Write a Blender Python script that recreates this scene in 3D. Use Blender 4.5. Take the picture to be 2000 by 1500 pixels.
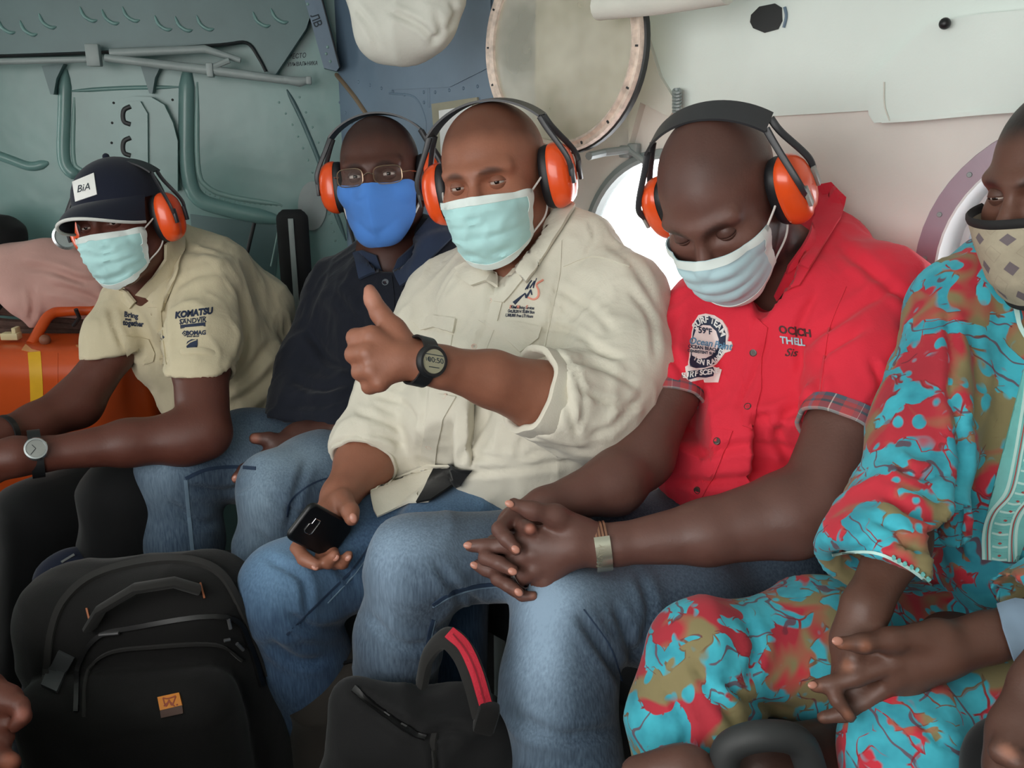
import bpy, bmesh, math, random
import numpy as np
from mathutils import Vector, Matrix
from mathutils.bvhtree import BVHTree
random.seed(7); np.random.seed(7)
for _o in list(bpy.data.objects): bpy.data.objects.remove(_o)
SC = bpy.context.scene; COL = SC.collection

# ------------------------------------------------------------------ camera, world, light, exposure
F = 1732.0                                   # focal length in pixels of the 2000x1500 frame
PITCH = math.radians(17.0)
CAM = np.array([0.0, 0.0, 1.33])
FW = np.array([0, math.cos(PITCH), -math.sin(PITCH)])
UP = np.array([0, math.sin(PITCH), math.cos(PITCH)])
RT = np.array([1.0, 0, 0])
cd = bpy.data.cameras.new('camera'); cam = bpy.data.objects.new('camera', cd); COL.objects.link(cam)
cd.sensor_fit = 'HORIZONTAL'; cd.sensor_width = 36.0; cd.lens = 36.0 * F / 2000.0
cd.clip_start = 0.02
cam.location = CAM; cam.rotation_euler = (math.radians(90) - PITCH, 0, 0)
SC.camera = cam
w = bpy.data.worlds.new('World'); SC.world = w; w.use_nodes = True
bg = w.node_tree.nodes['Background']
bg.inputs['Color'].default_value = (1.0, 0.985, 0.96, 1); bg.inputs['Strength'].default_value = 3.1
SC.view_settings.view_transform = 'Standard'; SC.view_settings.look = 'None'
SC.view_settings.gamma = 1.0; SC.view_settings.use_curve_mapping = False
SC.view_settings.exposure = 0.92

# the cabin: the side wall runs along WU, its inward normal is WN, WO is a point on it
WO = np.array([0.19, 1.78, 0.0])
WU = np.array([0.722, -0.692, 0.0]); WN = np.array([-0.692, -0.722, 0.0]); WO = WO - 0.09 * WN
ZU = np.array([0, 0, 1.0])
BO = WO - 1.0 * WU                            # where the side wall meets the rear doors
BU = np.array([-0.985, -0.17, 0.0]); BU /= np.linalg.norm(BU)
BN = np.array([0.17, -0.985, 0.0]); BN /= np.linalg.norm(BN)
FLOOR_Z = 0.04; CEIL_Z = 1.86
def wst(s, t, z): return WO + WU * s + WN * t + ZU * z

def area_portal(loc, x_axis, nrm, sx, sz):
    l = bpy.data.lights.new('portal', 'AREA'); l.shape = 'RECTANGLE'; l.size = sx; l.size_y = sz
    l.cycles.is_portal = True
    o = bpy.data.objects.new('portal', l); COL.objects.link(o)
    zz = -Vector(nrm).normalized(); xx = Vector(x_axis).normalized(); yy = zz.cross(xx)
    o.matrix_world = Matrix.Translation(Vector(loc)) @ Matrix((xx, yy, zz)).transposed().to_4x4()
    return o
# daylight comes in by the open doorway across the aisle and by the round windows
DOOR_S = (-0.35, 1.75); DOOR_Z = (0.92, 1.80); OPP_T = 2.35  # unseen opening, sill raised to keep daylight off the lower cabin
area_portal(wst(sum(DOOR_S)/2, OPP_T, sum(DOOR_Z)/2), WU, -WN, DOOR_S[1]-DOOR_S[0], DOOR_Z[1]-DOOR_Z[0])

# ------------------------------------------------------------------ pixel <-> place
def ray(px, py): return FW + RT * ((px - 1000) / F) + UP * ((750 - py) / F)
def P(px, py, d): return CAM + d * ray(px, py)
def proj(V):
    q = V - CAM; z = q @ FW
    return np.stack([1000 + F * (q @ RT) / z, 750 - F * (q @ UP) / z], 1), z
def on_plane(px, py, o, n, off=0.0):
    r = ray(px, py); return CAM + r * (((o + n * off - CAM) @ n) / (r @ n))
def on_wall(px, py, off=0.0): return on_plane(px, py, WO, WN, off)
def on_rear(px, py, off=0.0): return on_plane(px, py, BO, BN, off)

# ------------------------------------------------------------------ materials
def lin(h):
    h = h.lstrip('#'); c = [int(h[i:i+2], 16) / 255 for i in (0, 2, 4)]
    return tuple(x / 12.92 if x <= 0.04045 else ((x + 0.055) / 1.055) ** 2.4 for x in c)
MATS = {}
class NT:
    def __init__(s, name):
        s.m = bpy.data.materials.new(name); s.m.use_nodes = True; s.t = s.m.node_tree
        s.b = s.t.nodes['Principled BSDF']
    def n(s, typ, **kw):
        nd = s.t.nodes.new(typ)
        for k, v in kw.items(): setattr(nd, k, v)
        return nd
    def l(s, a, b): s.t.links.new(a, b)
    def coord(s, kind='Object', scale=(1, 1, 1), rot=(0, 0, 0)):
        c = s.n('ShaderNodeTexCoord'); mp = s.n('ShaderNodeMapping')
        mp.inputs['Scale'].default_value = scale; mp.inputs['Rotation'].default_value = rot
        s.l(c.outputs[kind], mp.inputs[0]); return mp.outputs[0]
    def noise(s, vec, scale, detail=3, rough=0.55, dist=0.0):
        nd = s.n('ShaderNodeTexNoise'); nd.inputs['Scale'].default_value = scale
        nd.inputs['Detail'].default_value = detail; nd.inputs['Roughness'].default_value = rough
        nd.inputs['Distortion'].default_value = dist
        if vec is not None: s.l(vec, nd.inputs['Vector'])
        return nd.outputs['Fac']
    def ramp(s, fac, stops, interp='LINEAR'):
        r = s.n('ShaderNodeValToRGB'); r.color_ramp.interpolation = interp
        e = r.color_ramp.elements
        while len(e) < len(stops): e.new(0.5)
        for i, (p, c) in enumerate(stops):
            e[i].position = p; e[i].color = (*(c if not isinstance(c, str) else lin(c)), 1) if not isinstance(c, (int, float)) else (c, c, c, 1)
        s.l(fac, r.inputs[0]); return r.outputs[0]
    def mix(s, fac, a, b, mode='MIX'):
        m = s.n('ShaderNodeMix', data_type='RGBA', blend_type=mode)
        for sock, v in ((m.inputs['Factor'], fac), (m.inputs['A'], a), (m.inputs['B'], b)):
            if isinstance(v, (int, float)): sock.default_value = v
            elif isinstance(v, tuple): sock.default_value = (*v[:3], 1)
            else: s.l(v, sock)
        return m.outputs['Result']
    def math(s, op, a, b=0.0):
        m = s.n('ShaderNodeMath', operation=op)
        for sock, v in ((m.inputs[0], a), (m.inputs[1], b)):
            if isinstance(v, (int, float)): sock.default_value = v
            else: s.l(v, sock)
        return m.outputs[0]
    def bump(s, h, strength=0.3, dist=0.01):
        b = s.n('ShaderNodeBump'); b.inputs['Strength'].default_value = strength; b.inputs['Distance'].default_value = dist
        s.l(h, b.inputs['Height']); s.l(b.outputs[0], s.b.inputs['Normal'])
    def set(s, **kw):
        for k, v in kw.items():
            sock = s.b.inputs[k.replace('_', ' ')]
            if isinstance(v, (int, float)): sock.default_value = v
            elif isinstance(v, tuple): sock.default_value = (*v[:3], 1) if sock.type == 'RGBA' else v
            else: s.l(v, sock)
def mat(name, col, rough=0.6, metal=0.0, var=0.12, vscale=12, bump=0.0, bscale=80, bdist=0.004, spec=None, coat=0.0, sheen=0.0, trans=0.0, stretch=(1, 1, 1)):
    if name in MATS: return MATS[name]
    t = NT(name); c = lin(col) if isinstance(col, str) else col
    v = t.coord('Object', stretch)
    n = t.noise(v, vscale, 4)
    dk = tuple(x * (1 - var) for x in c); lt = tuple(min(1, x * (1 + var)) for x in c)
    t.set(Base_Color=t.ramp(n, [(0.3, dk), (0.7, lt)]), Roughness=rough, Metallic=metal)
    if bump: t.bump(t.noise(v, bscale, 3), bump, bdist)
    if spec is not None: t.set(Specular_IOR_Level=spec)
    if coat: t.set(Coat_Weight=coat)
    if sheen: t.set(Sheen_Weight=sheen)
    if trans: t.set(Transmission_Weight=trans)
    MATS[name] = t.m; return t.m

# ------------------------------------------------------------------ meshes and objects
def arr_mesh(name, V, faces, mats=None, smooth=True, midx=None):
    me = bpy.data.meshes.new(name); V = np.asarray(V, np.float32)
    if isinstance(faces, np.ndarray):
        k = faces.shape[1]; n = len(faces)
        me.vertices.add(len(V)); me.vertices.foreach_set('co', V.ravel())
        me.loops.add(n * k); me.loops.foreach_set('vertex_index', faces.astype(np.int32).ravel())
        me.polygons.add(n); me.polygons.foreach_set('loop_start', np.arange(0, n * k, k, dtype=np.int32))
        me.update(calc_edges=True)
    else:
        me.from_pydata(V.tolist(), [], [list(map(int, f)) for f in faces])
    me.polygons.foreach_set('use_smooth', [smooth] * len(me.polygons))
    for m in ([mats] if not isinstance(mats, (list, tuple)) else mats):
        if m is not None: me.materials.append(m)
    if midx is not None: me.polygons.foreach_set('material_index', np.asarray(midx, np.int32))
    me.validate(); me.update(); return me
def tag(o, label=None, cat=None, group=None, kind=None):
    if label: o['label'] = label
    if cat: o['category'] = cat
    if group: o['group'] = group
    if kind: o['kind'] = kind
    return o
def wloc(o):
    l = np.zeros(3)
    while o is not None: l = l + np.array(o.location); o = o.parent
    return l
def obj(name, V, faces, m, parent=None, smooth=True, midx=None, sharp=None):
    """one mesh object; V is in world space, the object's origin becomes the parent's origin (or V's base)"""
    V = np.asarray(V, float)
    base = wloc(parent) if parent is not None else np.array([*(V.min(0)[:2] + V.max(0)[:2]) / 2, V[:, 2].min()])
    me = arr_mesh(name, V - base, faces, m, smooth, midx)
    o = bpy.data.objects.new(name, me); COL.objects.link(o)
    if parent is not None: o.parent = parent
    else: o.location = base
    if sharp: me.set_sharp_from_angle(angle=math.radians(sharp))
    return o
def empty(name, loc, label=None, cat=None, group=None, kind=None):
    o = bpy.data.objects.new(name, None); COL.objects.link(o); o.location = loc; o.empty_display_size = 0.05
    return tag(o, label, cat, group, kind)

class MB:
    """collects simple shapes into one mesh"""
    def __init__(s): s.V = []; s.Fc = []; s.n = 0; s.mi = []
    def add(s, V, Fc, mi=0):
        s.V.append(np.asarray(V, float)); s.Fc += [[i + s.n for i in f] for f in Fc]; s.n += len(V); s.mi += [mi] * len(Fc); return s
    def box(s, c, half, ax=None, bev=0.0, mi=0):
        ax = np.eye(3) if ax is None else np.asarray(ax, float)
        bm = bmesh.new(); bmesh.ops.create_cube(bm, size=2.0)
        for v in bm.verts: v.co = Vector((v.co.x * half[0], v.co.y * half[1], v.co.z * half[2]))
        if bev: bmesh.ops.bevel(bm, geom=bm.edges[:], offset=bev, segments=2, affect='EDGES', profile=0.5)
        bm.verts.index_update()
        V = np.array([v.co[:] for v in bm.verts]) @ ax + np.asarray(c); Fc = [[v.index for v in f.verts] for f in bm.faces]; bm.free()
        return s.add(V, Fc, mi)
    def tube(s, pts, r, n=10, cap=True, mi=0, closed=False, flat=None):
        pts = np.asarray(pts, float); m = len(pts); rr = np.full(m, r) if np.isscalar(r) else np.asarray(r, float)
        V = []; prev = None
        for i in range(m):
            a = pts[(i - 1) % m] if (closed or i) else pts[0]; b = pts[(i + 1) % m] if (closed or i < m - 1) else pts[-1]
            t = b - a; t /= np.linalg.norm(t) + 1e-12
            if prev is None:
                h = np.array([0, 0, 1.0]) if abs(t[2]) < 0.9 else np.array([1.0, 0, 0])
                x = np.cross(t, h)
            else: x = prev - t * (prev @ t)
            x /= np.linalg.norm(x) + 1e-12; prev = x; y = np.cross(t, x)
            fx, fy = (1, 1) if flat is None else flat
            for k in range(n):
                an = 2 * math.pi * k / n; V.append(pts[i] + rr[i] * (fx * math.cos(an) * x + fy * math.sin(an) * y))
        Fc = []
        for i in range(m if closed else m - 1):
            j = (i + 1) % m
            for k in range(n): Fc.append([i*n+k, i*n+(k+1) % n, j*n+(k+1) % n, j*n+k])
        if cap and not closed: Fc += [list(range(n))[::-1], [(m-1)*n+k for k in range(n)]]
        return s.add(V, Fc, mi)
    def ball(s, c, r, ax=None, nu=14, nv=9, mi=0, zmin=-1.0):
        r = np.full(3, r) if np.isscalar(r) else np.asarray(r, float); ax = np.eye(3) if ax is None else np.asarray(ax, float)
        V = []; a0 = math.asin(max(-1, zmin))
        for i in range(nv + 1):
            e = a0 + (math.pi / 2 - a0) * i / nv
            for k in range(nu):
                a = 2 * math.pi * k / nu; V.append([math.cos(e)*math.cos(a), math.cos(e)*math.sin(a), math.sin(e)])
        Fc = [[i*nu+k, i*nu+(k+1) % nu, (i+1)*nu+(k+1) % nu, (i+1)*nu+k] for i in range(nv) for k in range(nu)]
        return s.add((np.array(V) * r) @ ax + np.asarray(c), Fc, mi)
    def cyl(s, c, axis, r, h, n=20, mi=0, r2=None, bev=0.0):
        axis = np.asarray(axis, float) / np.linalg.norm(axis); c = np.asarray(c, float); r2 = r if r2 is None else r2
        if bev: pts = [c, c + axis*1e-5, c + axis*bev, c + axis*(h-bev), c + axis*(h-1e-5), c + axis*h]; rr = [r-bev*.9, r-bev*.8, r, r2, r2-bev*.8, r2-bev*.9]
        else: pts = [c, c + axis*h]; rr = [r, r2]
        return s.tube(pts, rr, n, True, mi)
    def build(s, name, m, parent=None, smooth=True, sharp=40):
        V = np.concatenate(s.V); return obj(name, V, s.Fc, m, parent, smooth, s.mi if isinstance(m, (list, tuple)) else None, sharp if smooth else None)
def bez(ctrl, n=16):
    """Catmull-Rom through the control points"""
    c = [np.asarray(p, float) for p in ctrl]; c = [2*c[0]-c[1]] + c + [2*c[-1]-c[-2]]; out = []
    for i in range(1, len(c) - 2):
        for k in range(n):
            t = k / n
            out.append(0.5 * ((2*c[i]) + (-c[i-1]+c[i+1])*t + (2*c[i-1]-5*c[i]+4*c[i+1]-c[i+2])*t*t + (-c[i-1]+3*c[i]-3*c[i+1]+c[i+2])*t**3))
    out.append(c[-2]); return np.array(out)

# ------------------------------------------------------------------ value noise
def vnoise(p, seed=0):
    p = np.asarray(p, float); i = np.floor(p).astype(np.int64); f = p - i; f = f*f*(3-2*f); out = 0
    def hsh(a, b, c):
        h = (a * 374761393 + b * 668265263 + c * 2147483647 + seed * 144665) & 0x7fffffff
        h = ((h ^ (h >> 13)) * 1274126177) & 0x7fffffff
        return ((h ^ (h >> 16)) & 0xffff) / 65535.0
    for dx in (0, 1):
        for dy in (0, 1):
            for dz in (0, 1):
                wgt = (f[:, 0] if dx else 1-f[:, 0]) * (f[:, 1] if dy else 1-f[:, 1]) * (f[:, 2] if dz else 1-f[:, 2])
                out = out + wgt * hsh(i[:, 0]+dx, i[:, 1]+dy, i[:, 2]+dz)
    return out

# ------------------------------------------------------------------ signed distance modelling
def smin(a, b, k):
    h = np.maximum(k - np.abs(a - b), 0) / k
    return np.minimum(a, b) - h * h * (k * 0.25)
class SDF:
    def __init__(s): s.ops = []
    def rc(s, a, b, ra, rb, k=0.015, kind='u'):
        a = np.asarray(a, float); b = np.asarray(b, float); ba = b - a; l2 = ba @ ba; rr = ra - rb
        if l2 <= rr * rr + 1e-9:
            c, r = (a, ra) if ra >= rb else (b, rb); return s.ell(c, (r, r, r), None, k, kind)
        a2 = l2 - rr * rr; il2 = 1 / l2
        def fn(X, Y, Z):
            pa = (X - a[0], Y - a[1], Z - a[2]); y = pa[0]*ba[0] + pa[1]*ba[1] + pa[2]*ba[2]; z = y - l2
            x2 = ((pa[0]*l2 - ba[0]*y)**2 + (pa[1]*l2 - ba[1]*y)**2 + (pa[2]*l2 - ba[2]*y)**2)
            y2 = y*y*l2; z2 = z*z*l2; kk = np.sign(rr)*rr*rr*x2
            o = (np.sqrt(x2*a2*il2) + y*rr)*il2 - ra
            o = np.where(np.sign(z)*a2*z2 > kk, np.sqrt(x2 + z2)*il2 - rb, o)
            return np.where((np.sign(y)*a2*y2 < kk) & ~(np.sign(z)*a2*z2 > kk), np.sqrt(x2 + y2)*il2 - ra, o)
        s.ops.append((kind, fn, np.minimum(a-ra, b-rb), np.maximum(a+ra, b+rb), k)); return s
    def ell(s, c, r, ax=None, k=0.015, kind='u'):
        c = np.asarray(c, float); r = np.asarray(r, float); ax = np.eye(3) if ax is None else np.asarray(ax, float)
        def fn(X, Y, Z):
            q = (X - c[0], Y - c[1], Z - c[2]); k0 = 0; k1 = 0
            for i in range(3):
                v = (q[0]*ax[i][0] + q[1]*ax[i][1] + q[2]*ax[i][2]) / r[i]; k0 = k0 + v*v; k1 = k1 + (v/r[i])**2
            k0 = np.sqrt(k0); return k0*(k0-1)/np.sqrt(k1 + 1e-9)
        e = np.sqrt(((ax * r[:, None])**2).sum(0)); s.ops.append((kind, fn, c-e, c+e, k)); return s
    def box(s, c, h, ax=None, rad=0.01, k=0.015, kind='u'):
        c = np.asarray(c, float); h = np.asarray(h, float); ax = np.eye(3) if ax is None else np.asarray(ax, float)
        def fn(X, Y, Z):
            q = (X - c[0], Y - c[1], Z - c[2]); o = 0; mx = -1e9
            for i in range(3):
                v = np.abs(q[0]*ax[i][0] + q[1]*ax[i][1] + q[2]*ax[i][2]) - (h[i] - rad)
                o = o + np.maximum(v, 0)**2; mx = np.maximum(mx, v)
            return np.sqrt(o) + np.minimum(mx, 0) - rad
        e = (np.abs(ax) * h[:, None]).sum(0); s.ops.append((kind, fn, c-e, c+e, k)); return s
    def cut(s, p, n, lo=None, hi=None, k=0.006):
        """remove what lies on the side n points to (inside lo..hi if given)"""
        p = np.asarray(p, float); n = np.asarray(n, float); n = n/np.linalg.norm(n)
        def fn(X, Y, Z): return (X-p[0])*n[0] + (Y-p[1])*n[1] + (Z-p[2])*n[2]
        s.ops.append(('i', fn, lo, hi, k)); return s
    def ev(s, pts):
        X, Y, Z = pts[:, 0], pts[:, 1], pts[:, 2]; f = np.full(len(pts), 1.0)
        for kind, fn, lo, hi, k in s.ops:
            d = fn(X, Y, Z)
            if kind == 'u': f = smin(f, d, k)
            elif kind == 's': f = -smin(-f, d, k)
            elif kind == 'i' and lo is None: f = np.maximum(f, d)
        return f
    def mesh(s, h, smooth=2, zmin=None):
        us = [o for o in s.ops if o[0] == 'u']
        lo = np.min([o[2] for o in us], 0) - 4*h; hi = np.max([o[3] for o in us], 0) + 4*h
        if zmin is not None: lo[2] = max(lo[2], zmin)
        n = np.ceil((hi-lo)/h).astype(int) + 1; G = np.full(n, 1.0, np.float32)
        ax = [(lo[i] + h*np.arange(n[i])).astype(np.float32) for i in range(3)]
        for kind, fn, l, u, k in s.ops:
            if l is None: i0 = np.zeros(3, int); i1 = n
            else:
                pad = (k + 3*h) if kind != 'i' else 0
                i0 = np.clip(np.floor((l - pad - lo)/h).astype(int), 0, n); i1 = np.clip(np.ceil((u + pad - lo)/h).astype(int)+1, 0, n)
            if np.any(i1 <= i0): continue
            sl = tuple(slice(i0[j], i1[j]) for j in range(3))
            d = fn(ax[0][sl[0]][:, None, None], ax[1][sl[1]][None, :, None], ax[2][sl[2]][None, None, :])
            if kind == 'u': G[sl] = smin(G[sl], d, k)
            elif kind == 's': G[sl] = -smin(-G[sl], d, k)
            else: G[sl] = -smin(-G[sl], -d, k)
        G[0] = G[-1] = 0.5; G[:, 0] = G[:, -1] = 0.5; G[:, :, 0] = G[:, :, -1] = 0.5
        V, Q = surface_nets(G, lo, h)
        if smooth: V = relax(V, Q, smooth)
        return V, Q
def surface_nets(G, lo, h):
    S = G < 0; n = np.array(G.shape); cnt = np.zeros(n - 1, np.uint8); offs = [(i, j, k) for i in (0, 1) for j in (0, 1) for k in (0, 1)]
    for (i, j, k) in offs: cnt += S[i:n[0]-1+i, j:n[1]-1+j, k:n[2]-1+k]
    act = (cnt > 0) & (cnt < 8); idx = np.argwhere(act); m = len(idx)
    cid = np.full(n - 1, -1, np.int32); cid[act] = np.arange(m)
    cv = np.stack([G[idx[:, 0]+i, idx[:, 1]+j, idx[:, 2]+k] for (i, j, k) in offs], 1); acc = np.zeros((m, 3)); num = np.zeros(m)
    O = np.array(offs)
    for a in range(8):
        for b in range(a+1, 8):
            if np.abs(O[a]-O[b]).sum() != 1: continue
            va, vb = cv[:, a], cv[:, b]; x = (va < 0) != (vb < 0)
            t = np.where(x, va/np.where(x, va-vb, 1), 0)
            acc += np.where(x[:, None], O[a] + t[:, None]*(O[b]-O[a]), 0); num += x
    V = (idx + acc/num[:, None])*h + lo; quads = []
    for axn in range(3):
        sl0 = [slice(None)]*3; sl1 = [slice(None)]*3; sl0[axn] = slice(0, -1); sl1[axn] = slice(1, None)
        a = S[tuple(sl0)]; b = S[tuple(sl1)]; e = np.argwhere(a != b)
        o1, o2 = [(1, 2), (2, 0), (0, 1)][axn]
        ok = (e[:, o1] > 0) & (e[:, o2] > 0) & (e[:, o1] < n[o1]-1) & (e[:, o2] < n[o2]-1); e = e[ok]
        def c(d1, d2):
            q = e.copy(); q[:, o1] -= d1; q[:, o2] -= d2; return cid[q[:, 0], q[:, 1], q[:, 2]]
        q = np.stack([c(1, 1), c(0, 1), c(0, 0), c(1, 0)], 1)
        ins = S[e[:, 0], e[:, 1], e[:, 2]]; q[~ins] = q[~ins][:, ::-1]; quads.append(q)
    Q = np.concatenate(quads); return V, Q[(Q >= 0).all(1)]
def edges_of(Q):
    E = np.concatenate([Q[:, [i, (i+1) % Q.shape[1]]] for i in range(Q.shape[1])]); return E
def relax(V, Q, it=2, lam=0.5, mu=-0.52):
    E = edges_of(Q); n = len(V); deg = np.bincount(E.ravel(), minlength=n)[:, None] + 1e-9
    for k in range(it):
        for f in (lam, mu):
            A = np.stack([np.bincount(E[:, 0], V[E[:, 1], j], n) + np.bincount(E[:, 1], V[E[:, 0], j], n) for j in range(3)], 1) / deg
            V = V + f*(A - V)
    return V
def normals(V, Q):
    fn = np.cross(V[Q[:, 2]] - V[Q[:, 0]], V[Q[:, 3 % Q.shape[1]]] - V[Q[:, 1]]) if Q.shape[1] == 4 else np.cross(V[Q[:, 1]]-V[Q[:, 0]], V[Q[:, 2]]-V[Q[:, 0]])
    N = np.stack([sum(np.bincount(Q[:, i], fn[:, j], len(V)) for i in range(Q.shape[1])) for j in range(3)], 1)
    return N / (np.linalg.norm(N, axis=1)[:, None] + 1e-12)
def polydist(pp, poly):
    """distance in px of projected points to a polyline, and the parameter along it"""
    best = np.full(len(pp), 1e9); par = np.zeros(len(pp)); L = 0; poly = np.asarray(poly, float)
    tot = np.linalg.norm(np.diff(poly, axis=0), axis=1).sum()
    for a, b in zip(poly[:-1], poly[1:]):
        ab = b-a; l = np.linalg.norm(ab); t = np.clip(((pp-a) @ ab)/(l*l), 0, 1)
        d = np.linalg.norm(pp - (a + t[:, None]*ab), axis=1); m = d < best; best[m] = d[m]; par[m] = (L + t[m]*l)/tot; L += l
    return best, par
def crease(V, Q, folds):
    """press fold lines into a mesh: folds = [(pixel polyline, width px, depth mm)], only on the side that was photographed"""
    N = normals(V, Q); pp, z = proj(V); vd = V - CAM; vd /= np.linalg.norm(vd, axis=1)[:, None]
    face = np.clip(-(N*vd).sum(1)*2.5, 0, 1); D = np.zeros(len(V))
    for poly, wd, dep in folds:
        sm = bez([np.array([*p, 0.0]) for p in poly], 5)[:, :2] if len(poly) > 2 else np.asarray(poly, float)
        lo = sm.min(0) - 4*wd; hi = sm.max(0) + 4*wd; m = np.where(((pp > lo) & (pp < hi)).all(1) & (face > 0))[0]
        if not len(m): continue
        d, t = polydist(pp[m], sm); fade = np.clip(np.minimum(t, 1-t)*6 + 0.15, 0, 1)
        D[m] += -dep*0.001*fade*(np.exp(-(d/wd)**2) - 0.55*np.exp(-((d-2*wd)/(1.1*wd))**2))
    return V + N*(D*face)[:, None]
def rumple(V, Q, amp, scale, stretch=(1, 1, 1), seed=0, sharp=True):
    N = normals(V, Q); p = V*np.asarray(stretch)*scale
    p = p + 0.6*(np.stack([vnoise(p*0.7+11, seed+1), vnoise(p*0.7+37, seed+2), vnoise(p*0.7+71, seed+3)], 1)-0.5)
    v = vnoise(p, seed); v = (1-np.abs(2*v-1))**2 if sharp else v
    return V + N*((v-0.4)*amp)[:, None]
def bvh(V, Q): return BVHTree.FromPolygons([tuple(v) for v in V.tolist()], Q.tolist())

# ------------------------------------------------------------------ laying cloth pieces and print on a surface
def px_mesh(poly, L=10):
    bm = bmesh.new(); vs = [bm.verts.new((p[0], -p[1], 0)) for p in poly]
    try: bm.faces.new(vs)
    except ValueError: pass
    bmesh.ops.triangulate(bm, faces=bm.faces[:], ngon_method='EAR_CLIP')
    for _ in range(5):
        es = [e for e in bm.edges if e.calc_length() > L]
        if not es: break
        bmesh.ops.subdivide_edges(bm, edges=es, cuts=1); bmesh.ops.triangulate(bm, faces=[f for f in bm.faces if len(f.verts) > 3])
    return bm
def drape_bm(name, bm, target, m, parent, off=0.0006, thick=0.001, sharp=35):
    """target: a BVH tree or a callable (px,py)->(point, normal)"""
    bm.verts.index_update(); bm.verts.ensure_lookup_table(); n = len(bm.verts)
    hit = []; C = Vector(CAM)
    for v in bm.verts:
        px, py = v.co.x, -v.co.y
        if callable(target): p, nn = target(px, py); hit.append((np.array(p), np.array(nn)))
        else:
            r = Vector(ray(px, py)).normalized(); loc, nn, i, d = target.ray_cast(C, r)
            if loc is None: hit.append(None)
            else:
                if nn.dot(r) > 0: nn = -nn
                hit.append((np.array(loc), np.array(nn)))
    good = [(i, h) for i, h in enumerate(hit) if h is not None]
    if not good: bm.free(); print('drape miss', name); return None
    gp = np.array([[bm.verts[i].co.x, -bm.verts[i].co.y] for i, _ in good])
    for i, h in enumerate(hit):
        if h is None:
            q = np.array([bm.verts[i].co.x, -bm.verts[i].co.y]); j = np.argmin(((gp-q)**2).sum(1)); hp, hn = good[j][1]
            d = (hp-CAM) @ FW; hit[i] = (P(q[0], q[1], d), hn)
    pts = np.array([h[0] for h in hit]); nr = np.array([h[1] for h in hit])
    for _ in range(2):
        acc = nr.copy()
        for e in bm.edges: a, b = e.verts[0].index, e.verts[1].index; acc[a] += nr[b]; acc[b] += nr[a]
        nr = acc/(np.linalg.norm(acc, axis=1)[:, None]+1e-9)
    top = pts + nr*(off+thick); bot = pts + nr*(off-0.0015 if off < 0.0015 else off)
    Fc = []
    for f in bm.faces:
        idx = [v.index for v in f.verts]; nn = np.cross(top[idx[1]]-top[idx[0]], top[idx[2]]-top[idx[0]])
        if nn @ nr[idx[0]] < 0: idx = idx[::-1]
        Fc.append(idx)
    em = {}
    for f in Fc:
        for a, b in zip(f, f[1:]+f[:1]): em[(a, b)] = em.get((a, b), 0)+1
    side = [[b, a, a+n, b+n] for (a, b) in em if (b, a) not in em]
    back = [[i+n for i in f[::-1]] for f in Fc] if off >= 0.0015 else []
    bm.free()
    return obj(name, np.concatenate([top, bot]), Fc + side + back, m, parent, True, None, sharp)
def patch(name, poly, target, m, parent, off=0.0006, thick=0.0015, L=10): return drape_bm(name, px_mesh(poly, L), target, m, parent, off, thick)
def ribbon(name, line, wd, target, m, parent, off=0.0006, thick=0.001, smooth=True, step=6, closed=False):
    line = np.asarray(line, float)
    if smooth and len(line) > 2: line = bez([np.array([*p, 0.0]) for p in line], max(2, int(step)))[:, :2]
    n = len(line); bm = bmesh.new(); rows = []
    for i in range(n):
        a = line[max(i-1, 0)]; b = line[min(i+1, n-1)]
        if closed: a = line[(i-1) % (n-1)]; b = line[(i+1) % (n-1)] if i == n-1 else line[min(i+1, n-1)]
        t = (b-a)/(np.linalg.norm(b-a)+1e-9); q = np.array([-t[1], t[0]]); ww = wd if np.isscalar(wd) else np.interp(i/(n-1), np.linspace(0, 1, len(wd)), wd)
        rows.append([bm.verts.new((*( (line[i]+q*ww/2*sg) * np.array([1, -1])), 0)) for sg in (-1, 0, 1)])
    for i in range(n-1):
        for k in (0, 1):
            try: bm.faces.new([rows[i][k], rows[i][k+1], rows[i+1][k+1], rows[i+1][k]])
            except ValueError: pass
    return drape_bm(name, bm, target, m, parent, off, thick)
def text_bm(s, fn, bold=0.0, shear=0.0, align='CENTER', spacing=1.0, L=None):
    cu = bpy.data.curves.new('lettering', 'FONT'); cu.body = s; cu.align_x = align; cu.align_y = 'CENTER'; cu.resolution_u = 3
    cu.offset = bold; cu.shear = shear; cu.space_character = spacing; cu.fill_mode = 'FRONT'
    ob = bpy.data.objects.new('lettering', cu); me = bpy.data.meshes.new_from_object(ob)
    bm = bmesh.new(); bm.from_mesh(me); bpy.data.objects.remove(ob); bpy.data.curves.remove(cu); bpy.data.meshes.remove(me)
    bmesh.ops.remove_doubles(bm, verts=bm.verts[:], dist=1e-4)
    for v in bm.verts:
        x, y = fn(v.co.x, v.co.y); v.co = Vector((x, -y, 0))
    if L:
        bmesh.ops.triangulate(bm, faces=bm.faces[:])
        for _ in range(3):
            es = [e for e in bm.edges if e.calc_length() > L]
            if not es: break
            bmesh.ops.subdivide_edges(bm, edges=es, cuts=1); bmesh.ops.triangulate(bm, faces=[f for f in bm.faces if len(f.verts) > 3])
    return bm
def lettering(name, s, c, ex, ey, target, m, parent, bold=0.0, shear=0.0, off=0.0008, thick=0.0004, spacing=1.0, fn=None, align='CENTER'):
    """c: centre px, ex: px vector of one text unit to the right, ey: px vector of one unit up"""
    if fn is None: fn = lambda x, y: (c[0] + x*ex[0] + y*ey[0], c[1] + x*ex[1] + y*ey[1])
    return drape_bm(name, text_bm(s, fn, bold, shear, align, spacing, 12), target, m, parent, off, thick)

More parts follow.
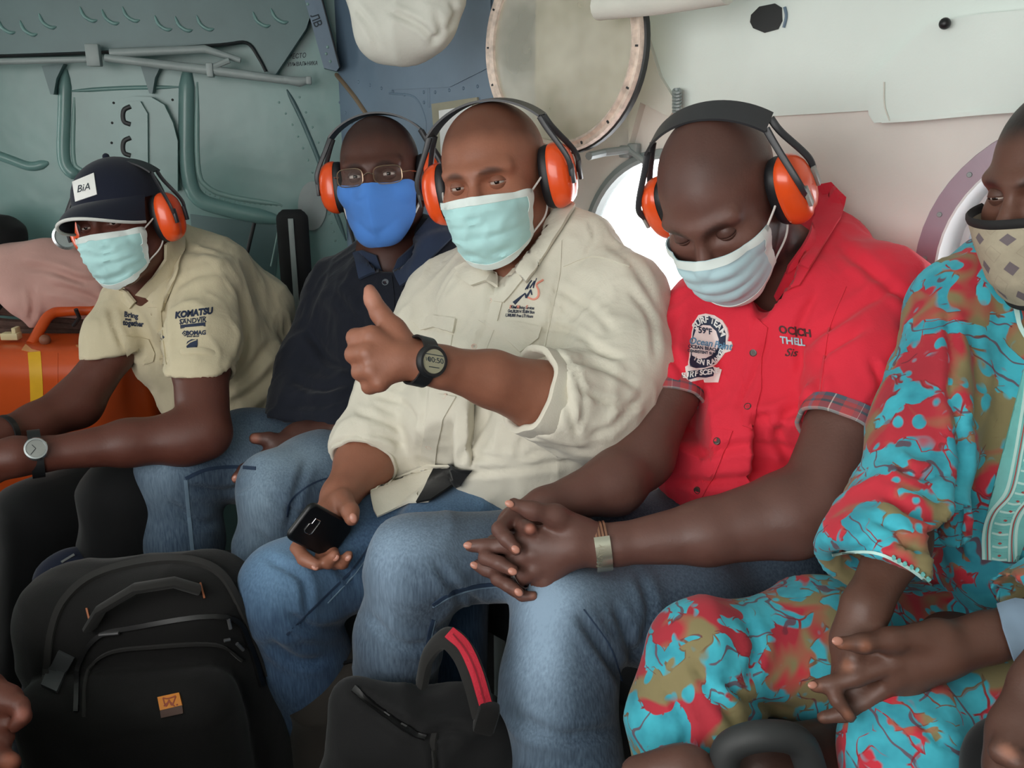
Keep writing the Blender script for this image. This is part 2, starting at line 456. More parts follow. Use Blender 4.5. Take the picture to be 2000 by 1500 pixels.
# ================================================================== THE CABIN
M_lining = mat('lining fabric', '#dedbd5', 0.8, var=0.05, vscale=5, bump=0.15, bscale=220, bdist=0.002)
M_lining2 = mat('lining fabric upper', '#dce6e1', 0.8, var=0.04, vscale=4, bump=0.15, bscale=220, bdist=0.002)
M_blue = mat('blue grey paint', '#64798c', 0.42, var=0.12, vscale=6, bump=0.25, bscale=9, bdist=0.01)
M_teal = mat('teal grey paint', '#6d908d', 0.30, var=0.17, vscale=3.5, bump=0.2, bscale=8, bdist=0.01)
M_teal_d = mat('dark teal paint', '#536e70', 0.4, var=0.12, vscale=6)
M_dark = mat('dark metal', '#1d2022', 0.5, var=0.2)
M_black = mat('black plastic', '#101114', 0.4, var=0.15)
M_gray = mat('grey paint', '#8f9a9a', 0.45, var=0.1)
M_floor = mat('floor rubber', '#3a3b3b', 0.8, var=0.2)
M_wframe = mat('worn cream frame', '#dccbbd', 0.5, var=0.25, vscale=60)
M_flange = mat('mauve painted flange', '#9a8493', 0.35, var=0.08)
M_white = mat('white enamel', '#e6e8e8', 0.35, var=0.03)
M_paleblue = mat('pale blue enamel', '#b9cbd8', 0.3, var=0.04)
M_canvas = mat('white canvas', '#cfcfc6', 0.85, var=0.05, bump=0.2, bscale=160, bdist=0.002)
M_brownstrip = mat('brown sealant', '#7a6a55', 0.6)
M_khakiframe = mat('khaki placard frame', '#9a9783', 0.6)
M_print = mat('dark stencil', '#23303a', 0.7)
def glass_mat(name, tint, alpha):
    t = NT(name); tr = t.n('ShaderNodeBsdfTransparent'); tr.inputs[0].default_value = (*tint, 1)
    gl = t.n('ShaderNodeBsdfGlossy'); gl.inputs['Roughness'].default_value = 0.06; gl.inputs['Color'].default_value = (0.9, 0.9, 0.88, 1)
    df = t.n('ShaderNodeBsdfDiffuse'); df.inputs['Color'].default_value = (0.86, 0.84, 0.76, 1)
    nz = t.noise(t.coord('Object'), 5, 3); a = t.n('ShaderNodeMixShader'); t.l(t.ramp(nz, [(0.35, alpha*0.55), (0.7, alpha*1.3)]), a.inputs[0])
    t.l(tr.outputs[0], a.inputs[1]); t.l(df.outputs[0], a.inputs[2])
    fr = t.n('ShaderNodeFresnel'); fr.inputs[0].default_value = 1.12; b2 = t.n('ShaderNodeMixShader')
    t.l(fr.outputs[0], b2.inputs[0]); t.l(a.outputs[0], b2.inputs[1]); t.l(gl.outputs[0], b2.inputs[2])
    out = [n for n in t.t.nodes if n.type == 'OUTPUT_MATERIAL'][0]; t.l(b2.outputs[0], out.inputs['Surface']); return t.m
M_glass = glass_mat('clear window glass', (0.97, 0.98, 1.0), 0.03)
M_pane = glass_mat('dusty yellowed pane', (0.80, 0.79, 0.70), 0.42)

def wall_with_holes(name, o, u, n, s0, s1, z0, z1, holes, m, thick=0.05, N=48):
    """flat wall, holes = [(s, z, r)] from left to right"""
    mb = MB(); f = lambda s, z, t: o + u*s + ZU*z + n*t
    cuts = [s0] + [(holes[i][0]+holes[i][2] + holes[i+1][0]-holes[i+1][2])/2 for i in range(len(holes)-1)] + [s1]
    def rect(a, b, c, d):
        mb.add([f(a, c, 0), f(b, c, 0), f(b, d, 0), f(a, d, 0), f(a, c, -thick), f(b, c, -thick), f(b, d, -thick), f(a, d, -thick)], [[0, 1, 2, 3], [7, 6, 5, 4]])
    if not holes: rect(s0, s1, z0, z1)
    for i, (hs, hz, hr) in enumerate(holes):
        a, b = cuts[i], cuts[i+1]; V = []
        angs = sorted(set([2*math.pi*k/N for k in range(N)] + [math.atan2(zz-hz, ss-hs) % (2*math.pi) for ss in (a, b) for zz in (z0, z1)]))
        for an in angs:
            c, sn = math.cos(an), math.sin(an)
            k = min((b-hs)/c if c > 1e-9 else (a-hs)/c if c < -1e-9 else 1e9, (z1-hz)/sn if sn > 1e-9 else (z0-hz)/sn if sn < -1e-9 else 1e9)
            V += [f(hs+hr*c, hz+hr*sn, 0), f(hs+k*c, hz+k*sn, 0), f(hs+hr*c, hz+hr*sn, -thick), f(hs+k*c, hz+k*sn, -thick)]
        m2 = len(angs); Fc = []
        for k in range(m2):
            j = (k+1) % m2
            Fc += [[4*k, 4*k+1, 4*j+1, 4*j], [4*k+2, 4*j+2, 4*j+3, 4*k+3], [4*k, 4*j, 4*j+2, 4*k+2]]
        mb.add(V, Fc)
    return tag(mb.build(name, m, None, False), kind='structure')
WIN1 = (0.075, 1.055, 0.195); WIN2 = (0.805, 1.10, 0.205)
wall_r = wall_with_holes('wall_right', WO, WU, WN, -0.28, 2.6, 0.0, CEIL_Z, [WIN1, WIN2], M_lining, 0.03)
tag(wall_r, 'pale lined cabin side wall with round windows')
wall_b = wall_with_holes('wall_back', WO, WU, WN, -1.0, -0.28, 0.0, CEIL_Z, [], M_blue)
tag(wall_b, 'blue grey painted side wall panel with rivets behind the passengers')
wall_l = wall_with_holes('wall_left', BO, BU, BN, -0.30, 2.6, 0.0, CEIL_Z, [], M_teal)
tag(wall_l, 'teal painted rear clamshell door of the cabin')
def slab(name, m, pts, z0, z1, label):
    mb = MB(); n = len(pts); mb.add([[*p[:2], z0] for p in pts] + [[*p[:2], z1] for p in pts], [list(range(n))[::-1], list(range(n, 2*n))] + [[i, (i+1) % n, n+(i+1) % n, n+i] for i in range(n)])
    return tag(mb.build(name, m, None, False), label, kind='structure')
corner = [wst(2.6, 0, 0), wst(-1.0, 0, 0), BO + BU*2.6, wst(-2.2, OPP_T, 0), wst(2.6, OPP_T, 0)]
slab('floor', M_floor, corner, FLOOR_Z-0.04, FLOOR_Z, 'dark rubber cabin floor')
slab('ceiling', M_lining2, corner, CEIL_Z, CEIL_Z+0.05, 'pale cabin ceiling')
# the wall across the aisle with the open doorway, and the front bulkhead (behind the photographer)
mb = MB()
for (a, b, c, d) in ((-2.2, DOOR_S[0], 0, CEIL_Z), (DOOR_S[1], 2.6, 0, CEIL_Z), (DOOR_S[0], DOOR_S[1], 0, DOOR_Z[0]), (DOOR_S[0], DOOR_S[1], DOOR_Z[1], CEIL_Z)):
    mb.box(wst((a+b)/2, OPP_T+0.025, (c+d)/2), ((b-a)/2, 0.025, (d-c)/2), np.array([WU, WN, ZU]))
tag(mb.build('wall_opposite', M_lining, None, False), 'pale wall across the aisle with an open doorway', kind='structure')
mb = MB(); mb.box(wst(2.625, OPP_T/2, CEIL_Z/2), (0.025, OPP_T/2, CEIL_Z/2), np.array([WU, WN, ZU]))
tag(mb.build('wall_front', M_lining, None, False), 'plain front bulkhead of the cabin', kind='structure')

# ---- projectors for the two wall planes
def wallp(px, py): return on_wall(px, py), WN
def rearp(px, py): return on_rear(px, py), BN
def rib(name, line, wpx, hgt, proj_fn, m, parent, nseg=8, step=5):
    """a rounded pressed rib along a pixel polyline on a wall plane"""
    line = bez([np.array([*p, 0.0]) for p in line], step)[:, :2] if len(line) > 2 else np.asarray(line, float)
    pts = np.array([proj_fn(*p)[0] for p in line]); nn = proj_fn(*line[0])[1]; V = []; n = len(pts)
    for i in range(n):
        t = pts[min(i+1, n-1)] - pts[max(i-1, 0)]; t /= np.linalg.norm(t); q = np.cross(nn, t)
        d = (pts[i]-CAM) @ FW; hw = wpx*d/F/2; tp = min(1.0, (min(i, n-1-i)+0.25)/2.2)**0.5 if name.startswith('pressed') else 1.0
        for k in range(nseg+1):
            a = math.pi*k/nseg; V.append(pts[i] + q*hw*tp*math.cos(a) + nn*hgt*tp*math.sin(a))
    w1 = nseg+1; Fc = [[i*w1+k, (i+1)*w1+k, (i+1)*w1+k+1, i*w1+k+1] for i in range(n-1) for k in range(nseg)] + [list(range(w1)), list(range((n-1)*w1, n*w1))[::-1]]
    return obj(name, V, Fc, m, parent, True, None, 50)
def rivets(name, pts, proj_fn, r, m, parent):
    mb = MB()
    for p in pts:
        c, n = proj_fn(*p); x = np.cross(n, ZU); x /= np.linalg.norm(x); mb.ball(c, (r, r, r*0.55), np.array([x, np.cross(n, x), n]), 8, 3, zmin=0)
    return tag(mb.build(name, m, parent), kind='stuff')
def along(line, k):
    b = np.asarray(line, float); L = np.r_[0, np.cumsum(np.linalg.norm(np.diff(b, axis=0), axis=1))]; t = np.linspace(0, L[-1], k)
    return [(np.interp(x, L, b[:, 0]), np.interp(x, L, b[:, 1])) for x in t]

# ---- rear door: pressed ribs, housing, frame
R = wall_l
M_teal_l = mat('lighter teal paint', '#7c9c98', 0.35, var=0.08)
rib('pressed_rib', [(366, 128), (364, 230), (366, 330), (385, 385), (440, 408), (556, 432)], 30, 0.022, rearp, M_teal, R)
rib('pressed_rib', [(128, 135), (126, 220), (124, 300), (133, 330), (155, 345)], 24, 0.018, rearp, M_teal, R)
rib('pressed_rib', [(138, 178), (240, 172), (350, 170)], 8, 0.006, rearp, M_teal, R)
rib('pressed_rib', [(-40, 290), (20, 312), (60, 325), (95, 318)], 18, 0.012, rearp, M_teal, R)
rib('pressed_rib', [(385, 160), (386, 320), (405, 365), (455, 385), (550, 400)], 10, 0.006, rearp, M_teal_l, R)
rib('pressed_rib', [(145, 190), (143, 300), (155, 330), (200, 338)], 8, 0.005, rearp, M_teal_l, R)
rib('pressed_rib', [(560, 175), (590, 235), (625, 320), (645, 385), (676, 470)], 9, 0.01, rearp, M_teal_d, R)
patch('lower_panel', [(372, 418), (540, 440), (545, 470), (520, 700), (395, 700), (380, 520)], rearp, M_teal_d, R, 0.0, 0.004, 40)
rib('strap_bar', [(497, 435), (478, 515)], 10, 0.006, rearp, M_dark, R)
rib('strap_bar', [(545, 445), (530, 520)], 6, 0.006, rearp, M_teal_l, R)
# lever housing
hous = patch('lever_housing', [(236, 195), (262, 189), (300, 190), (325, 205), (342, 240), (351, 275), (351, 372), (292, 372), (236, 360)], rearp, M_teal, R, 0.0, 0.030, 14)
patch('housing_face', [(240, 200), (276, 198), (290, 222), (291, 352), (240, 350)], lambda x, y: (on_rear(x, y, 0.03), BN), M_teal, hous, 0.0, 0.012, 20)
for yy in (226, 287):
    rib('lever_slot', [(255, yy-18), (243, yy-12), (240, yy), (243, yy+12), (255, yy+17)], 9, 0.004, lambda x, y: (on_rear(x, y, 0.042), BN), M_dark, hous)
rivets('housing_screws', [(222, 201), (219, 240), (218, 279), (256, 201), (285, 223), (261, 249), (257, 268), (283, 290), (352, 252), (352, 308), (337, 195), (340, 362), (298, 362)], rearp, 0.0035, M_dark, R)
rivets('rear_rivets', along([(400, 375), (440, 392), (550, 402)], 16) + along([(500, 440), (540, 447)], 5) + along([(545, 200), (575, 250), (605, 320), (625, 385)], 9)
       + along([(585, 190), (615, 260), (645, 340), (660, 400)], 8) + along([(535, 60), (597, 50)], 9) + along([(310, 80), (345, 74)], 4) + along([(640, 400), (655, 470)], 5), rearp, 0.0032, M_teal_l, R)
# overhead panel with lightening dents above the door, its dark lower lip
ovh = MB()
lip = [(-60, 112), (170, 104), (300, 97), (430, 88), (482, 84), (505, 112), (520, 140)]
def ovp(px, py): return on_rear(px, py, 0.06), BN
op = patch('overhead_panel', [(-80, -60), (640, -60), (600, 60), (540, 150), (520, 140), (505, 112), (482, 84), (430, 88), (300, 97), (170, 104), (-80, 112)], rearp, M_teal_d, R, 0.0, 0.06, 60)
rib('panel_lip', lip, 7, 0.012, ovp, M_dark, R)
for (x, y, a) in ((12, 48, 1), (55, 52, 1), (92, 38, 1), (172, 25, 0), (215, 30, 0), (255, 25, 0), (318, 42, 0), (358, 44, 0), (400, 42, 0), (510, 35, 0), (545, 28, 0)):
    rib('pressed_dent', [(x-16, y-12), (x-8, y+6), (x+8, y+16), (x+18, y+14)], 7, 0.007, ovp, M_teal, R, 6, 3)
# hinge tube and folding stay in front of the overhead panel
st = empty('door_stay', on_rear(390, 135, 0.1), 'grey folding stay tube hanging under the overhead panel of the rear door', 'stay')
mb = MB(); mb.tube([on_rear(x, y, 0.10) for x, y in ((-80, 122), (180, 116))], 0.0075, 12); mb.build('hinge_tube', M_gray, st)
mb = MB(); mb.tube([on_rear(x, y, o) for x, y, o in ((205, 113, 0.11), (410, 137, 0.115), (560, 157, 0.12))], [0.009, 0.012, 0.010], 12); mb.build('stay_tube', M_gray, st)
mb = MB(); mb.tube([on_rear(x, y, o) for x, y, o in ((215, 104, 0.10), (400, 96, 0.10), (470, 118, 0.10))], [0.011, 0.010, 0.007], 12); mb.build('upper_tube', M_gray, st)
mb = MB(); mb.box(on_rear(183, 108, 0.11), (0.016, 0.014, 0.026), np.array([BU, BN, ZU]), 0.003); mb.build('bracket', M_gray, st)
mb = MB(); mb.box(on_rear(411, 137, 0.115), (0.008, 0.017, 0.017), np.array([BU, BN, ZU]), 0.003); mb.tube([on_rear(410, 133, 0.12), on_rear(448, 118, 0.12)], 0.007, 8); mb.build('clamp', M_gray, st)
mb = MB(); mb.tube([on_rear(x, y, 0.12) for x, y in ((555, 155), (585, 160), (605, 156))], [0.010, 0.013, 0.008], 10); mb.box(on_rear(603, 157, 0.12), (0.007, 0.01, 0.010), np.array([BU, BN, ZU]), 0.003); mb.build('stay_end', M_gray, st)
for x, y in ((110, 130), (300, 128)):
    tri = [(x-20, y), (x+22, y-4), (x+8, y+25), (x+3, y+55), (x-3, y+55)]
    patch('gusset', tri, rearp, M_teal_d, R, 0.0, 0.035, 20)
# strip with stencilled letters, stencilled sign
sp = patch('stencil_strip', [(585, -40), (618, -40), (664, 132), (658, 141), (634, 135)], wallp if False else rearp, M_blue, R, 0.0, 0.068, 40)
rib('seam', [(619, -40), (664, 132)], 4, 0.012, lambda x, y: (on_rear(x, y, 0.064), BN), M_dark, R)
a = math.radians(68)
lettering('stencil_letters', 'ЛВ', (617, 40), (24*math.cos(a)*0.8, 24*math.sin(a)*0.8), (22*math.sin(a), -22*math.cos(a)), lambda x, y: (on_rear(x, y, 0.068), BN), M_print, R, 0.02)
lettering('stencil_sign', 'МЕСТО', (580, 110), (10, -1.0), (1.0, -13), lambda x, y: (on_rear(x, y, 0.0), BN), M_print, R, 0.01)
lettering('stencil_sign', 'УМЫВАЛЬНИКА', (591, 125), (7.4, -0.4), (0.8, -11), lambda x, y: (on_rear(x, y, 0.0), BN), M_print, R, 0.01)
rivets('strip_rivets', [(601, 8), (640, 92), (637, 105), (645, 120)], lambda x, y: (on_rear(x, y, 0.068), BN), 0.004, M_teal_l, R)
cv = MB(); c = on_rear(610, 402, 0.0); cx = on_rear(637, 402) - c
cv.tube([c, c + BN*0.010], 1.0, 32); cvV = cv.V[0]; 
vv = []
for k in range(2):
    for j in range(32):
        an = 2*math.pi*j/32; vv.append(on_rear(610 + 28*math.cos(an), 402 + 48*math.sin(an), 0.004 + 0.008*k))
obj('cover_plate', vv, [list(range(32, 64))] + [[j, (j+1) % 32, 32+(j+1) % 32, 32+j] for j in range(32)], M_gray, R, True, None, 30)
# ---- blue side wall: seams, rivets, strip, placard
B = wall_b
rib('seam', [(655, 142), (690, 185), (716, 222)], 9, 0.008, wallp, M_brownstrip, B)
rib('seam', [(836, 60), (838, 210)], 6, 0.002, wallp, M_blue, B)
rib('seam', [(760, 182), (810, 190), (830, 230), (832, 260)], 4, 0.0015, wallp, M_blue, B)
rib('seam', [(640, 300), (672, 400), (700, 500)], 6, 0.008, wallp, M_dark, B)
patch('upper_panel', [(870, 0), (960, 0), (960, 130), (880, 170), (770, 175), (700, 150), (740, 100)], wallp, M_blue, B, 0.0, 0.003, 60)
rivets('wall_rivets', along([(700, 160), (790, 185)], 5) + along([(826, 100), (828, 200)], 6) + along([(850, 180), (960, 165)], 5) + along([(720, 240), (735, 330)], 4) + along([(845, 90), (950, 60)], 4)
       + along([(650, 180), (700, 260)], 5) + [(865, 120), (900, 60), (940, 20), (760, 150)], wallp, 0.0045, M_blue, B)
pc = empty('placard', on_wall(880, 250), 'khaki framed white placard fixed to the blue wall', 'placard')
patch('frame', [(846, 203), (935, 190), (950, 330), (856, 330)], wallp, M_khakiframe, pc, 0.0, 0.006, 40)
patch('sheet', [(861, 216), (925, 206), (935, 320), (866, 320)], wallp, M_white, pc, 0.006, 0.001, 40)
# ---- right wall: upper lining sheet, flap, hole, knob
Wr = wall_r
patch('upper_lining', [(1255, -40), (2050, -60), (2040, 200), (1700, 216), (1500, 228), (1360, 237), (1338, 212), (1300, 150), (1265, 60)], wallp, M_lining2, Wr, 0.0, 0.010, 60)
patch('lining_edge_strip', [(1222, 20), (1262, 30), (1300, 150), (1335, 205), (1318, 228), (1262, 200), (1240, 280), (1230, 150)], wallp, M_canvas, Wr, 0.0, 0.02, 30)
fl = patch('blind_flap', [(1830, 47), (1930, 30), (2060, 18), (2060, 214), (1900, 224), (1790, 234), (1722, 240), (1712, 225), (1702, 168), (1740, 130)], wallp, M_lining2, Wr, 0.014, 0.016, 30)
ribbon('stitching', [(1727, 160), (1728, 205), (1738, 236)], 2.5, lambda x, y: (on_wall(x, y, 0.031), WN), M_canvas, fl)
ribbon('hem', [(1722, 236), (1800, 231), (1920, 220), (2050, 211)], 9, lambda x, y: (on_wall(x, y, 0.030), WN), M_lining2, fl)
hol = patch('port_opening', [(1474, 30), (1490, 14), (1520, 8), (1533, 16), (1534, 42), (1526, 58), (1500, 65), (1478, 56), (1472, 44)], wallp, M_dark, Wr, 0.010, 0.003, 14)
rib('port_rim', [(1533, 14), (1536, 32), (1531, 54)], 6, 0.004, lambda x, y: (on_wall(x, y, 0.011), WN), M_blue, Wr)
kb = MB(); c = on_wall(1851, 47, 0.030); kb.cyl(c, WN, 0.003, 0.01); kb.ball(c + WN*0.012, 0.0085); tag(kb.build('round_knob', M_black), 'small shiny black knob holding the white blind flap', 'knob')
roll = MB(); roll.tube([on_wall(1168, 14, 0.19), on_wall(1290, -4, 0.19), on_wall(1420, -28, 0.19)], [0.022, 0.026, 0.028], 14); 
tag(roll.build('rolled_blind', M_canvas), 'rolled up cream blind above the hinged round pane', 'blind')
hs = MB()
for k in range(7): 
    y = 178 + k*6.5; hs.tube([on_wall(1322 + 7*math.cos(a2), y + 3.5*math.sin(a2), 0.03 + 0.012*math.sin(a2)) for a2 in np.linspace(0, 2*math.pi, 13)[:-1]], 0.0028, 6, closed=True)
hs.tube([on_wall(1322, y, 0.024) for y in (172, 222)], 0.006, 8)
tag(hs.build('coil_spring', M_gray), 'grey coiled spring on the lining beside the hinged pane', 'spring')

# ---- windows
def ring(o, u, v, n, prof, N=56):
    """lathe a profile [(radius, offset)] (closed loop) about n"""
    V = []; k = len(prof)
    for j in range(N):
        a = 2*math.pi*j/N; d = u*math.cos(a) + v*math.sin(a); V += [o + d*r + n*t for r, t in prof]
    return V, [[j*k+i, ((j+1) % N)*k+i, ((j+1) % N)*k+(i+1) % k, j*k+(i+1) % k] for j in range(N) for i in range(k)]
def disc(o, u, v, n, r, th, N=48):
    V = [o + (u*math.cos(2*math.pi*j/N) + v*math.sin(2*math.pi*j/N))*r + n*t for t in (0, -th) for j in range(N)]
    return V, [list(range(N)), list(range(N, 2*N))[::-1]] + [[j, j+N, (j+1) % N+N, (j+1) % N] for j in range(N)]
w1 = empty('window_1', wst(WIN1[0], 0, WIN1[1]), 'bright round cabin window behind the passengers', kind='structure'); c1 = wst(WIN1[0], 0, WIN1[1])
obj('window_frame', *ring(c1, WU, ZU, WN, [(0.188, -0.024), (0.189, 0.004), (0.195, 0.010), (0.207, 0.006), (0.209, 0.0), (0.194, -0.002), (0.194, -0.024)]), M_gray, w1, True, None, 40)
obj('window_pane', *disc(c1 - WN*0.018, WU, ZU, WN, 0.189, 0.004), M_glass, w1, False)
mb = MB(); 
for (x, y) in ((1238, 292), (1222, 296)): mb.box(on_wall(x, y, 0.014), (0.012, 0.008, 0.012), np.array([WU, WN, ZU]), 0.003)
mb.tube([on_wall(1225, 290, 0.02), on_wall(1262, 318, 0.02)], 0.006, 8); mb.build('hinge', M_gray, w1)
w2 = empty('window_2', wst(WIN2[0], 0, WIN2[1]), 'round cabin window with mauve flange at the red shirt', kind='structure'); c2 = wst(WIN2[0], 0, WIN2[1])
obj('window_flange', *ring(c2, WU, ZU, WN, [(0.202, 0.002), (0.203, 0.006), (0.236, 0.006), (0.238, 0.0), (0.217, -0.004)]), M_flange, w2, True, None, 40)
obj('window_sleeve', *ring(c2, WU, ZU, WN, [(0.2010, 0.0055), (0.2040, 0.008), (0.2045, 0.0), (0.2045, -0.085), (0.1620, -0.085), (0.1620, -0.082), (0.1980, -0.080)]), M_white, w2, True, None, 40)
obj('window_frame', *ring(c2, WU, ZU, WN, [(0.1740, -0.078), (0.1760, -0.070), (0.1840, -0.068), (0.1870, -0.078)]), M_paleblue, w2, True, None, 40)
obj('window_frame', *ring(c2, WU, ZU, WN, [(0.1520, -0.083), (0.1540, -0.074), (0.1620, -0.074), (0.1670, -0.083)]), M_flange, w2, True, None, 40)
obj('window_pane', *disc(c2 - WN*0.082, WU, ZU, WN, 0.160, 0.004), M_glass, w2, False)
for a in np.radians([122, 141, 160, 179, 198, 60, 80, 100]):
    mb = MB(); p = c2 + (WU*math.cos(a) + ZU*math.sin(a))*0.2205 + WN*0.006; mb.cyl(p, WN, 0.0042, 0.0022, 12, bev=0.0008); mb.cyl(p + WN*0.0018, WN, 0.0016, 0.001, 6); mb.build('screw', M_gray, w2)
area_portal(c1 - WN*0.06, WU, WN, 0.36, 0.36); area_portal(c2 - WN*0.09, WU, WN, 0.36, 0.36)
# hinged round pane folded up, above window_1
hp = empty('hinged_pane', on_wall(1150, 305, 0.13), 'round framed pane swung up above the bright window', 'window pane')
pc0 = on_wall(1095, 92, 0.13); ga = (on_wall(1148, 300, 0.13) - pc0); ga /= np.linalg.norm(ga); gb = np.cross(WN, ga); gb /= np.linalg.norm(gb)
RP = 0.197
obj('frame', *ring(pc0, gb, ga, WN, [(RP*0.885, -0.004), (RP*0.885, 0.010), (RP*0.915, 0.015), (RP*0.945, 0.009), (RP*0.985, 0.011), (RP, 0.004), (RP, -0.008), (RP*0.95, -0.010)], 64), M_wframe, hp, True, None, 35)
obj('gasket', *ring(pc0, gb, ga, WN, [(RP*1.0, -0.012), (RP*1.0, 0.002), (RP*1.018, 0.0), (RP*1.018, -0.012)], 64), M_dark, hp, True, None, 35)
obj('pane', *disc(pc0 + WN*0.003, gb, ga, WN, RP*0.91, 0.003), M_pane, hp, False)
mb = MB()
for k in range(16):
    a = 2*math.pi*k/16; mb.box(pc0 + (gb*math.cos(a) + ga*math.sin(a))*RP*0.945 + WN*0.010, (0.0018, 0.004, 0.0012), np.array([-gb*math.sin(a)+ga*math.cos(a), gb*math.cos(a)+ga*math.sin(a), WN]))
tag(mb.build('frame_slots', M_dark, hp), kind='stuff')
mb = MB(); mb.tube([on_wall(1150, 305, 0.12), on_wall(1180, 298, 0.06), on_wall(1228, 292, 0.02)], 0.008, 8); mb.build('hinge_arm', M_gray, hp)

# ---- bench along the wall
mb = MB(); mb.box(wst(0.62, 0.25, 0.42), (1.42, 0.24, 0.025), np.array([WU, WN, ZU]), 0.012)
bn = empty('bench_seat', wst(0.45, 0.20, FLOOR_Z), 'dark folding bench running along the cabin wall', 'bench'); mb.build('seat_pad', mat('bench cover', '#2a2f33', 0.8), bn)
for s in (-0.6, -0.1, 0.4, 0.9, 1.4):
    mb = MB(); mb.tube([wst(s, 0.30, FLOOR_Z), wst(s, 0.30, 0.40)], 0.013, 10); mb.build('leg', M_gray, bn)
# dark seat back panel with a metal strip, beside the man in navy
sb = SDF(); q = on_rear(580, 560, 0.14)
sb.box(q, (0.045, 0.02, 0.21), np.array([BU, BN, ZU]), 0.03, 0.01)
V, Q = sb.mesh(0.008); sbk = obj('folded_seat_back', V, Q, mat('black webbing', '#16171a', 0.8), None); tag(sbk, 'black folded seat back with a metal strip beside the rear door', 'seat back')
mb = MB(); mb.box(on_rear(576, 545, 0.165), (0.007, 0.004, 0.16), np.array([BU, BN, ZU]), 0.001); mb.build('metal_strip', M_gray, sbk)

# ================================================================== PEOPLE: builders
def Tp(q): return P(q[0], q[1], q[2]), q[3]*q[2]/F
def chain(S, pts, k=0.012):
    for a, b in zip(pts[:-1], pts[1:]):
        (pa, ra), (pb, rb) = Tp(a), Tp(b); S.rc(pa, pb, ra, rb, k)
def tframe(yaw=0.0, lean=0.0, side=0.0):
    """torso axes: rows = side (along the bench), forward (into the aisle), up; lean tips the top forward"""
    a = math.radians(yaw); s = WU*math.cos(a) + WN*math.sin(a); f = -WU*math.sin(a) + WN*math.cos(a)
    l = math.radians(lean); up = ZU*math.cos(l) + f*math.sin(l); f2 = f*math.cos(l) - ZU*math.sin(l)
    b = math.radians(side); s2 = s*math.cos(b) + up*math.sin(b); up2 = up*math.cos(b) - s*math.sin(b)
    return np.array([s2, f2, up2])
def tor(S, px, py, d, r, fr, k=0.05): S.ell(P(px, py, d), r, fr, k)
class Head:
    """local axes: x = the person's right, y = where the face points, z = up; metres at scale 1"""
    def __init__(s, px, py, d, yaw, pitch, roll, scale=1.0):
        s.c = P(px, py, d); s.s = scale
        y = CAM - s.c; y = y/np.linalg.norm(y); z = UP - y*(UP @ y); z /= np.linalg.norm(z); x = np.cross(y, z)
        a, p, r = (math.radians(v) for v in (yaw, pitch, roll))
        y, x = y*math.cos(a) + x*math.sin(a), x*math.cos(a) - y*math.sin(a)
        y, z = y*math.cos(p) - z*math.sin(p), z*math.cos(p) + y*math.sin(p)
        x, z = x*math.cos(r) - z*math.sin(r), z*math.cos(r) + x*math.sin(r)
        s.ax = np.array([x, y, z])
    def w(s, v): return s.c + s.s*(np.asarray(v, float) @ s.ax)
    def l(s, W): return ((np.asarray(W, float) - s.c) @ s.ax.T)/s.s
def head_sdf(S, w, ax, sc, wide=1.0, nose=1.0):
    """adds a head to S; w maps local to world"""
    E = lambda c, r, k, kind='u': S.ell(w(c), np.array(r)*sc, ax, k*sc, kind)
    C = lambda a, b, ra, rb, k, kind='u': S.rc(w(a), w(b), ra*sc, rb*sc, k*sc, kind)
    E((0, -0.012, 0.036), (0.077*wide, 0.100, 0.086), 0.02)
    E((0, 0.020, -0.022), (0.066*wide, 0.078, 0.094), 0.03)
    for sg in (-1, 1):
        C((sg*0.052*wide, -0.012, -0.058), (sg*0.020, 0.066, -0.098), 0.022, 0.024, 0.03)
        E((sg*0.044*wide, 0.060, -0.026), (0.026, 0.026, 0.024), 0.02)
        C((sg*0.010, 0.093, 0.022), (sg*0.050, 0.074, 0.024), 0.008, 0.008, 0.016)
        E((sg*0.079*wide, -0.012, -0.004), (0.010, 0.019, 0.031), 0.006)
    E((0, 0.070, -0.105), (0.024, 0.022, 0.018), 0.03)
    C((0, 0.092, 0.010), (0, 0.112*nose, -0.030), 0.008, 0.013, 0.012)
    for sg in (-1, 1):
        E((sg*0.014, 0.104, -0.034), (0.009, 0.011, 0.008), 0.008)
        E((sg*0.033, 0.098, 0.003), (0.022, 0.0165, 0.011), 0.010, 's')
    E((0, 0.092, -0.062), (0.024, 0.014, 0.006), 0.008); E((0, 0.089, -0.074), (0.022, 0.014, 0.007), 0.008)
HL = SDF(); head_sdf(HL, lambda v: np.asarray(v, float), np.eye(3), 1.0)
HLN = SDF(); HLN.ops = list(HL.ops)
def push_out(L, margin, it=4, sdf=HL):
    L = np.array(L, float); e = 1e-3
    for _ in range(it):
        d = sdf.ev(L); m = d < margin
        if not m.any(): break
        g = np.stack([sdf.ev(L[m]+e*np.eye(3)[j])-sdf.ev(L[m]-e*np.eye(3)[j]) for j in range(3)], 1); g /= np.linalg.norm(g, axis=1)[:, None]+1e-9
        L[m] += g*(margin-d[m])[:, None]
    return L
def grid_faces(nu, nv, wrap=False):
    return [[j*nu+i, j*nu+(i+1) % nu, (j+1)*nu+(i+1) % nu, (j+1)*nu+i] for j in range(nv-1) for i in range(nu if wrap else nu-1)]
def thicken(V, Fc, th, N=None):
    V = np.asarray(V, float); Q = np.array(Fc)
    N = normals(V, Q) if N is None else N; n = len(V); em = {}
    for f in Fc:
        for a, b in zip(f, f[1:]+f[:1]): em[(a, b)] = 1
    side = [[b, a, a+n, b+n] for (a, b) in em if (b, a) not in em]
    return np.concatenate([V, V - N*th]), Fc + [[i+n for i in f[::-1]] for f in Fc] + side

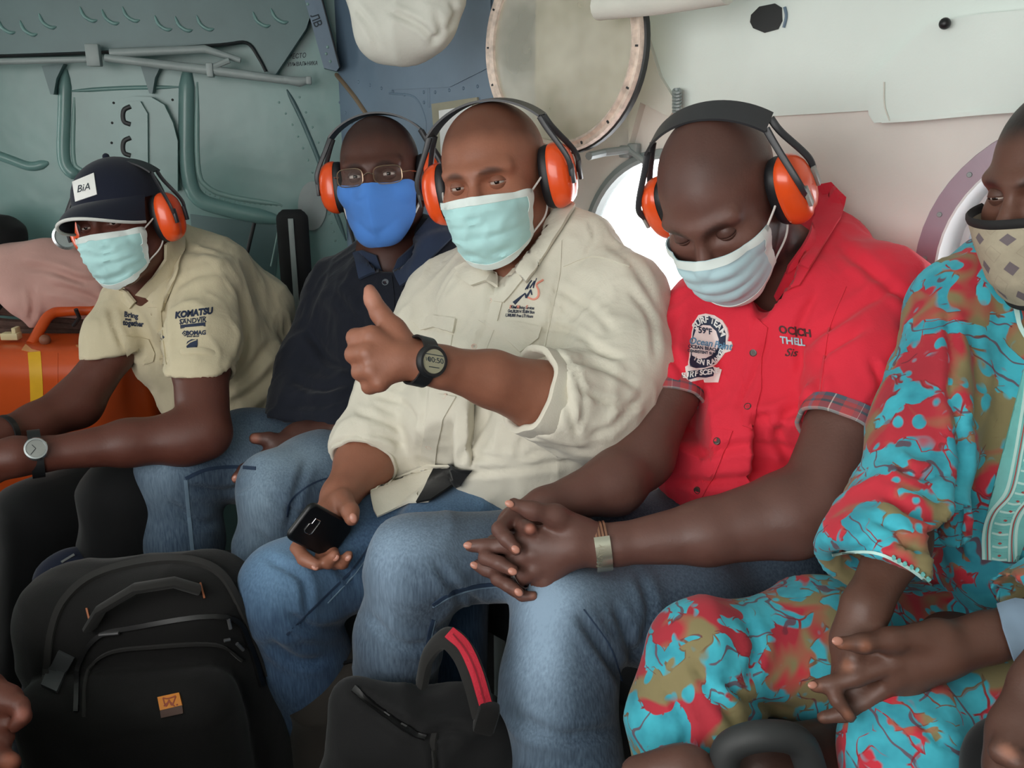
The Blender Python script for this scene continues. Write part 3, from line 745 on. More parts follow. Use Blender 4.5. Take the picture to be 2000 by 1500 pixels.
# ---- skin
def skin_mat(name, rough=0.48):
    t = NT(name); a = t.n('ShaderNodeVertexColor'); a.layer_name = 'tone'
    v = t.coord('Object'); n1 = t.noise(v, 28, 4); n2 = t.noise(v, 260, 2)
    c = t.mix(0.55, a.outputs['Color'], t.mix(1.0, a.outputs['Color'], t.ramp(n1, [(0.3, (0.82, 0.80, 0.79)), (0.7, (1.12, 1.1, 1.08))]), 'MULTIPLY'))
    t.set(Base_Color=c, Roughness=t.ramp(n1, [(0.3, rough-0.06), (0.7, rough+0.1)]), Subsurface_Weight=0.06, Subsurface_Radius=(0.01, 0.004, 0.002), Specular_IOR_Level=0.45)
    t.bump(n2, 0.12, 0.002); return t.m
M_skin = skin_mat('skin')
def paint(o, C):
    at = o.data.color_attributes.new('tone', 'FLOAT_COLOR', 'POINT'); at.data.foreach_set('color', np.c_[C, np.ones(len(C))].astype(np.float32).ravel())
def attr(o, name, val):
    at = o.data.attributes.new(name, 'FLOAT', 'POINT'); at.data.foreach_set('value', np.asarray(val, np.float32))
M_eye = mat('eye white', '#b9aaa0', 0.15, var=0.05); M_iris = mat('dark iris', '#1a0f0b', 0.08, var=0.1)
M_nail = mat('fingernail', '#b9806e', 0.3, var=0.05)
def nail(person, q, tipq, wpx=9, m=None):
    """fingernail at pixel/depth q on the camera side of the finger, pointing to tipq"""
    c = P(*q); t = P(*tipq) - c; t /= np.linalg.norm(t); n = CAM - c; n /= np.linalg.norm(n); n = n - t*(n @ t); n /= np.linalg.norm(n); s = np.cross(t, n)
    r = wpx*q[2]/F/2; mb = MB(); mb.ball(c, (r, r*1.35, r*0.4), np.array([s, t, n]), 12, 8); return mb.build('fingernail', m or M_nail, person)
def make_body(person, S, H, base, hair=None, h=0.0042, tips=(), beard=None):
    V, Q = S.mesh(h, 2)
    o = obj('body', V, Q, M_skin, person); C = np.tile(np.array(lin(base)), (len(V), 1))
    L = H.l(V) if H is not None else None
    if L is not None:
        ishead = np.linalg.norm(L*np.array([1, 0.8, 0.8]), axis=1) < 0.17
        warm = np.exp(-((L[:, 1]-0.09)**2/0.003 + (L[:, 2]+0.02)**2/0.004))*ishead
        C = C*(1 + 0.18*warm[:, None]*np.array([1, 0.7, 0.5]))
        for sg in (-1, 1):   # eyebrows
            d = (L[:, 0]-sg*0.030)**2/0.020**2 + (L[:, 2]-(0.0225-abs(0))+12*(L[:, 0]-sg*0.030)**2)**2/0.0055**2
            b = np.exp(-d**2)*(L[:, 1] > 0.05)*ishead; C = C*(1-0.72*b[:, None])
        if hair is not None:   # shaved or cropped hair, darker than the skin
            hl = (L[:, 2]-0.055) + 0.55*(0.055-L[:, 1])*0.6 + 0.006*(vnoise(L*90)-0.5)
            m = np.clip(hl/0.025, 0, 1)*ishead; C = C*(1-m[:, None]) + np.array(lin(hair))*m[:, None]
        if beard is not None:
            m = np.clip((0.066-np.abs(L[:, 1]-0.02))/0.02, 0, 1)*np.clip((-0.03-L[:, 2])/0.02, 0, 1)*np.clip((L[:, 2]+0.14)/0.02, 0, 1)*ishead*(0.55+0.45*vnoise(L*160)); C = C*(1-m[:, None]) + np.array(lin(beard))*m[:, None]
    for (q, r, col) in tips:   # lighter palms and finger pads
        d = np.linalg.norm(V - P(*q), axis=1)/(r*q[2]/F); m = np.clip(1.6-d*1.4, 0, 1)[:, None]*0.8; C = C*(1-m) + np.array(lin(col))*m
    paint(o, C); return o, V, Q
def eyes(person, H, base, up=18, low=-14, look=(0, 0)):
    for sg in (-1, 1):
        c = np.array([sg*0.0325, 0.0765, 0.003]); mb = MB(); mb.ball(H.w(c), 0.0125*H.s, H.ax, 20, 14); e = mb.build('eye', M_eye, person)
        a, b = (math.radians(v) for v in look); d = np.array([math.sin(a)*math.cos(b), math.cos(a)*math.cos(b), math.sin(b)])
        x = np.cross(d, [0, 0, 1.0]); x /= np.linalg.norm(x); ir = MB(); A = np.array([x, np.cross(d, x), d]) @ H.ax
        ir.ball(H.w(c + d*0.0078), (0.0062*H.s, 0.0062*H.s, 0.0052*H.s), A, 16, 6, zmin=0); ir.build('iris', M_iris, e)
        for nm, e0, e1 in (('upper_eyelid', up, 80), ('lower_eyelid', low, -75)):
            L = []; nu, nv = 21, 8
            for j in range(nv):
                for i in range(nu):
                    ph = math.radians(-88 + 176*i/(nu-1)); k = math.cos(ph)**0.7 if math.cos(ph) > 0 else 0
                    el0 = math.radians(-2 + (e0+2)*k); el = el0 + (math.radians(e1)-el0)*j/(nv-1); r = 0.0140 + 0.0006*(j == 0)
                    L.append(c + r*np.array([math.sin(ph)*math.cos(el), math.cos(ph)*math.cos(el), math.sin(el)]))
            Fc = grid_faces(nu, nv); 
            if nm[0] == 'l': Fc = [f[::-1] for f in Fc]
            V, Fc = thicken(H.w(L), Fc, 0.0008*H.s)
            o = obj(nm, V, Fc, M_skin, person); paint(o, np.tile(np.array(lin(base))*(0.8 if nm[0] == 'u' else 0.95), (len(V), 1)))
def cloth(name, S, m, person, h=0.006, folds=(), rum=None, smooth=3, zmin=None):
    V, Q = S.mesh(h, smooth, zmin)
    if rum:
        for r in rum: V = rumple(V, Q, *r)
    if folds: V = crease(V, Q, folds)
    if name in ('shirt', 'tunic'): V = rumple(V, Q, 0.0032, 34, (1, 1, 0.45), 301)
    o = obj(name, V, Q, m, person); return o, V, Q, bvh(V, Q)

# ---- ear defenders
M_or = mat('orange shell plastic', '#e8521f', 0.28, var=0.05, vscale=20, coat=0.3)
M_band = mat('grey black band plastic', '#2e2f33', 0.42, var=0.1)
M_cush = mat('black cushion', '#15161a', 0.5, var=0.1)
M_clip = mat('grey clip', '#8d8d88', 0.4, var=0.08)
def ear_defenders(H, label, group=None, wide=1.0, band_back=0.0, clip=None, push=True):
    e = empty('ear_defenders', H.w((0, 0, -0.06)), label, 'ear defenders', group); s = H.s
    yb = band_back
    # headband: a flat strap over the crown that forks into two arms at each side
    n = 25; V = []; zt = 0.138; xs = 0.092*wide
    arc = []
    for i in range(n):
        a = math.radians(40 + 100*i/(n-1)); arc.append((0.118*wide*math.cos(a), 0.107*math.sin(a)+0.016, a))
    for (x, z, a) in arc:
        hw = 0.020
        for (dy, dr) in ((-hw, 0), (hw, 0), (hw, 0.0035), (-hw, 0.0035)): V.append((x + dr*math.cos(a), yb+dy, z + dr*math.sin(a)))
    Fc = []
    for i in range(n-1):
        for k in range(4): Fc.append([4*i+k, 4*i+(k+1) % 4, 4*(i+1)+(k+1) % 4, 4*(i+1)+k])
    Fc += [[3, 2, 1, 0], [4*(n-1)+k for k in range(4)]]
    band = obj('headband', H.w(push_out(np.array(V), 0.0015) if push else V), Fc, M_band, e, True, None, 40)
    for sg in (-1, 1):
        xe, ze = sg*arc[0][0], arc[0][1]
        cup = empty('ear_cup', H.w((sg*0.1*wide, -0.008, -0.008))); cup.parent = e; cup.location = H.w((sg*0.1*wide, -0.008, -0.008)) - wloc(e)
        # cup shell: superellipse lathe, pinched at the front arm channel
        def lobe(prof, N=36, ay=0.036, az=0.052):
            V = []
            for (f, xo) in prof:
                for j in range(N):
                    a = 2*math.pi*j/N; ca, sa = math.cos(a), math.sin(a); q = (abs(ca)**2.4 + abs(sa)**2.4)**(-1/2.4)
                    ridge = -0.004*math.exp(-((ca*ay*f)/0.007)**2)*(1 if xo > 0.025 and sa < 0 else 0)
                    V.append((sg*(0.080*wide + xo + ridge), -0.008 + ay*f*ca*q, -0.010 + az*f*sa*q))
            k = len(prof); Fc = grid_faces(N, k, True) + [[(k-1)*N+j for j in range(N)]]
            if sg < 0: Fc = [f[::-1] for f in Fc]
            Fc = [f[::-1] for f in Fc]
            return H.w(V), Fc
        Vv, Ff = lobe([(0.97, 0.012), (1.0, 0.015), (1.0, 0.020), (0.97, 0.027), (0.90, 0.034), (0.78, 0.040), (0.60, 0.044), (0.35, 0.0465), (0.12, 0.047)])
        obj('shell', Vv, Ff, M_or, cup, True, None, 60)
        Vv, Ff = lobe([(0.80, -0.004), (0.92, -0.002), (0.97, 0.004), (0.97, 0.010), (0.93, 0.014)]); obj('cushion', Vv, Ff, M_cush, cup, True, None, 60)
        for sy in (-1, 1):
            p0 = np.array([xe*1.0, yb + sy*0.011, ze]); p3 = np.array([sg*(0.121*wide+0.004), -0.008 + sy*0.021, -0.012])
            p1 = np.array([xe + sg*0.010, yb*0.7 + sy*0.014, ze-0.020]); p2 = np.array([sg*(0.119*wide+0.005), -0.008 + sy*0.026, 0.018])
            mb = MB(); pts = H.w(bez([p0, p1, p2, p3], 7)); mb.tube(pts, np.linspace(0.0052, 0.0042, len(pts))*s, 8, flat=(0.6, 1.0)); mb.build('arm', M_band, band)
            mb = MB(); a = H.w(p3 + np.array([0, 0, 0.018])); b = H.w(p3 - np.array([0, 0, 0.012])); t = (b-a)/np.linalg.norm(b-a)
            sd = H.ax[0]*sg; mb.box((a+b)/2 + sd*0.002*s, (0.0028*s, 0.0046*s, np.linalg.norm(b-a)/2), np.array([sd, np.cross(t, sd), t]), 0.0012*s); mb.build('clip', clip or M_band, cup)
    return e
# ---- masks
def pleat_mat(name, col):
    t = NT(name); v = t.coord('Object'); n = t.noise(v, 16, 3)
    c = lin(col); t.set(Base_Color=t.ramp(n, [(0.3, tuple(x*0.94 for x in c)), (0.7, tuple(min(1, x*1.05) for x in c))]), Roughness=0.75, Sheen_Weight=0.1)
    t.bump(t.noise(v, 420, 2), 0.12, 0.001); return t.m
M_surg = pleat_mat('aqua mask fabric', '#b2dede'); M_surg_edge = mat('white mask edge', '#dfe9e6', 0.75, var=0.03); M_loop = mat('white elastic', '#d9d5d0', 0.7, var=0.03)
M_surg2 = pleat_mat('pale blue mask fabric', '#b9d8e0')
def mask_surface(prof, nu=41, nv=29, side=None, wide=1.0, pleat=0.0, pinch=0.0, power=2.3, margin=0.004, crumple=0.0, seed=0):
    """prof rows: (v, yc, zc, xs, ys, zs): centre line y,z and side x,y,z"""
    pr = np.array(prof); L = []
    for j in range(nv):
        v = j/(nv-1); yc, zc, xs, ys, zs = (np.interp(v, pr[:, 0], pr[:, i]) for i in range(1, 6))
        for i in range(nu):
            u = -1 + 2*i/(nu-1); k = abs(u)**power; kx = math.sin(u*math.pi/2*0.92)/math.sin(math.pi/2*0.92)
            y = yc + (ys-yc)*k - pinch*math.exp(-(u/0.12)**2)*0; z = zc + (zs-zc)*abs(u)**1.6
            if pleat: y += pleat*(abs((v*4.2) % 1.0-0.5)*2-0.5)*(1-abs(u)**4)*(0.12 < v < 0.93)
            L.append((kx*xs*wide, y, z))
    L = np.array(L)
    if crumple:
        c = vnoise(L*np.array([40, 30, 70]) + 5, seed); c = (1-np.abs(2*c-1))**3; L[:, 1] += crumple*(c-0.3)
    return push_out(L, margin), nu, nv
SURG = [(0, 0.118, -0.010, 0.064, 0.050, -0.020), (0.12, 0.123, -0.024, 0.066, 0.048, -0.028), (0.35, 0.126, -0.050, 0.066, 0.046, -0.046), (0.65, 0.120, -0.082, 0.064, 0.044, -0.066), (0.88, 0.104, -0.112, 0.062, 0.044, -0.082), (1, 0.086, -0.124, 0.060, 0.044, -0.090)]
def surgical_mask(H, label, m, prof=SURG, pleat=0.004, crumple=0.006, seed=1, wide=1.0):
    L, nu, nv = mask_surface(prof, pleat=pleat, crumple=crumple, seed=seed, wide=wide)
    mk = empty('face_mask', H.w((0, 0.09, -0.12)), label, 'face mask'); Fc = grid_faces(nu, nv)
    V, F2 = thicken(H.w(L), [f[::-1] for f in Fc], 0.0012)
    pan = obj('panel', V, F2, m, mk, True, None, 60)
    def strip(idx, wd, nm, off=0.0008):
        pts = np.array(idx); a = L[pts[0]] + [0, off, 0]; b = L[pts[1]] + [0, off, 0]; n = len(a)
        Vs = np.concatenate([a, b]); Fs = [[i+1, i, n+i, n+i+1] for i in range(n-1)]
        if nm == 'side_binding': pass
        Vw, Fw = thicken(H.w(Vs), Fs, 0.0012); return obj(nm, Vw, Fw, M_surg_edge, mk, True, None, 60)
    g = np.arange(nu*nv).reshape(nv, nu)
    def band(r0, r1, c0, c1, nm, off):
        sub = g[r0:r1, c0:c1]; Ls = push_out(L[sub.ravel()] + np.array([0, off, 0]), 0.0052); ff = [f[::-1] for f in grid_faces(sub.shape[1], sub.shape[0])]
        Vw, Fw = thicken(H.w(Ls), ff, 0.0012); return obj(nm, Vw, Fw, M_surg_edge, mk, True, None, 60)
    band(0, 4, 0, nu, 'nose_band', 0.0012); band(nv-3, nv, 0, nu, 'bottom_band', 0.001)
    band(0, nv, 0, 3, 'side_binding', 0.0012); band(0, nv, nu-3, nu, 'side_binding', 0.0012)
    for sg, col in ((-1, 0), (1, nu-1)):
        top, bot = L[g[1, col]], L[g[nv-2, col]]; ear = np.array([sg*0.082, -0.010, 0.012]); earb = np.array([sg*0.080, -0.016, -0.030])
        for a, b in ((top, ear), (bot, earb)):
            mid = (a+b)/2 + np.array([sg*0.008, 0.0, -0.006 if a is bot else 0.002]); mb = MB(); mb.tube(H.w(push_out(bez([a, mid, b], 6), 0.003)), 0.0016*H.s, 6); mb.build('ear_loop', M_loop, mk)
    return mk, L, nu, nv
# ---- cloth materials
def fabric(name, col, var=0.06, weave=420, wstr=0.12, rough=0.85, fold=0.0, fscale=14, sheen=0.1):
    t = NT(name); v = t.coord('Object'); c = lin(col); n = t.noise(v, 9, 4)
    t.set(Base_Color=t.ramp(n, [(0.3, tuple(x*(1-var) for x in c)), (0.7, tuple(min(1, x*(1+var)) for x in c))]), Roughness=rough, Sheen_Weight=sheen, Specular_IOR_Level=0.25)
    w = t.noise(v, weave, 2); 
    if fold:
        f = t.noise(t.coord('Object', (1, 1, 0.55)), fscale, 3, 0.5, 1.2); w = t.math('ADD', t.math('MULTIPLY', f, fold), t.math('MULTIPLY', w, 0.03))
        t.bump(w, 0.5, 0.02)
    else: t.bump(w, wstr, 0.001)
    return t.m
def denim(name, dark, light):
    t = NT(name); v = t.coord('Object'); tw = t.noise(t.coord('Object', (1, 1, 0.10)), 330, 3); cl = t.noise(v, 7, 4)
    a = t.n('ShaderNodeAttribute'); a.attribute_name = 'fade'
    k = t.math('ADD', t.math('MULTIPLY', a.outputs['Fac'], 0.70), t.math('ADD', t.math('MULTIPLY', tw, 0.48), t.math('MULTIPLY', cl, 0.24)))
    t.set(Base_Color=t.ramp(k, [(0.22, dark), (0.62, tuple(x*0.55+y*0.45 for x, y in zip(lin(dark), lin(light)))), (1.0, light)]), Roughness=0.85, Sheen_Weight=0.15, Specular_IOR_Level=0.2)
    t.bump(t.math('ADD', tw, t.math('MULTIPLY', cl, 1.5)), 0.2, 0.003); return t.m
M_khaki = fabric('khaki cotton', '#d4cfc0', 0.04, fold=0.30, fscale=13)
M_khaki1 = fabric('tan cotton', '#c6bb9f', 0.04, fold=0.30, fscale=13)
M_navy = fabric('navy cotton', '#151924', 0.08, fold=0.30)
M_red = fabric('red cotton', '#dc2f42', 0.04, fold=0.24, fscale=11)
M_jean2 = denim('mid blue denim', '#24374f', '#93aabc'); M_jean3 = denim('blue denim', '#1f3450', '#7092b2'); M_jean4 = denim('slate blue denim', '#1c2a3d', '#8ba2b8')
M_blackcloth = fabric('black trousers', '#0e0f11', 0.1)
M_thread = mat('pale stitching', '#70879a', 0.8); M_thread_d = mat('dark seam', '#22354e', 0.8)
def batik():
    t = NT('printed batik cotton'); v = t.coord('Object')
    wn = t.n('ShaderNodeTexNoise'); wn.inputs['Scale'].default_value = 16; wn.inputs['Detail'].default_value = 2; t.l(v, wn.inputs['Vector'])
    wv = t.n('ShaderNodeMix', data_type='VECTOR'); wv.inputs['Factor'].default_value = 0.055; t.l(v, wv.inputs['A']); t.l(wn.outputs['Color'], wv.inputs['B']); vw = wv.outputs['Result']
    big = t.noise(vw, 17, 1.5, 0.5, 0.7); olive = t.noise(t.coord('Object', (1, 1, 1), (0.5, 0.3, 0.9)), 10, 2, 0.5, 0.8)
    vo = t.n('ShaderNodeTexVoronoi'); vo.feature = 'DISTANCE_TO_EDGE'; vo.inputs['Scale'].default_value = 34; t.l(vw, vo.inputs['Vector'])
    vc = t.n('ShaderNodeTexVoronoi'); vc.inputs['Scale'].default_value = 34; t.l(vw, vc.inputs['Vector'])
    red = t.mix(t.ramp(t.noise(v, 6, 2), [(0.4, 0.0), (0.6, 1.0)]), lin('#a8303c'), lin('#cc3443'))
    base = t.mix(t.ramp(olive, [(0.44, 0.0), (0.53, 1.0)]), red, lin('#867b57'))
    sep = t.n('ShaderNodeSeparateColor'); t.l(vc.outputs['Color'], sep.inputs[0])
    k = t.math('ADD', big, t.math('MULTIPLY', t.math('SUBTRACT', sep.outputs[0], 0.5), 0.13))
    isl = t.ramp(k, [(0.490, 0.0), (0.515, 1.0)]); edge = t.ramp(vo.outputs['Distance'], [(0.0, 0.0), (0.030, 0.0), (0.055, 1.0)])
    core = t.ramp(k, [(0.55, 0.0), (0.58, 1.0)])
    tq = t.mix(t.ramp(t.noise(v, 22, 3), [(0.35, 0.0), (0.65, 1.0)]), lin('#3593a6'), lin('#46b6c8'))
    c1 = t.mix(isl, base, t.mix(t.math('MAXIMUM', edge, core), t.mix(0.5, base, lin('#5a2a2c')), tq))
    # small petals strewn over the ground between the islands
    vp = t.n('ShaderNodeTexVoronoi'); vp.inputs['Scale'].default_value = 42; t.l(t.coord('Object', (1, 1, 0.5), (0.4, 0.6, 0.2)), vp.inputs['Vector'])
    pet = t.math('MULTIPLY', t.ramp(vp.outputs['Distance'], [(0.30, 1.0), (0.36, 0.0)]), t.ramp(t.noise(v, 15, 2), [(0.48, 0.0), (0.52, 1.0)]))
    c1 = t.mix(pet, c1, tq)
    # thin dark outlines drawn across the print
    ln = t.n('ShaderNodeTexWave'); ln.wave_type = 'RINGS'; ln.inputs['Scale'].default_value = 9; ln.inputs['Distortion'].default_value = 14; ln.inputs['Detail'].default_value = 1.5; t.l(vw, ln.inputs['Vector'])
    thin = t.ramp(ln.outputs['Fac'], [(0.0, 1.0), (0.012, 1.0), (0.03, 0.0)])
    c2 = t.mix(t.math('MULTIPLY', thin, t.ramp(big, [(0.50, 0.0), (0.52, 0.8)])), c1, lin('#6a2b38'))
    f = t.noise(t.coord('Object', (1, 1, 0.6)), 12, 3, 0.5, 1.0)
    t.set(Base_Color=c2, Roughness=0.8, Sheen_Weight=0.1, Specular_IOR_Level=0.25); t.bump(t.math('MULTIPLY', f, 0.25), 0.5, 0.02); return t.m
M_batik = batik()

# ================================================================== PEOPLE
def person(px, py, d, label):
    p = P(px, py, d); return empty('person', np.array([p[0], p[1], FLOOR_Z]), label, 'person')
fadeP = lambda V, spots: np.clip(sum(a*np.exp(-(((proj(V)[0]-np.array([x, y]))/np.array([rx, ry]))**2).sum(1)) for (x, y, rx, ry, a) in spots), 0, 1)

# ------------------------------------------------ man in the middle, thumb up, khaki shirt
p3 = person(1000, 900, 1.7, 'person in a khaki long-sleeved shirt and jeans giving a thumbs up, phone in other hand')
H3 = Head(968, 351, 1.55, 20, 8, 9, 1.07)
S = SDF(); head_sdf(S, H3.w, H3.ax, H3.s, 1.06)
chain(S, [(985, 440, 1.60, 80), (1000, 540, 1.635, 86), (1005, 640, 1.63, 90), (1000, 900, 1.66, 90)], 0.03)
chain(S, [(990, 600, 1.66, 70), (850, 590, 1.74, 42), (752, 810, 1.66, 52)], 0.02)
chain(S, [(752, 810, 1.66, 52), (712, 905, 1.58, 55), (664, 968, 1.49, 33)], 0.02)
chain(S, [(664, 968, 1.49, 33), (645, 1015, 1.445, 32), (622, 1062, 1.43, 28)], 0.02)      # phone hand
chain(S, [(668, 975, 1.45, 22), (684, 998, 1.405, 16.5), (687, 1013, 1.392, 14.5)], 0.008)
chain(S, [(600, 1040, 1.43, 18), (580, 1072, 1.40, 13.5), (594, 1092, 1.385, 14.5), (618, 1104, 1.378, 11.5)], 0.004)
chain(S, [(622, 1068, 1.43, 18), (626, 1098, 1.40, 13.5), (642, 1098, 1.385, 13.5), (653, 1085, 1.372, 11.5)], 0.004)
chain(S, [(640, 1065, 1.43, 18), (655, 1100, 1.40, 12.5), (669, 1100, 1.388, 12.0), (681, 1085, 1.375, 10)], 0.004)
chain(S, [(1010, 600, 1.62, 70), (1210, 590, 1.5, 55), (1150, 800, 1.38, 66), (1060, 776, 1.33, 68), (960, 740, 1.28, 54), (860, 716, 1.235, 39), (835, 712, 1.23, 38)], 0.015)
for mc in ((728, 656, 1.214, 20), (720, 690, 1.205, 20), (727, 722, 1.205, 19), (742, 745, 1.208, 18)):
    chain(S, [(834, 710, 1.232, 30), (785, 704, 1.225, 28), mc], 0.012)
for ch in ([(724, 656, 1.215, 20), (695, 660, 1.228, 18.5), (700, 668, 1.262, 16), (735, 676, 1.272, 15)],
           [(716, 690, 1.205, 20), (692, 692, 1.220, 18.5), (697, 697, 1.255, 16), (735, 700, 1.266, 15)],
           [(724, 724, 1.205, 19), (704, 726, 1.222, 17.5), (708, 730, 1.255, 15), (740, 728, 1.264, 14)],
           [(742, 748, 1.208, 18.5), (722, 754, 1.225, 16), (728, 754, 1.255, 14), (750, 750, 1.262, 13)]): chain(S, ch, 0.005)
chain(S, [(805, 688, 1.235, 26), (768, 645, 1.238, 23), (742, 612, 1.243, 17), (727, 585, 1.246, 13.5), (722, 566, 1.246, 11.5)], 0.012)
S.rc(P(1000, 950, 1.66), P(600, 1150, 1.45), 0.05, 0.04, 0.02); S.rc(P(600, 1150, 1.45), P(620, 1450, 1.54), 0.04, 0.03, 0.02)
body3, V3, Q3 = make_body(p3, S, H3, '#8f5d49', '#6d4434', tips=[((722, 580, 1.24), 26, '#b8806c'), ((740, 606, 1.22), 14, '#a8705c'), ((605, 1098, 1.37), 22, '#a06a56'), ((650, 1092, 1.36), 18, '#a06a56'), ((687, 1013, 1.37), 14, '#9a6450')])
eyes(p3, H3, '#8f5d49', 8, -9, (-12, 3))
for q, tq in (((615, 1108, 1.371), (622, 1112, 1.371)), ((656, 1090, 1.366), (660, 1086, 1.366)), ((680, 1090, 1.369), (684, 1086, 1.369))): nail(p3, q, tq, 11)
nail(p3, (690, 1012, 1.381), (692, 1018, 1.381), 15)
S = SDF(); fr = tframe(0, 6)
tor(S, 1012, 655, 1.64, (0.205, 0.135, 0.17), fr); tor(S, 985, 820, 1.57, (0.205, 0.165, 0.145), fr, 0.08); tor(S, 990, 895, 1.60, (0.20, 0.15, 0.09), fr, 0.05)
chain(S, [(870, 560, 1.75, 58), (1000, 515, 1.70, 62), (1110, 500, 1.60, 62), (1225, 580, 1.49, 74)], 0.06)
chain(S, [(1075, 445, 1.62, 42), (1150, 480, 1.56, 50)], 0.05)
chain(S, [(858, 590, 1.74, 68), (775, 780, 1.66, 80), (722, 880, 1.60, 70), (705, 925, 1.58, 66)], 0.03)
chain(S, [(1218, 595, 1.49, 88), (1212, 720, 1.43, 100), (1160, 800, 1.38, 92), (1085, 778, 1.34, 84), (1030, 762, 1.32, 84)], 0.035)
# openings of the rolled-up sleeves
a, _ = Tp((716, 896, 1.59, 1)); b, _ = Tp((664, 968, 1.49, 1)); nrm = (b-a)/np.linalg.norm(b-a); cp = a + nrm*0.004
S.cut(cp, nrm*0.8 + np.array([0, 0, -0.35]), a-0.16, a+0.16)
a, _ = Tp((1078, 776, 1.34, 1)); b, _ = Tp((960, 738, 1.28, 1)); nrm = (b-a)/np.linalg.norm(b-a)
S.cut(P(1052, 770, 1.33), nrm, a-np.array([0.12, 0.12, 0.13]), a+np.array([0.09, 0.12, 0.13]))
S.ell(H3.w((0, -0.01, -0.10)), (0.066, 0.072, 0.10), H3.ax, 0.02, 's')
S.rc(P(966, 566, 1.505), P(984, 505, 1.53), 0.006, 0.034, 0.006, 's')
folds3 = [([(1040, 640), (1120, 650), (1180, 690), (1230, 700)], 7, 4.3), ([(1080, 560), (1150, 600), (1200, 650)], 8, 3.7), ([(1110, 700), (1180, 720), (1250, 760)], 7, 5.0), ([(1130, 760), (1200, 790), (1260, 790)], 6, 4.3),
          ([(1095, 520), (1080, 600), (1060, 680), (1062, 740)], 5, 4.3), ([(1090, 700), (1105, 780), (1130, 860)], 6, 5.6), ([(1060, 690), (1120, 720), (1140, 800), (1120, 850)], 5, 3.7), ([(1150, 850), (1200, 830), (1260, 760)], 7, 3.7),
          ([(890, 910), (930, 850), (960, 790)], 7, 4.3), ([(930, 890), (1000, 900), (1060, 880)], 6, 3.7), ([(1000, 830), (1080, 870), (1150, 880)], 6, 4.3), ([(820, 900), (900, 920), (1000, 915), (1130, 900)], 7, 5.0), ([(1060, 840), (1010, 800), (940, 790)], 6, 3.1),
          ([(690, 800), (740, 820), (790, 840)], 6, 3.7), ([(700, 845), (750, 850), (790, 870)], 5, 3.7), ([(730, 770), (790, 790), (820, 830)], 6, 3.7), ([(800, 700), (830, 760), (820, 850)], 7, 4.3), ([(850, 600), (870, 690), (900, 760)], 7, 3.1), ([(960, 560), (950, 640), (900, 740)], 6, 3.1),
          ([(1180, 470), (1240, 520), (1280, 600)], 8, 3.1), ([(1130, 520), (1160, 470), (1150, 430)], 5, 3.1), ([(1225, 560), (1270, 620), (1280, 700)], 7, 3.7), ([(1010, 900), (1020, 860), (1060, 830)], 5, 3.1)]
shirt3, Vs3, Qs3, T3 = cloth('shirt', S, M_khaki, p3, 0.006, folds3, [(0.006, 16, (1, 1, 0.6), 3)])
S = SDF(); tor(S, 1000, 975, 1.62, (0.20, 0.17, 0.11), tframe(), 0.05)
chain(S, [(930, 1000, 1.68, 104), (760, 1070, 1.56, 100), (558, 1145, 1.43, 88)], 0.05); chain(S, [(558, 1150, 1.43, 88), (595, 1290, 1.50, 82), (640, 1560, 1.64, 70)], 0.03)
chain(S, [(1060, 985, 1.60, 100), (920, 1035, 1.50, 86), (870, 1055, 1.46, 82), (880, 1400, 1.52, 66)], 0.04)
jean3, Vj3, Qj3, TJ3 = cloth('jeans', S, M_jean3, p3, 0.007, [([(520, 1090), (590, 1130), (600, 1200)], 8, 6), ([(600, 1010), (640, 1080), (700, 1150)], 9, 5), ([(560, 1200), (620, 1230), (680, 1220)], 9, 7), ([(520, 1250), (580, 1290), (640, 1290)], 9, 6), ([(940, 960), (1000, 985), (1090, 950)], 9, 6)], [(0.008, 9, (1, 1, 0.7), 5)])
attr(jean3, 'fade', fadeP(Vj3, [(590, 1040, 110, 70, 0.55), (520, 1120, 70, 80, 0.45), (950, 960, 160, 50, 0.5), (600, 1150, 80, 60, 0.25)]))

# ------------------------------------------------ man in the red shirt
p4 = person(1450, 1000, 1.6, 'person in a red short-sleeved shirt and slate jeans looking down, hands clasped')
H4 = Head(1410, 386, 1.32, 22, 40, 7, 1.04)
S = SDF(); head_sdf(S, H4.w, H4.ax, H4.s, 1.0)
chain(S, [(1460, 440, 1.37, 72), (1530, 530, 1.44, 80), (1540, 650, 1.5, 90), (1480, 950, 1.55, 90)], 0.03)
chain(S, [(1500, 620, 1.48, 60), (1360, 620, 1.47, 50), (1300, 770, 1.42, 60), (1252, 890, 1.36, 62), (1200, 945, 1.31, 58), (1062, 990, 1.25, 33)], 0.02)
chain(S, [(1560, 600, 1.45, 60), (1725, 590, 1.35, 60), (1655, 830, 1.24, 76), (1600, 985, 1.20, 82), (1545, 1005, 1.20, 84), (1380, 1040, 1.20, 62), (1200, 1064, 1.20, 38), (1172, 1066, 1.20, 37)], 0.015)
for mc in ((1052, 1046, 1.187, 20), (1040, 1080, 1.184, 20), (1044, 1112, 1.187, 19), (1066, 1134, 1.192, 18)): chain(S, [(1172, 1066, 1.20, 31), (1120, 1064, 1.195, 32), mc], 0.014)
for ch in ([(1052, 1048, 1.185, 20), (992, 1065, 1.195, 17), (948, 1066, 1.20, 14.5), (919, 1066, 1.205, 12.5)],
           [(1040, 1082, 1.185, 20), (985, 1108, 1.20, 16), (950, 1112, 1.205, 14), (932, 1104, 1.21, 11.5)],
           [(1044, 1112, 1.185, 19), (1004, 1138, 1.20, 15), (985, 1140, 1.22, 12)],
           [(1066, 1136, 1.19, 18), (1038, 1158, 1.205, 13), (1020, 1160, 1.22, 11)]): chain(S, ch, 0.004)
chain(S, [(1140, 1036, 1.195, 26), (1085, 1007, 1.178, 20), (1040, 997, 1.165, 15.5), (1003, 985, 1.16, 13)], 0.012)
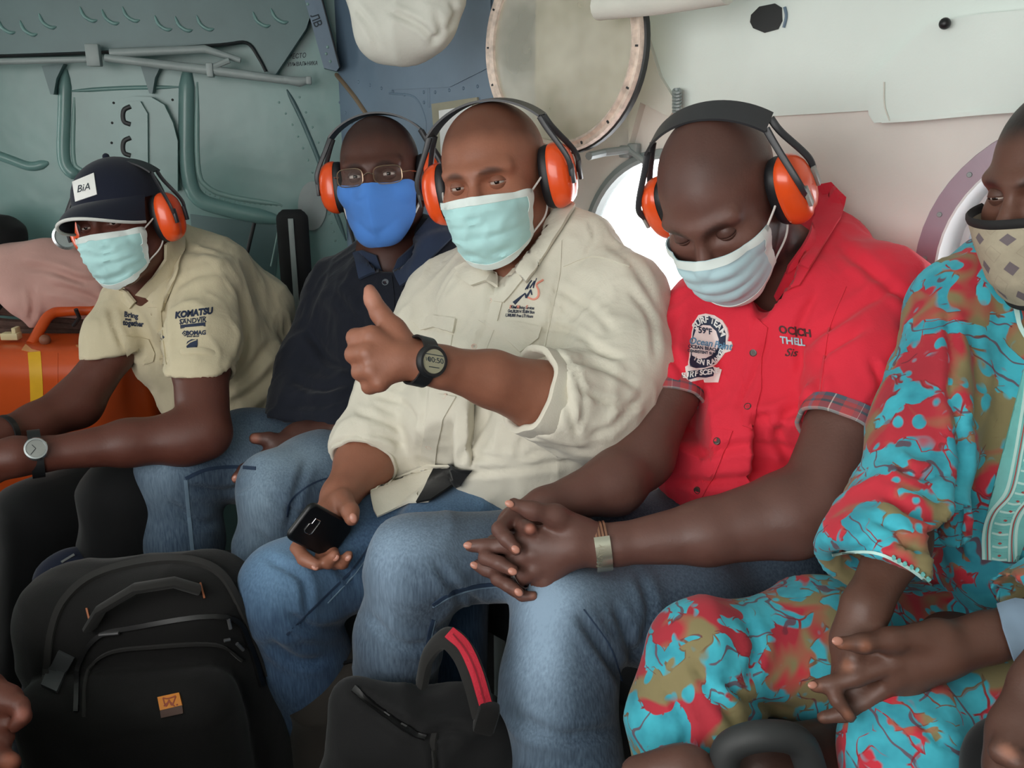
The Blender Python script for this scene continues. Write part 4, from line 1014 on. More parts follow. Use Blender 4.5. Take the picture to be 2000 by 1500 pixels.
chain(S, [(1062, 990, 1.25, 33), (1015, 1030, 1.245, 40), (985, 1100, 1.235, 34)], 0.02)
for ch in ([(1010, 1000, 1.23, 18), (976, 1034, 1.185, 16), (988, 1052, 1.168, 14.5), (1008, 1073, 1.163, 12.5)],
           [(965, 1060, 1.225, 17), (948, 1090, 1.185, 14.5), (975, 1100, 1.170, 14), (1001, 1114, 1.165, 12)],
           [(962, 1110, 1.215, 15), (972, 1131, 1.185, 13.5), (992, 1143, 1.172, 13), (1012, 1156, 1.168, 11.5)],
           [(1000, 1150, 1.21, 13), (1020, 1164, 1.185, 11), (1042, 1164, 1.178, 10)],
           [(1010, 1022, 1.215, 15), (1025, 1030, 1.19, 14.5), (1036, 1033, 1.172, 13.5)]): chain(S, ch, 0.004)
S.rc(P(1480, 1000, 1.55), P(1110, 1190, 1.24), 0.05, 0.04, 0.02); S.rc(P(1110, 1190, 1.24), P(1110, 1500, 1.3), 0.04, 0.03, 0.02)
bp = '#8a5a4a'
body4, V4, Q4 = make_body(p4, S, H4, '#62423a', '#553932', beard='#1b1516', tips=[((1036, 1033, 1.16), 18, '#a86a58'), ((1000, 992, 1.15), 10, bp), ((1006, 1075, 1.155), 12, bp), ((1003, 1116, 1.155), 14, bp), ((1012, 1158, 1.16), 14, bp), ((1042, 1166, 1.17), 10, bp)])
for q, tq in (((995, 984, 1.149), (985, 980, 1.149)), ((1007, 1073, 1.153), (1013, 1078, 1.153)), ((1001, 1116, 1.156), (1009, 1119, 1.156)), ((1013, 1157, 1.159), (1019, 1162, 1.159)), ((914, 1065, 1.197), (906, 1065, 1.197)), ((927, 1104, 1.203), (920, 1101, 1.203))): nail(p4, q, tq, 14)
eyes(p4, H4, '#62423a', -8, -12)
S = SDF(); fr = tframe(0, 14)
tor(S, 1545, 680, 1.46, (0.195, 0.13, 0.17), fr); tor(S, 1480, 870, 1.45, (0.165, 0.135, 0.14), fr, 0.06); tor(S, 1470, 930, 1.46, (0.17, 0.13, 0.07), fr, 0.04)
chain(S, [(1385, 600, 1.49, 56), (1480, 560, 1.50, 62), (1590, 510, 1.46, 66), (1730, 560, 1.36, 74)], 0.05)
chain(S, [(1575, 420, 1.47, 40), (1640, 470, 1.45, 45)], 0.04)
chain(S, [(1365, 615, 1.48, 70), (1318, 730, 1.43, 66), (1300, 790, 1.42, 64)], 0.03)
chain(S, [(1728, 580, 1.35, 90), (1690, 720, 1.28, 92), (1650, 840, 1.24, 88), (1640, 880, 1.23, 88)], 0.03)
chain(S, [(1650, 800, 1.50, 80), (1640, 960, 1.50, 70), (1610, 1060, 1.48, 62)], 0.05)
a = P(1302, 770, 1.42); nrm = P(1290, 830, 1.40)-P(1318, 730, 1.43); nrm /= np.linalg.norm(nrm)
S.cut(P(1302, 766, 1.42), nrm + np.array([0.25, 0, 0]), a-np.array([.09, .1, .07]), a+np.array([.05, .1, .07]))
a = P(1650, 830, 1.24); nrm = P(1625, 900, 1.22)-P(1690, 720, 1.28); nrm /= np.linalg.norm(nrm)
S.cut(P(1646, 842, 1.235), nrm - 0.15*RT, a-np.array([.10, .1, .10]), a+np.array([.085, .085, .10]))
S.rc(P(1480, 500, 1.37), P(1540, 560, 1.47), 0.062, 0.045, 0.01, 's'); S.rc(P(1482, 622, 1.345), P(1508, 550, 1.365), 0.006, 0.036, 0.006, 's'); S.rc(P(1484, 622, 1.385), P(1506, 560, 1.40), 0.008, 0.034, 0.006, 's')
folds4 = [([(1690, 640), (1600, 700), (1600, 780)], 9, 8), ([(1750, 560), (1660, 610), (1590, 660)], 10, 6), ([(1460, 820), (1560, 800), (1600, 760)], 9, 6), ([(1350, 900), (1450, 870), (1560, 880)], 9, 6), ([(1310, 940), (1400, 940), (1500, 930)], 8, 7), ([(1560, 920), (1520, 860), (1540, 800)], 9, 6),
          ([(1290, 680), (1330, 720), (1350, 780)], 8, 6), ([(1330, 600), (1310, 660), (1320, 720)], 8, 4), ([(1600, 560), (1560, 650), (1570, 740)], 9, 5), ([(1640, 480), (1700, 530), (1790, 600)], 10, 6), ([(1500, 660), (1470, 740), (1440, 800)], 7, 4), ([(1700, 700), (1720, 760), (1690, 800)], 8, 5)]
shirt4, Vs4, Qs4, T4 = cloth('shirt', S, M_red, p4, 0.006, folds4, [(0.005, 14, (1, 1, 0.6), 9)])
S = SDF(); tor(S, 1470, 1040, 1.52, (0.19, 0.15, 0.10), tframe(), 0.05)
chain(S, [(1430, 1050, 1.56, 100), (1200, 1075, 1.42, 98), (815, 1098, 1.26, 88)], 0.05); chain(S, [(815, 1105, 1.26, 88), (775, 1240, 1.30, 80), (770, 1520, 1.42, 72)], 0.03)
chain(S, [(1560, 1180, 1.46, 110), (1330, 1190, 1.34, 104), (1095, 1200, 1.23, 92)], 0.05); chain(S, [(1095, 1205, 1.23, 92), (1090, 1320, 1.22, 108), (1112, 1560, 1.22, 118)], 0.03)
jean4, Vj4, Qj4, TJ4 = cloth('jeans', S, M_jean4, p4, 0.007, [([(1130, 1200), (1190, 1290), (1230, 1350)], 10, 8), ([(1200, 1180), (1230, 1260), (1240, 1340)], 9, 6), ([(1250, 1120), (1270, 1200), (1240, 1290)], 9, 5), ([(850, 1100), (900, 1180), (850, 1240)], 9, 7), ([(900, 1150), (960, 1200), (1000, 1190)], 8, 7), ([(1000, 1400), (1100, 1440), (1220, 1420)], 12, 5), ([(930, 1180), (880, 1230), (860, 1290)], 8, 6), ([(720, 1200), (780, 1260), (840, 1260)], 9, 5)], [(0.009, 9, (1, 1, 0.7), 15)])
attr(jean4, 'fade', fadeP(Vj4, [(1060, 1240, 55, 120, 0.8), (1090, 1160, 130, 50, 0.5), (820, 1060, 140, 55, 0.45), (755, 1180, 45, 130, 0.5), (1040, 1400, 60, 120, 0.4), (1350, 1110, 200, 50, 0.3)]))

# ------------------------------------------------ man in the navy shirt and glasses
p2 = person(720, 800, 2.0, 'person in a navy shirt and jeans wearing glasses, sitting back against the wall')
H2 = Head(744, 348, 1.85, 12, -1, 7, 1.04)
S = SDF(); head_sdf(S, H2.w, H2.ax, H2.s, 1.0)
chain(S, [(760, 420, 1.90, 62), (765, 520, 1.96, 66), (740, 640, 1.98, 80), (700, 830, 2.0, 80)], 0.03)
chain(S, [(720, 600, 1.98, 60), (650, 590, 2.02, 40), (610, 740, 1.96, 42), (650, 830, 1.90, 36), (585, 860, 1.80, 29)], 0.02)
chain(S, [(800, 600, 1.90, 60), (800, 800, 1.85, 44), (690, 842, 1.82, 34), (585, 860, 1.80, 29)], 0.02)
chain(S, [(585, 860, 1.80, 29), (545, 880, 1.765, 28)], 0.02); chain(S, [(560, 868, 1.77, 20), (525, 858, 1.755, 13.5), (498, 856, 1.75, 11.5)], 0.008)
chain(S, [(540, 884, 1.765, 20), (500, 905, 1.745, 14.5), (478, 918, 1.74, 13), (462, 934, 1.74, 10.5)], 0.005); chain(S, [(550, 898, 1.77, 19), (508, 925, 1.75, 14), (484, 942, 1.75, 12.5), (470, 958, 1.755, 10)], 0.005); chain(S, [(560, 905, 1.775, 18), (520, 940, 1.76, 13), (498, 960, 1.765, 11)], 0.005)
S.rc(P(700, 860, 2.0), P(340, 915, 1.78), 0.05, 0.04, 0.02)
body2, V2, Q2 = make_body(p2, S, H2, '#4c2d25', '#38221d', tips=[((497, 856, 1.74), 12, '#96604f'), ((460, 936, 1.73), 12, '#96604f')])
nail(p2, (459, 934, 1.731), (454, 940, 1.731), 11)
eyes(p2, H2, '#4c2d25', 12, -10, (-8, 2))
S = SDF(); fr = tframe(0, 2)
tor(S, 745, 660, 1.97, (0.20, 0.13, 0.19), fr); tor(S, 690, 800, 1.95, (0.19, 0.15, 0.12), fr)
chain(S, [(665, 560, 2.03, 56), (770, 510, 1.98, 56), (870, 520, 1.85, 60)], 0.05); chain(S, [(800, 450, 1.97, 36), (850, 470, 1.9, 40)], 0.04)
chain(S, [(660, 575, 2.03, 58), (612, 720, 1.97, 64), (590, 790, 1.92, 56), (560, 830, 1.88, 46)], 0.03); chain(S, [(640, 780, 1.94, 60), (690, 800, 1.86, 40)], 0.03)
chain(S, [(860, 560, 1.84, 60), (830, 760, 1.82, 55)], 0.03)
S.cut(P(585, 806, 1.9), np.array([-0.15, 0, -1.0]), P(585, 806, 1.9)-0.12, P(585, 806, 1.9)+0.10)
S.rc(P(765, 480, 1.86), P(770, 560, 1.97), 0.058, 0.04, 0.01, 's')
shirt2, Vs2, Qs2, T2 = cloth('shirt', S, M_navy, p2, 0.007, [([(600, 640), (640, 700), (690, 720)], 8, 7), ([(570, 740), (620, 760), (680, 750)], 8, 7), ([(560, 790), (620, 790), (690, 770)], 8, 6), ([(640, 560), (690, 620), (700, 700)], 9, 6), ([(700, 560), (710, 650), (700, 760)], 8, 5)], [(0.008, 13, (1, 1, 0.6), 23)])
S = SDF(); tor(S, 690, 850, 1.99, (0.2, 0.16, 0.09), tframe(), 0.05)
chain(S, [(640, 880, 2.0, 85), (480, 890, 1.88, 82), (350, 918, 1.76, 74)], 0.05); chain(S, [(350, 922, 1.76, 74), (358, 1040, 1.80, 70), (380, 1300, 1.92, 62)], 0.03)
chain(S, [(740, 920, 1.92, 85), (620, 935, 1.76, 80), (545, 955, 1.68, 74)], 0.05); chain(S, [(545, 960, 1.68, 74), (535, 1080, 1.72, 70), (540, 1350, 1.85, 60)], 0.03)
jean2, Vj2, Qj2, TJ2 = cloth('jeans', S, M_jean2, p2, 0.007, [([(370, 950), (440, 960), (500, 940)], 7, 5), ([(330, 980), (380, 1020), (430, 1020)], 8, 6), ([(520, 960), (570, 1000), (620, 1010)], 8, 6), ([(600, 900), (580, 960), (560, 1040)], 8, 4), ([(500, 1040), (540, 1080), (600, 1080)], 8, 6)], [(0.007, 10, (1, 1, 0.7), 33)])
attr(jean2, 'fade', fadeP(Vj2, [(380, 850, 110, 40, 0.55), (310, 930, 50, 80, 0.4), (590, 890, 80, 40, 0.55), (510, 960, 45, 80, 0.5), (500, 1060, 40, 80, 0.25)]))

# ------------------------------------------------ man with the cap
p1 = person(480, 820, 2.15, 'person in a tan short-sleeved logo shirt and cap leaning forward, elbows over knees')
H1 = Head(241, 431, 1.80, 32, 11, 13, 0.95)
S = SDF(); head_sdf(S, H1.w, H1.ax, H1.s, 0.98)
chain(S, [(275, 480, 1.85, 62), (320, 540, 1.92, 68), (400, 650, 2.02, 80), (480, 800, 2.12, 80)], 0.03)
chain(S, [(350, 580, 1.97, 55), (420, 560, 1.90, 42), (392, 715, 1.78, 52), (398, 845, 1.70, 50), (360, 855, 1.69, 52), (250, 865, 1.65, 44), (80, 888, 1.58, 31)], 0.02)
chain(S, [(80, 888, 1.58, 31), (30, 892, 1.55, 36), (-20, 900, 1.53, 34)], 0.02); chain(S, [(30, 905, 1.55, 20), (-20, 935, 1.53, 16), (-50, 940, 1.52, 13)], 0.008)
chain(S, [(300, 580, 1.97, 55), (240, 610, 1.98, 34), (220, 690, 1.915, 38), (150, 788, 1.86, 46), (70, 828, 1.78, 38), (0, 848, 1.70, 30), (-60, 870, 1.64, 34)], 0.02)
S.rc(P(480, 860, 2.1), P(230, 960, 1.76), 0.05, 0.04, 0.02)
body1, V1, Q1 = make_body(p1, S, H1, '#5a3228', None)
eyes(p1, H1, '#5a3228', 6, -10, (-12, 4))
S = SDF(); fr = tframe(0, 32)
tor(S, 385, 620, 2.02, (0.185, 0.125, 0.19), fr); tor(S, 460, 740, 2.10, (0.18, 0.13, 0.16), tframe(0, 20), 0.06)
chain(S, [(265, 590, 2.02, 52), (335, 530, 1.99, 54), (415, 555, 1.92, 58)], 0.05); chain(S, [(350, 475, 1.96, 34), (420, 520, 1.98, 50), (500, 600, 2.08, 60), (530, 680, 2.14, 52), (510, 780, 2.16, 50)], 0.05)
chain(S, [(405, 560, 1.90, 62), (398, 660, 1.82, 66), (392, 740, 1.78, 64), (390, 770, 1.76, 64)], 0.03)
chain(S, [(250, 600, 1.97, 52), (226, 660, 1.925, 54), (214, 712, 1.905, 54)], 0.03)
a = P(392, 722, 1.78); S.cut(P(392, 718, 1.78), np.array([0.02, 0, -1.0]), a-np.array([.11, .1, .10]), a+np.array([.09, .075, .10]))
a = P(218, 690, 1.94); S.cut(P(218, 683, 1.94), np.array([0.15, 0, -1.0]), a-np.array([.09, .13, .13]), a+np.array([.075, .10, .08]))
S.rc(P(275, 490, 1.83), P(305, 535, 1.93), 0.056, 0.034, 0.01, 's')
chain(S, [(292, 640, 1.97, 46), (312, 700, 1.98, 46), (365, 775, 2.04, 50), (430, 830, 2.12, 55)], 0.03)
shirt1, Vs1, Qs1, T1 = cloth('shirt', S, M_khaki1, p1, 0.006, [([(350, 470), (330, 540), (320, 620), (325, 720)], 6, 8), ([(380, 500), (400, 490), (440, 500)], 7, 5), ([(470, 560), (480, 660), (450, 740)], 8, 7), ([(430, 800), (500, 760), (560, 700)], 9, 7), ([(420, 780), (470, 740), (540, 660)], 9, 6), ([(215, 600), (225, 640), (240, 680)], 6, 5), ([(340, 560), (380, 540), (440, 530)], 7, 4), ([(440, 830), (490, 820), (530, 780)], 8, 5)], [(0.006, 14, (1, 1, 0.6), 43)])
S = SDF(); tor(S, 490, 850, 2.10, (0.19, 0.16, 0.09), tframe(), 0.05)
chain(S, [(480, 880, 2.08, 85), (240, 970, 1.76, 74)], 0.05); chain(S, [(240, 970, 1.76, 74), (215, 1250, 1.86, 66), (220, 1450, 1.98, 58)], 0.03)
chain(S, [(400, 880, 2.18, 85), (80, 1010, 1.86, 76)], 0.05); chain(S, [(80, 1010, 1.86, 76), (60, 1300, 1.92, 66), (80, 1480, 2.02, 58)], 0.03)
cloth('trousers', S, M_blackcloth, p1, 0.009, (), [(0.008, 10, (1, 1, 0.7), 53)])

# ------------------------------------------------ man in the printed tunic
p5 = person(2050, 1150, 1.15, 'person in a turquoise and red printed tunic with matching trousers, fingers laced')
H5 = Head(2090, 357, 1.07, 38, 9, -4, 0.98)
S = SDF(); head_sdf(S, H5.w, H5.ax, H5.s, 1.0)
chain(S, [(2080, 480, 1.12, 85), (2090, 600, 1.16, 95), (2060, 800, 1.2, 100), (2050, 1150, 1.25, 100)], 0.03)
chain(S, [(2050, 640, 1.18, 70), (1850, 640, 1.2, 50), (1790, 900, 1.10, 56), (1755, 1060, 1.04, 54), (1690, 1188, 1.0, 40)], 0.02)
chain(S, [(2150, 660, 1.12, 70), (2320, 700, 1.05, 60), (2260, 1120, 0.98, 66), (2130, 1190, 0.98, 62), (1936, 1243, 0.975, 46)], 0.02)
for mc in ((1745, 1290, 0.967, 24), (1748, 1325, 0.967, 24), (1768, 1350, 0.974, 22)): chain(S, [(1925, 1246, 0.977, 38), (1840, 1270, 0.974, 42), mc], 0.014)
for ch in ([(1745, 1292, 0.965, 24), (1672, 1322, 0.965, 19), (1622, 1337, 0.97, 16.5), (1594, 1340, 0.975, 13.5)], [(1748, 1328, 0.97, 22), (1692, 1372, 0.978, 17), (1648, 1394, 0.985, 15.5), (1608, 1402, 0.99, 13)], [(1768, 1352, 0.975, 20), (1712, 1400, 0.99, 15), (1680, 1412, 1.0, 13)]): chain(S, ch, 0.005)
chain(S, [(1830, 1245, 0.965, 36), (1740, 1250, 0.955, 21), (1686, 1257, 0.95, 16.5), (1642, 1256, 0.95, 13.5)], 0.012)
chain(S, [(1690, 1188, 1.0, 40), (1668, 1250, 0.995, 38), (1655, 1330, 1.0, 32)], 0.02)
for ch in ([(1672, 1262, 0.985, 20), (1668, 1285, 0.970, 17), (1640, 1318, 0.982, 15)], [(1628, 1340, 0.99, 16), (1634, 1366, 0.962, 14), (1660, 1400, 0.958, 12.5)]): chain(S, ch, 0.005)
S.rc(P(2050, 1250, 1.2), P(1350, 1280, 1.10), 0.05, 0.04, 0.02)
bp5 = '#8f5d48'
body5, V5, Q5 = make_body(p5, S, H5, '#604136', '#241d1c', tips=[((1645, 1262, 0.94), 22, bp5), ((1690, 1262, 0.94), 14, bp5), ((1655, 1300, 0.965), 16, bp5), ((1590, 1342, 0.965), 16, bp5), ((1660, 1398, 0.948), 16, bp5), ((1600, 1402, 0.98), 14, bp5)])
nail(p5, (1636, 1252, 0.938), (1626, 1252, 0.938), 17); nail(p5, (1587, 1338, 0.966), (1580, 1339, 0.966), 14)
eyes(p5, H5, '#604136', 2, -9, (-5, -14))
S = SDF(); fr = tframe(-10, 4)
tor(S, 2050, 720, 1.22, (0.19, 0.13, 0.20), fr); tor(S, 2030, 980, 1.24, (0.20, 0.16, 0.20), fr, 0.06)
chain(S, [(1868, 585, 1.2, 70), (1980, 550, 1.20, 70), (2100, 540, 1.16, 80), (2300, 620, 1.06, 90)], 0.05)
chain(S, [(1860, 610, 1.19, 82), (1800, 850, 1.12, 92), (1765, 1010, 1.06, 100), (1732, 1100, 1.02, 118), (1714, 1180, 1.0, 134)], 0.035)
chain(S, [(2330, 700, 1.05, 100), (2290, 1100, 0.98, 120), (2110, 1190, 0.97, 115), (2020, 1225, 0.97, 112)], 0.035)
chain(S, [(1960, 800, 1.16, 100), (1960, 1100, 1.16, 110)], 0.05)
a = P(1735, 1140, 1.01); nrm = P(1700, 1190, 1.0)-P(1750, 1060, 1.04); nrm /= np.linalg.norm(nrm)
S.cut(P(1730, 1135, 1.01), nrm*0.9 + 0.25*UP*-1 - 0.42*RT*1.0 + 0.25*RT, a-np.array([.12, .12, .1]), a+np.array([.09, .1, .1])); S.rc(P(1745, 1090, 1.03), P(1690, 1230, 0.99), 0.058, 0.072, 0.004, 's')
a = P(1990, 1230, 0.97); S.cut(P(1968, 1238, 0.97), -RT*0.97 - UP*0.2, a-np.array([.10, .12, .1]), a+np.array([.08, .12, .1])); S.rc(P(2030, 1222, 0.97), P(1900, 1252, 0.97), 0.058, 0.064, 0.004, 's')
S.ell(H5.w((0, 0.0, -0.11)), (0.062, 0.07, 0.08), H5.ax, 0.02, 's')
tunic5, Vs5, Qs5, T5 = cloth('tunic', S, M_batik, p5, 0.006, [([(1860, 760), (1880, 900), (1870, 1060), (1900, 1110)], 10, 10), ([(1720, 960), (1790, 1000), (1870, 1020)], 10, 8), ([(1650, 1080), (1750, 1060), (1840, 1080)], 9, 7), ([(1850, 600), (1860, 700), (1850, 800)], 9, 6), ([(1740, 900), (1800, 930), (1860, 920)], 9, 6), ([(1900, 640), (1910, 760), (1890, 860)], 10, 5), ([(1700, 1010), (1740, 1030), (1800, 1090)], 8, 6)], [(0.007, 12, (1, 1, 0.6), 63)])
S = SDF(); tor(S, 2060, 1250, 1.22, (0.2, 0.17, 0.12), tframe(), 0.05)
chain(S, [(1860, 1270, 1.25, 125), (1600, 1270, 1.16, 122), (1370, 1278, 1.10, 98)], 0.05); chain(S, [(1368, 1285, 1.10, 100), (1352, 1400, 1.09, 115), (1360, 1600, 1.10, 122)], 0.03)
chain(S, [(2200, 1380, 1.12, 140), (1960, 1410, 1.03, 122), (1770, 1462, 0.98, 108)], 0.05); chain(S, [(1770, 1465, 0.98, 110), (1740, 1700, 1.02, 110)], 0.03)
tr5, Vt5, Qt5, TT5 = cloth('trousers', S, M_batik, p5, 0.007, [([(1350, 1290), (1400, 1360), (1440, 1420)], 10, 8), ([(1400, 1320), (1470, 1370), (1560, 1390)], 10, 6), ([(1300, 1340), (1340, 1420), (1330, 1480)], 9, 6), ([(1450, 1200), (1480, 1260), (1460, 1330)], 10, 5), ([(1790, 1400), (1840, 1450), (1900, 1470)], 9, 6)], [(0.008, 10, (1, 1, 0.7), 73)])

# ------------------------------------------------ worn things
ed3 = ear_defenders(H3, 'orange ear defenders on the thumbs-up man in khaki', 'orange ear defenders worn by the passengers', 1.06)
ed4 = ear_defenders(H4, 'orange ear defenders on the man in the red shirt', 'orange ear defenders worn by the passengers', 1.0, band_back=-0.032, clip=M_clip)
ed2 = ear_defenders(H2, 'orange ear defenders on the man with glasses and blue mask', 'orange ear defenders worn by the passengers', 1.0)
ed1 = ear_defenders(H1, 'orange ear defenders over the navy cap', 'orange ear defenders worn by the passengers', 1.02, band_back=-0.02, push=False)
mk3 = surgical_mask(H3, 'aqua pleated surgical mask on the thumbs-up man in khaki', M_surg, crumple=0.007, seed=3, wide=1.04)
mk4 = surgical_mask(H4, 'pale blue pleated surgical mask on the man in red', M_surg2, pleat=0.006, crumple=0.002, seed=5)
mk1 = surgical_mask(H1, 'aqua surgical mask on the man with the cap', M_surg, crumple=0.006, seed=8)

# ================================================================== CLOTHING DETAIL, PRINTS
def both(*vq): 
    V = []; Fc = []; n = 0
    for v, q in vq: V += [tuple(x) for x in v.tolist()]; Fc += (q+n).tolist(); n += len(v)
    return BVHTree.FromPolygons(V, Fc)
U3 = both((Vs3, Qs3), (V3, Q3)); U4 = both((Vs4, Qs4), (V4, Q4)); U2 = both((Vs2, Qs2), (V2, Q2)); U1 = both((Vs1, Qs1), (V1, Q1)); U5 = both((Vs5, Qs5), (V5, Q5))
UJ3 = both((Vs3, Qs3), (V3, Q3), (Vj3, Qj3))
M_navyprint = mat('navy embroidery', '#1f2b44', 0.7, var=0.08); M_redprint = mat('coral embroidery', '#dd8f7c', 0.7, var=0.05); M_pinkish = mat('pale pink embroidery', '#ead9d6', 0.8, var=0.03)
M_button = mat('pale pink button', '#dcc3b4', 0.35, var=0.05); M_dbutton = mat('dark horn button', '#4a3f3a', 0.3, var=0.2); M_lblue = mat('light blue embroidery', '#a9c7d2', 0.7, var=0.06); M_sblue = mat('blue script embroidery', '#5f89a8', 0.7, var=0.08); M_dprint = mat('dark brown embroidery', '#4a2426', 0.7)
M_whitep = mat('white embroidery', '#e9e9e6', 0.7, var=0.03)
def surf(target, px, py):
    r = Vector(ray(px, py)).normalized(); loc, nn, i, d = target.ray_cast(Vector(CAM), r)
    if loc is None:
        best = None
        for d in np.linspace(0.6, 2.6, 60):
            q = target.find_nearest(Vector(P(px, py, d)))
            if q[0] is not None and (best is None or q[3] < best[3]): best = q
        loc, nn = best[0], best[1]
    nn = np.array(nn); nn = -nn if nn @ np.array(r) > 0 else nn; return np.array(loc), nn
def button(px, py, rp, target, m, person):
    s = surf(target, px, py)
    if s is None: return
    p, n = s; d = (p-CAM) @ FW; r = rp*d/F; x = np.cross(n, ZU); x /= np.linalg.norm(x); y = np.cross(n, x)
    V, Fc = ring(p + n*0.0008, x, y, n, [(r*0.72, 0.0015), (r*0.78, 0.0026), (r*0.95, 0.0024), (r, 0.001), (r, -0.001), (r*0.72, -0.001)], 20)
    b = obj('button', V, Fc, m, person, True, None, 40); V, Fc = disc(p + n*0.0026, x, y, n, r*0.74, 0.003, 20); obj('button_centre', V, Fc, m, b, True, None, 40)
    mb = MB()
    for a in range(4):
        q = p + n*0.0027 + (x*math.cos(a*math.pi/2+.8) + y*math.sin(a*math.pi/2+.8))*r*0.28; mb.cyl(q, n, r*0.10, 0.0003, 8)
    tag(mb.build('button_holes', M_dprint, b), kind='stuff')

# ---- khaki shirt
patch('collar', [(893, 528), (912, 518), (944, 520), (960, 524), (968, 534), (970, 566), (950, 552), (925, 560), (908, 550)], U3, M_khaki, p3, 0.003, 0.006)
patch('collar', [(1006, 520), (1030, 490), (1060, 455), (1092, 408), (1110, 398), (1124, 408), (1112, 430), (1080, 480), (1052, 522), (1030, 556), (1020, 545), (1012, 535)], U3, M_khaki, p3, 0.004, 0.007)
patch('collar_stand', [(968, 566), (1000, 524), (1012, 520), (1022, 548), (985, 592), (966, 590)], U3, M_khaki, p3, 0.001, 0.004)
patch('placket', [(938, 575), (985, 580), (968, 640), (944, 700), (903, 695), (926, 632)], T3, M_khaki, p3, 0.0005, 0.0025)
patch('placket', [(857, 770), (892, 776), (866, 820), (854, 870), (850, 912), (820, 908), (826, 860), (836, 815)], T3, M_khaki, p3, 0.0005, 0.0025)
fl = patch('pocket_flap', [(936, 627), (1000, 630), (1058, 640), (1052, 662), (1016, 690), (978, 652)], T3, M_khaki, p3, 0.001, 0.0045)
patch('pocket', [(945, 640), (1044, 660), (1030, 705), (925, 700)], T3, M_khaki, p3, 0.0003, 0.002)
patch('pocket_flap', [(806, 628), (850, 616), (893, 624), (886, 652), (850, 640), (824, 646)], T3, M_khaki, p3, 0.001, 0.0045)
patch('pocket', [(790, 650), (828, 645), (885, 655), (880, 690), (800, 690)], T3, M_khaki, p3, 0.0003, 0.002)
patch('shirt_tail', [(722, 962), (775, 928), (835, 905), (880, 905), (868, 940), (838, 984), (800, 986), (737, 1013), (730, 1000)], UJ3, M_khaki, p3, 0.003, 0.004)
patch('waist_strap', [(852, 922), (890, 912), (926, 915), (905, 945), (845, 985), (818, 990), (838, 955)], UJ3, M_blackcloth, p3, 0.008, 0.004)
for b in ((958, 589), (870, 775), (838, 872), (926, 678)): button(*b, 6.3, U3 if b[1] < 600 else T3, M_button, p3)
# folded cuff of the raised sleeve, hem of the other sleeve
def cuff(name, line, wd, target, m, person, off=0.0005, thick=0.004): return ribbon(name, line, wd, target, m, person, off, thick, True, 6)
def cuff_ring(name, a, b, c, R, w, m, person, th=0.006, tilt=None, wob=0.0015, seed=1, sq=1.0):
    """a real sleeve end: a rolled band of cloth around the arm that runs from a to b, centred at c"""
    ax = np.asarray(b)-np.asarray(a); ax /= np.linalg.norm(ax)
    if tilt is not None: ax = ax + tilt; ax /= np.linalg.norm(ax)
    u = CAM - c; u = u - ax*(u @ ax); u /= np.linalg.norm(u); v = np.cross(ax, u); N = 56
    prof = [(-th, -w/2), (-th, w/2), (-th*0.4, w/2+th*0.35), (th*0.3, w/2+th*0.1), (th*0.5, w/4), (th*0.45, -w/4), (th*0.3, -w/2-th*0.1), (-th*0.4, -w/2-th*0.3)]; V = []; cu = []; cv = []
    rng = np.random.RandomState(seed); ph = rng.rand(4)*6.28
    for j in range(N):
        an = 2*math.pi*j/N; rr = R + wob*(math.sin(3*an+ph[0]) + math.sin(5*an+ph[1]) + 0.6*math.sin(9*an+ph[2])); sh = wob*1.5*math.sin(2*an+ph[3])
        for dr, t in prof: V.append(c + (u*math.cos(an)*sq + v*math.sin(an))*(rr+dr) + ax*(t+sh)); cu.append(j/N*2.2); cv.append(0.5 - t/(w*1.2))
    k = len(prof); Fc = [[j*k+i, ((j+1) % N)*k+i, ((j+1) % N)*k+(i+1) % k, j*k+(i+1) % k] for j in range(N) for i in range(k)]
    o = obj(name, V, Fc, m, person, True, None, 60); attr(o, 'cu', cu); attr(o, 'cv', np.clip(cv, 0.02, 0.98)); return o
cuff_ring('cuff', P(1078, 776, 1.34), P(960, 738, 1.28), P(1052, 769, 1.328), 0.0655, 0.042, M_khaki, p3, 0.008, None, 0.0022, 3)
cuff_ring('cuff', P(716, 896, 1.59), P(664, 968, 1.49), P(715, 893, 1.588), 0.060, 0.024, M_khaki, p3, 0.005, np.array([0, 0, -0.35]), 0.0015, 5)
ribbon('seam', [(1096, 470), (1092, 540), (1075, 620), (1062, 690)], 3, T3, M_khaki, p3, 0.0002, 0.0016)
ribbon('seam', [(1100, 520), (1160, 500), (1230, 520)], 3, T3, M_khaki, p3, 0.0002, 0.0014)
for ln, wd, m in (([(1026, 566), (1032, 557), (1039, 548)], 1.6, M_navyprint), ([(1030, 565), (1034, 556)], 2.0, M_navyprint), ([(1035, 563), (1044, 550)], 2.2, M_navyprint), ([(1044, 549), (1042, 563)], 1.8, M_navyprint), ([(1042, 563), (1048, 544)], 1.5, M_navyprint),
                  ([(1004, 593), (1016, 582), (1026, 573)], [7, 3.5, 1.5], M_navyprint), ([(1026, 573), (1028, 582)], [2, 4], M_navyprint), ([(1028, 582), (1037, 566)], [4, 2], M_navyprint), ([(1037, 566), (1039, 576)], 2.2, M_navyprint),
                  ([(1061, 547), (1048, 556), (1052, 568), (1051, 580), (1042, 585), (1031, 581)], 3.2, M_redprint)):
    ribbon('logo_stroke', ln, wd, T3, m, p3, 0.0012, 0.0005)
for s, c, m in (('Kibali Mining Services', (1021, 601), M_navyprint), ('Oct,20,2014 78,884 Bcm', (1018, 609), M_navyprint), ('1,308,888 Free LTI Hours', (1014, 617), M_navyprint)):
    lettering('chest_lettering', s, c, (5.2, 0.25), (1.3, -8.2), T3, m, p3, 0.012, 0.1)
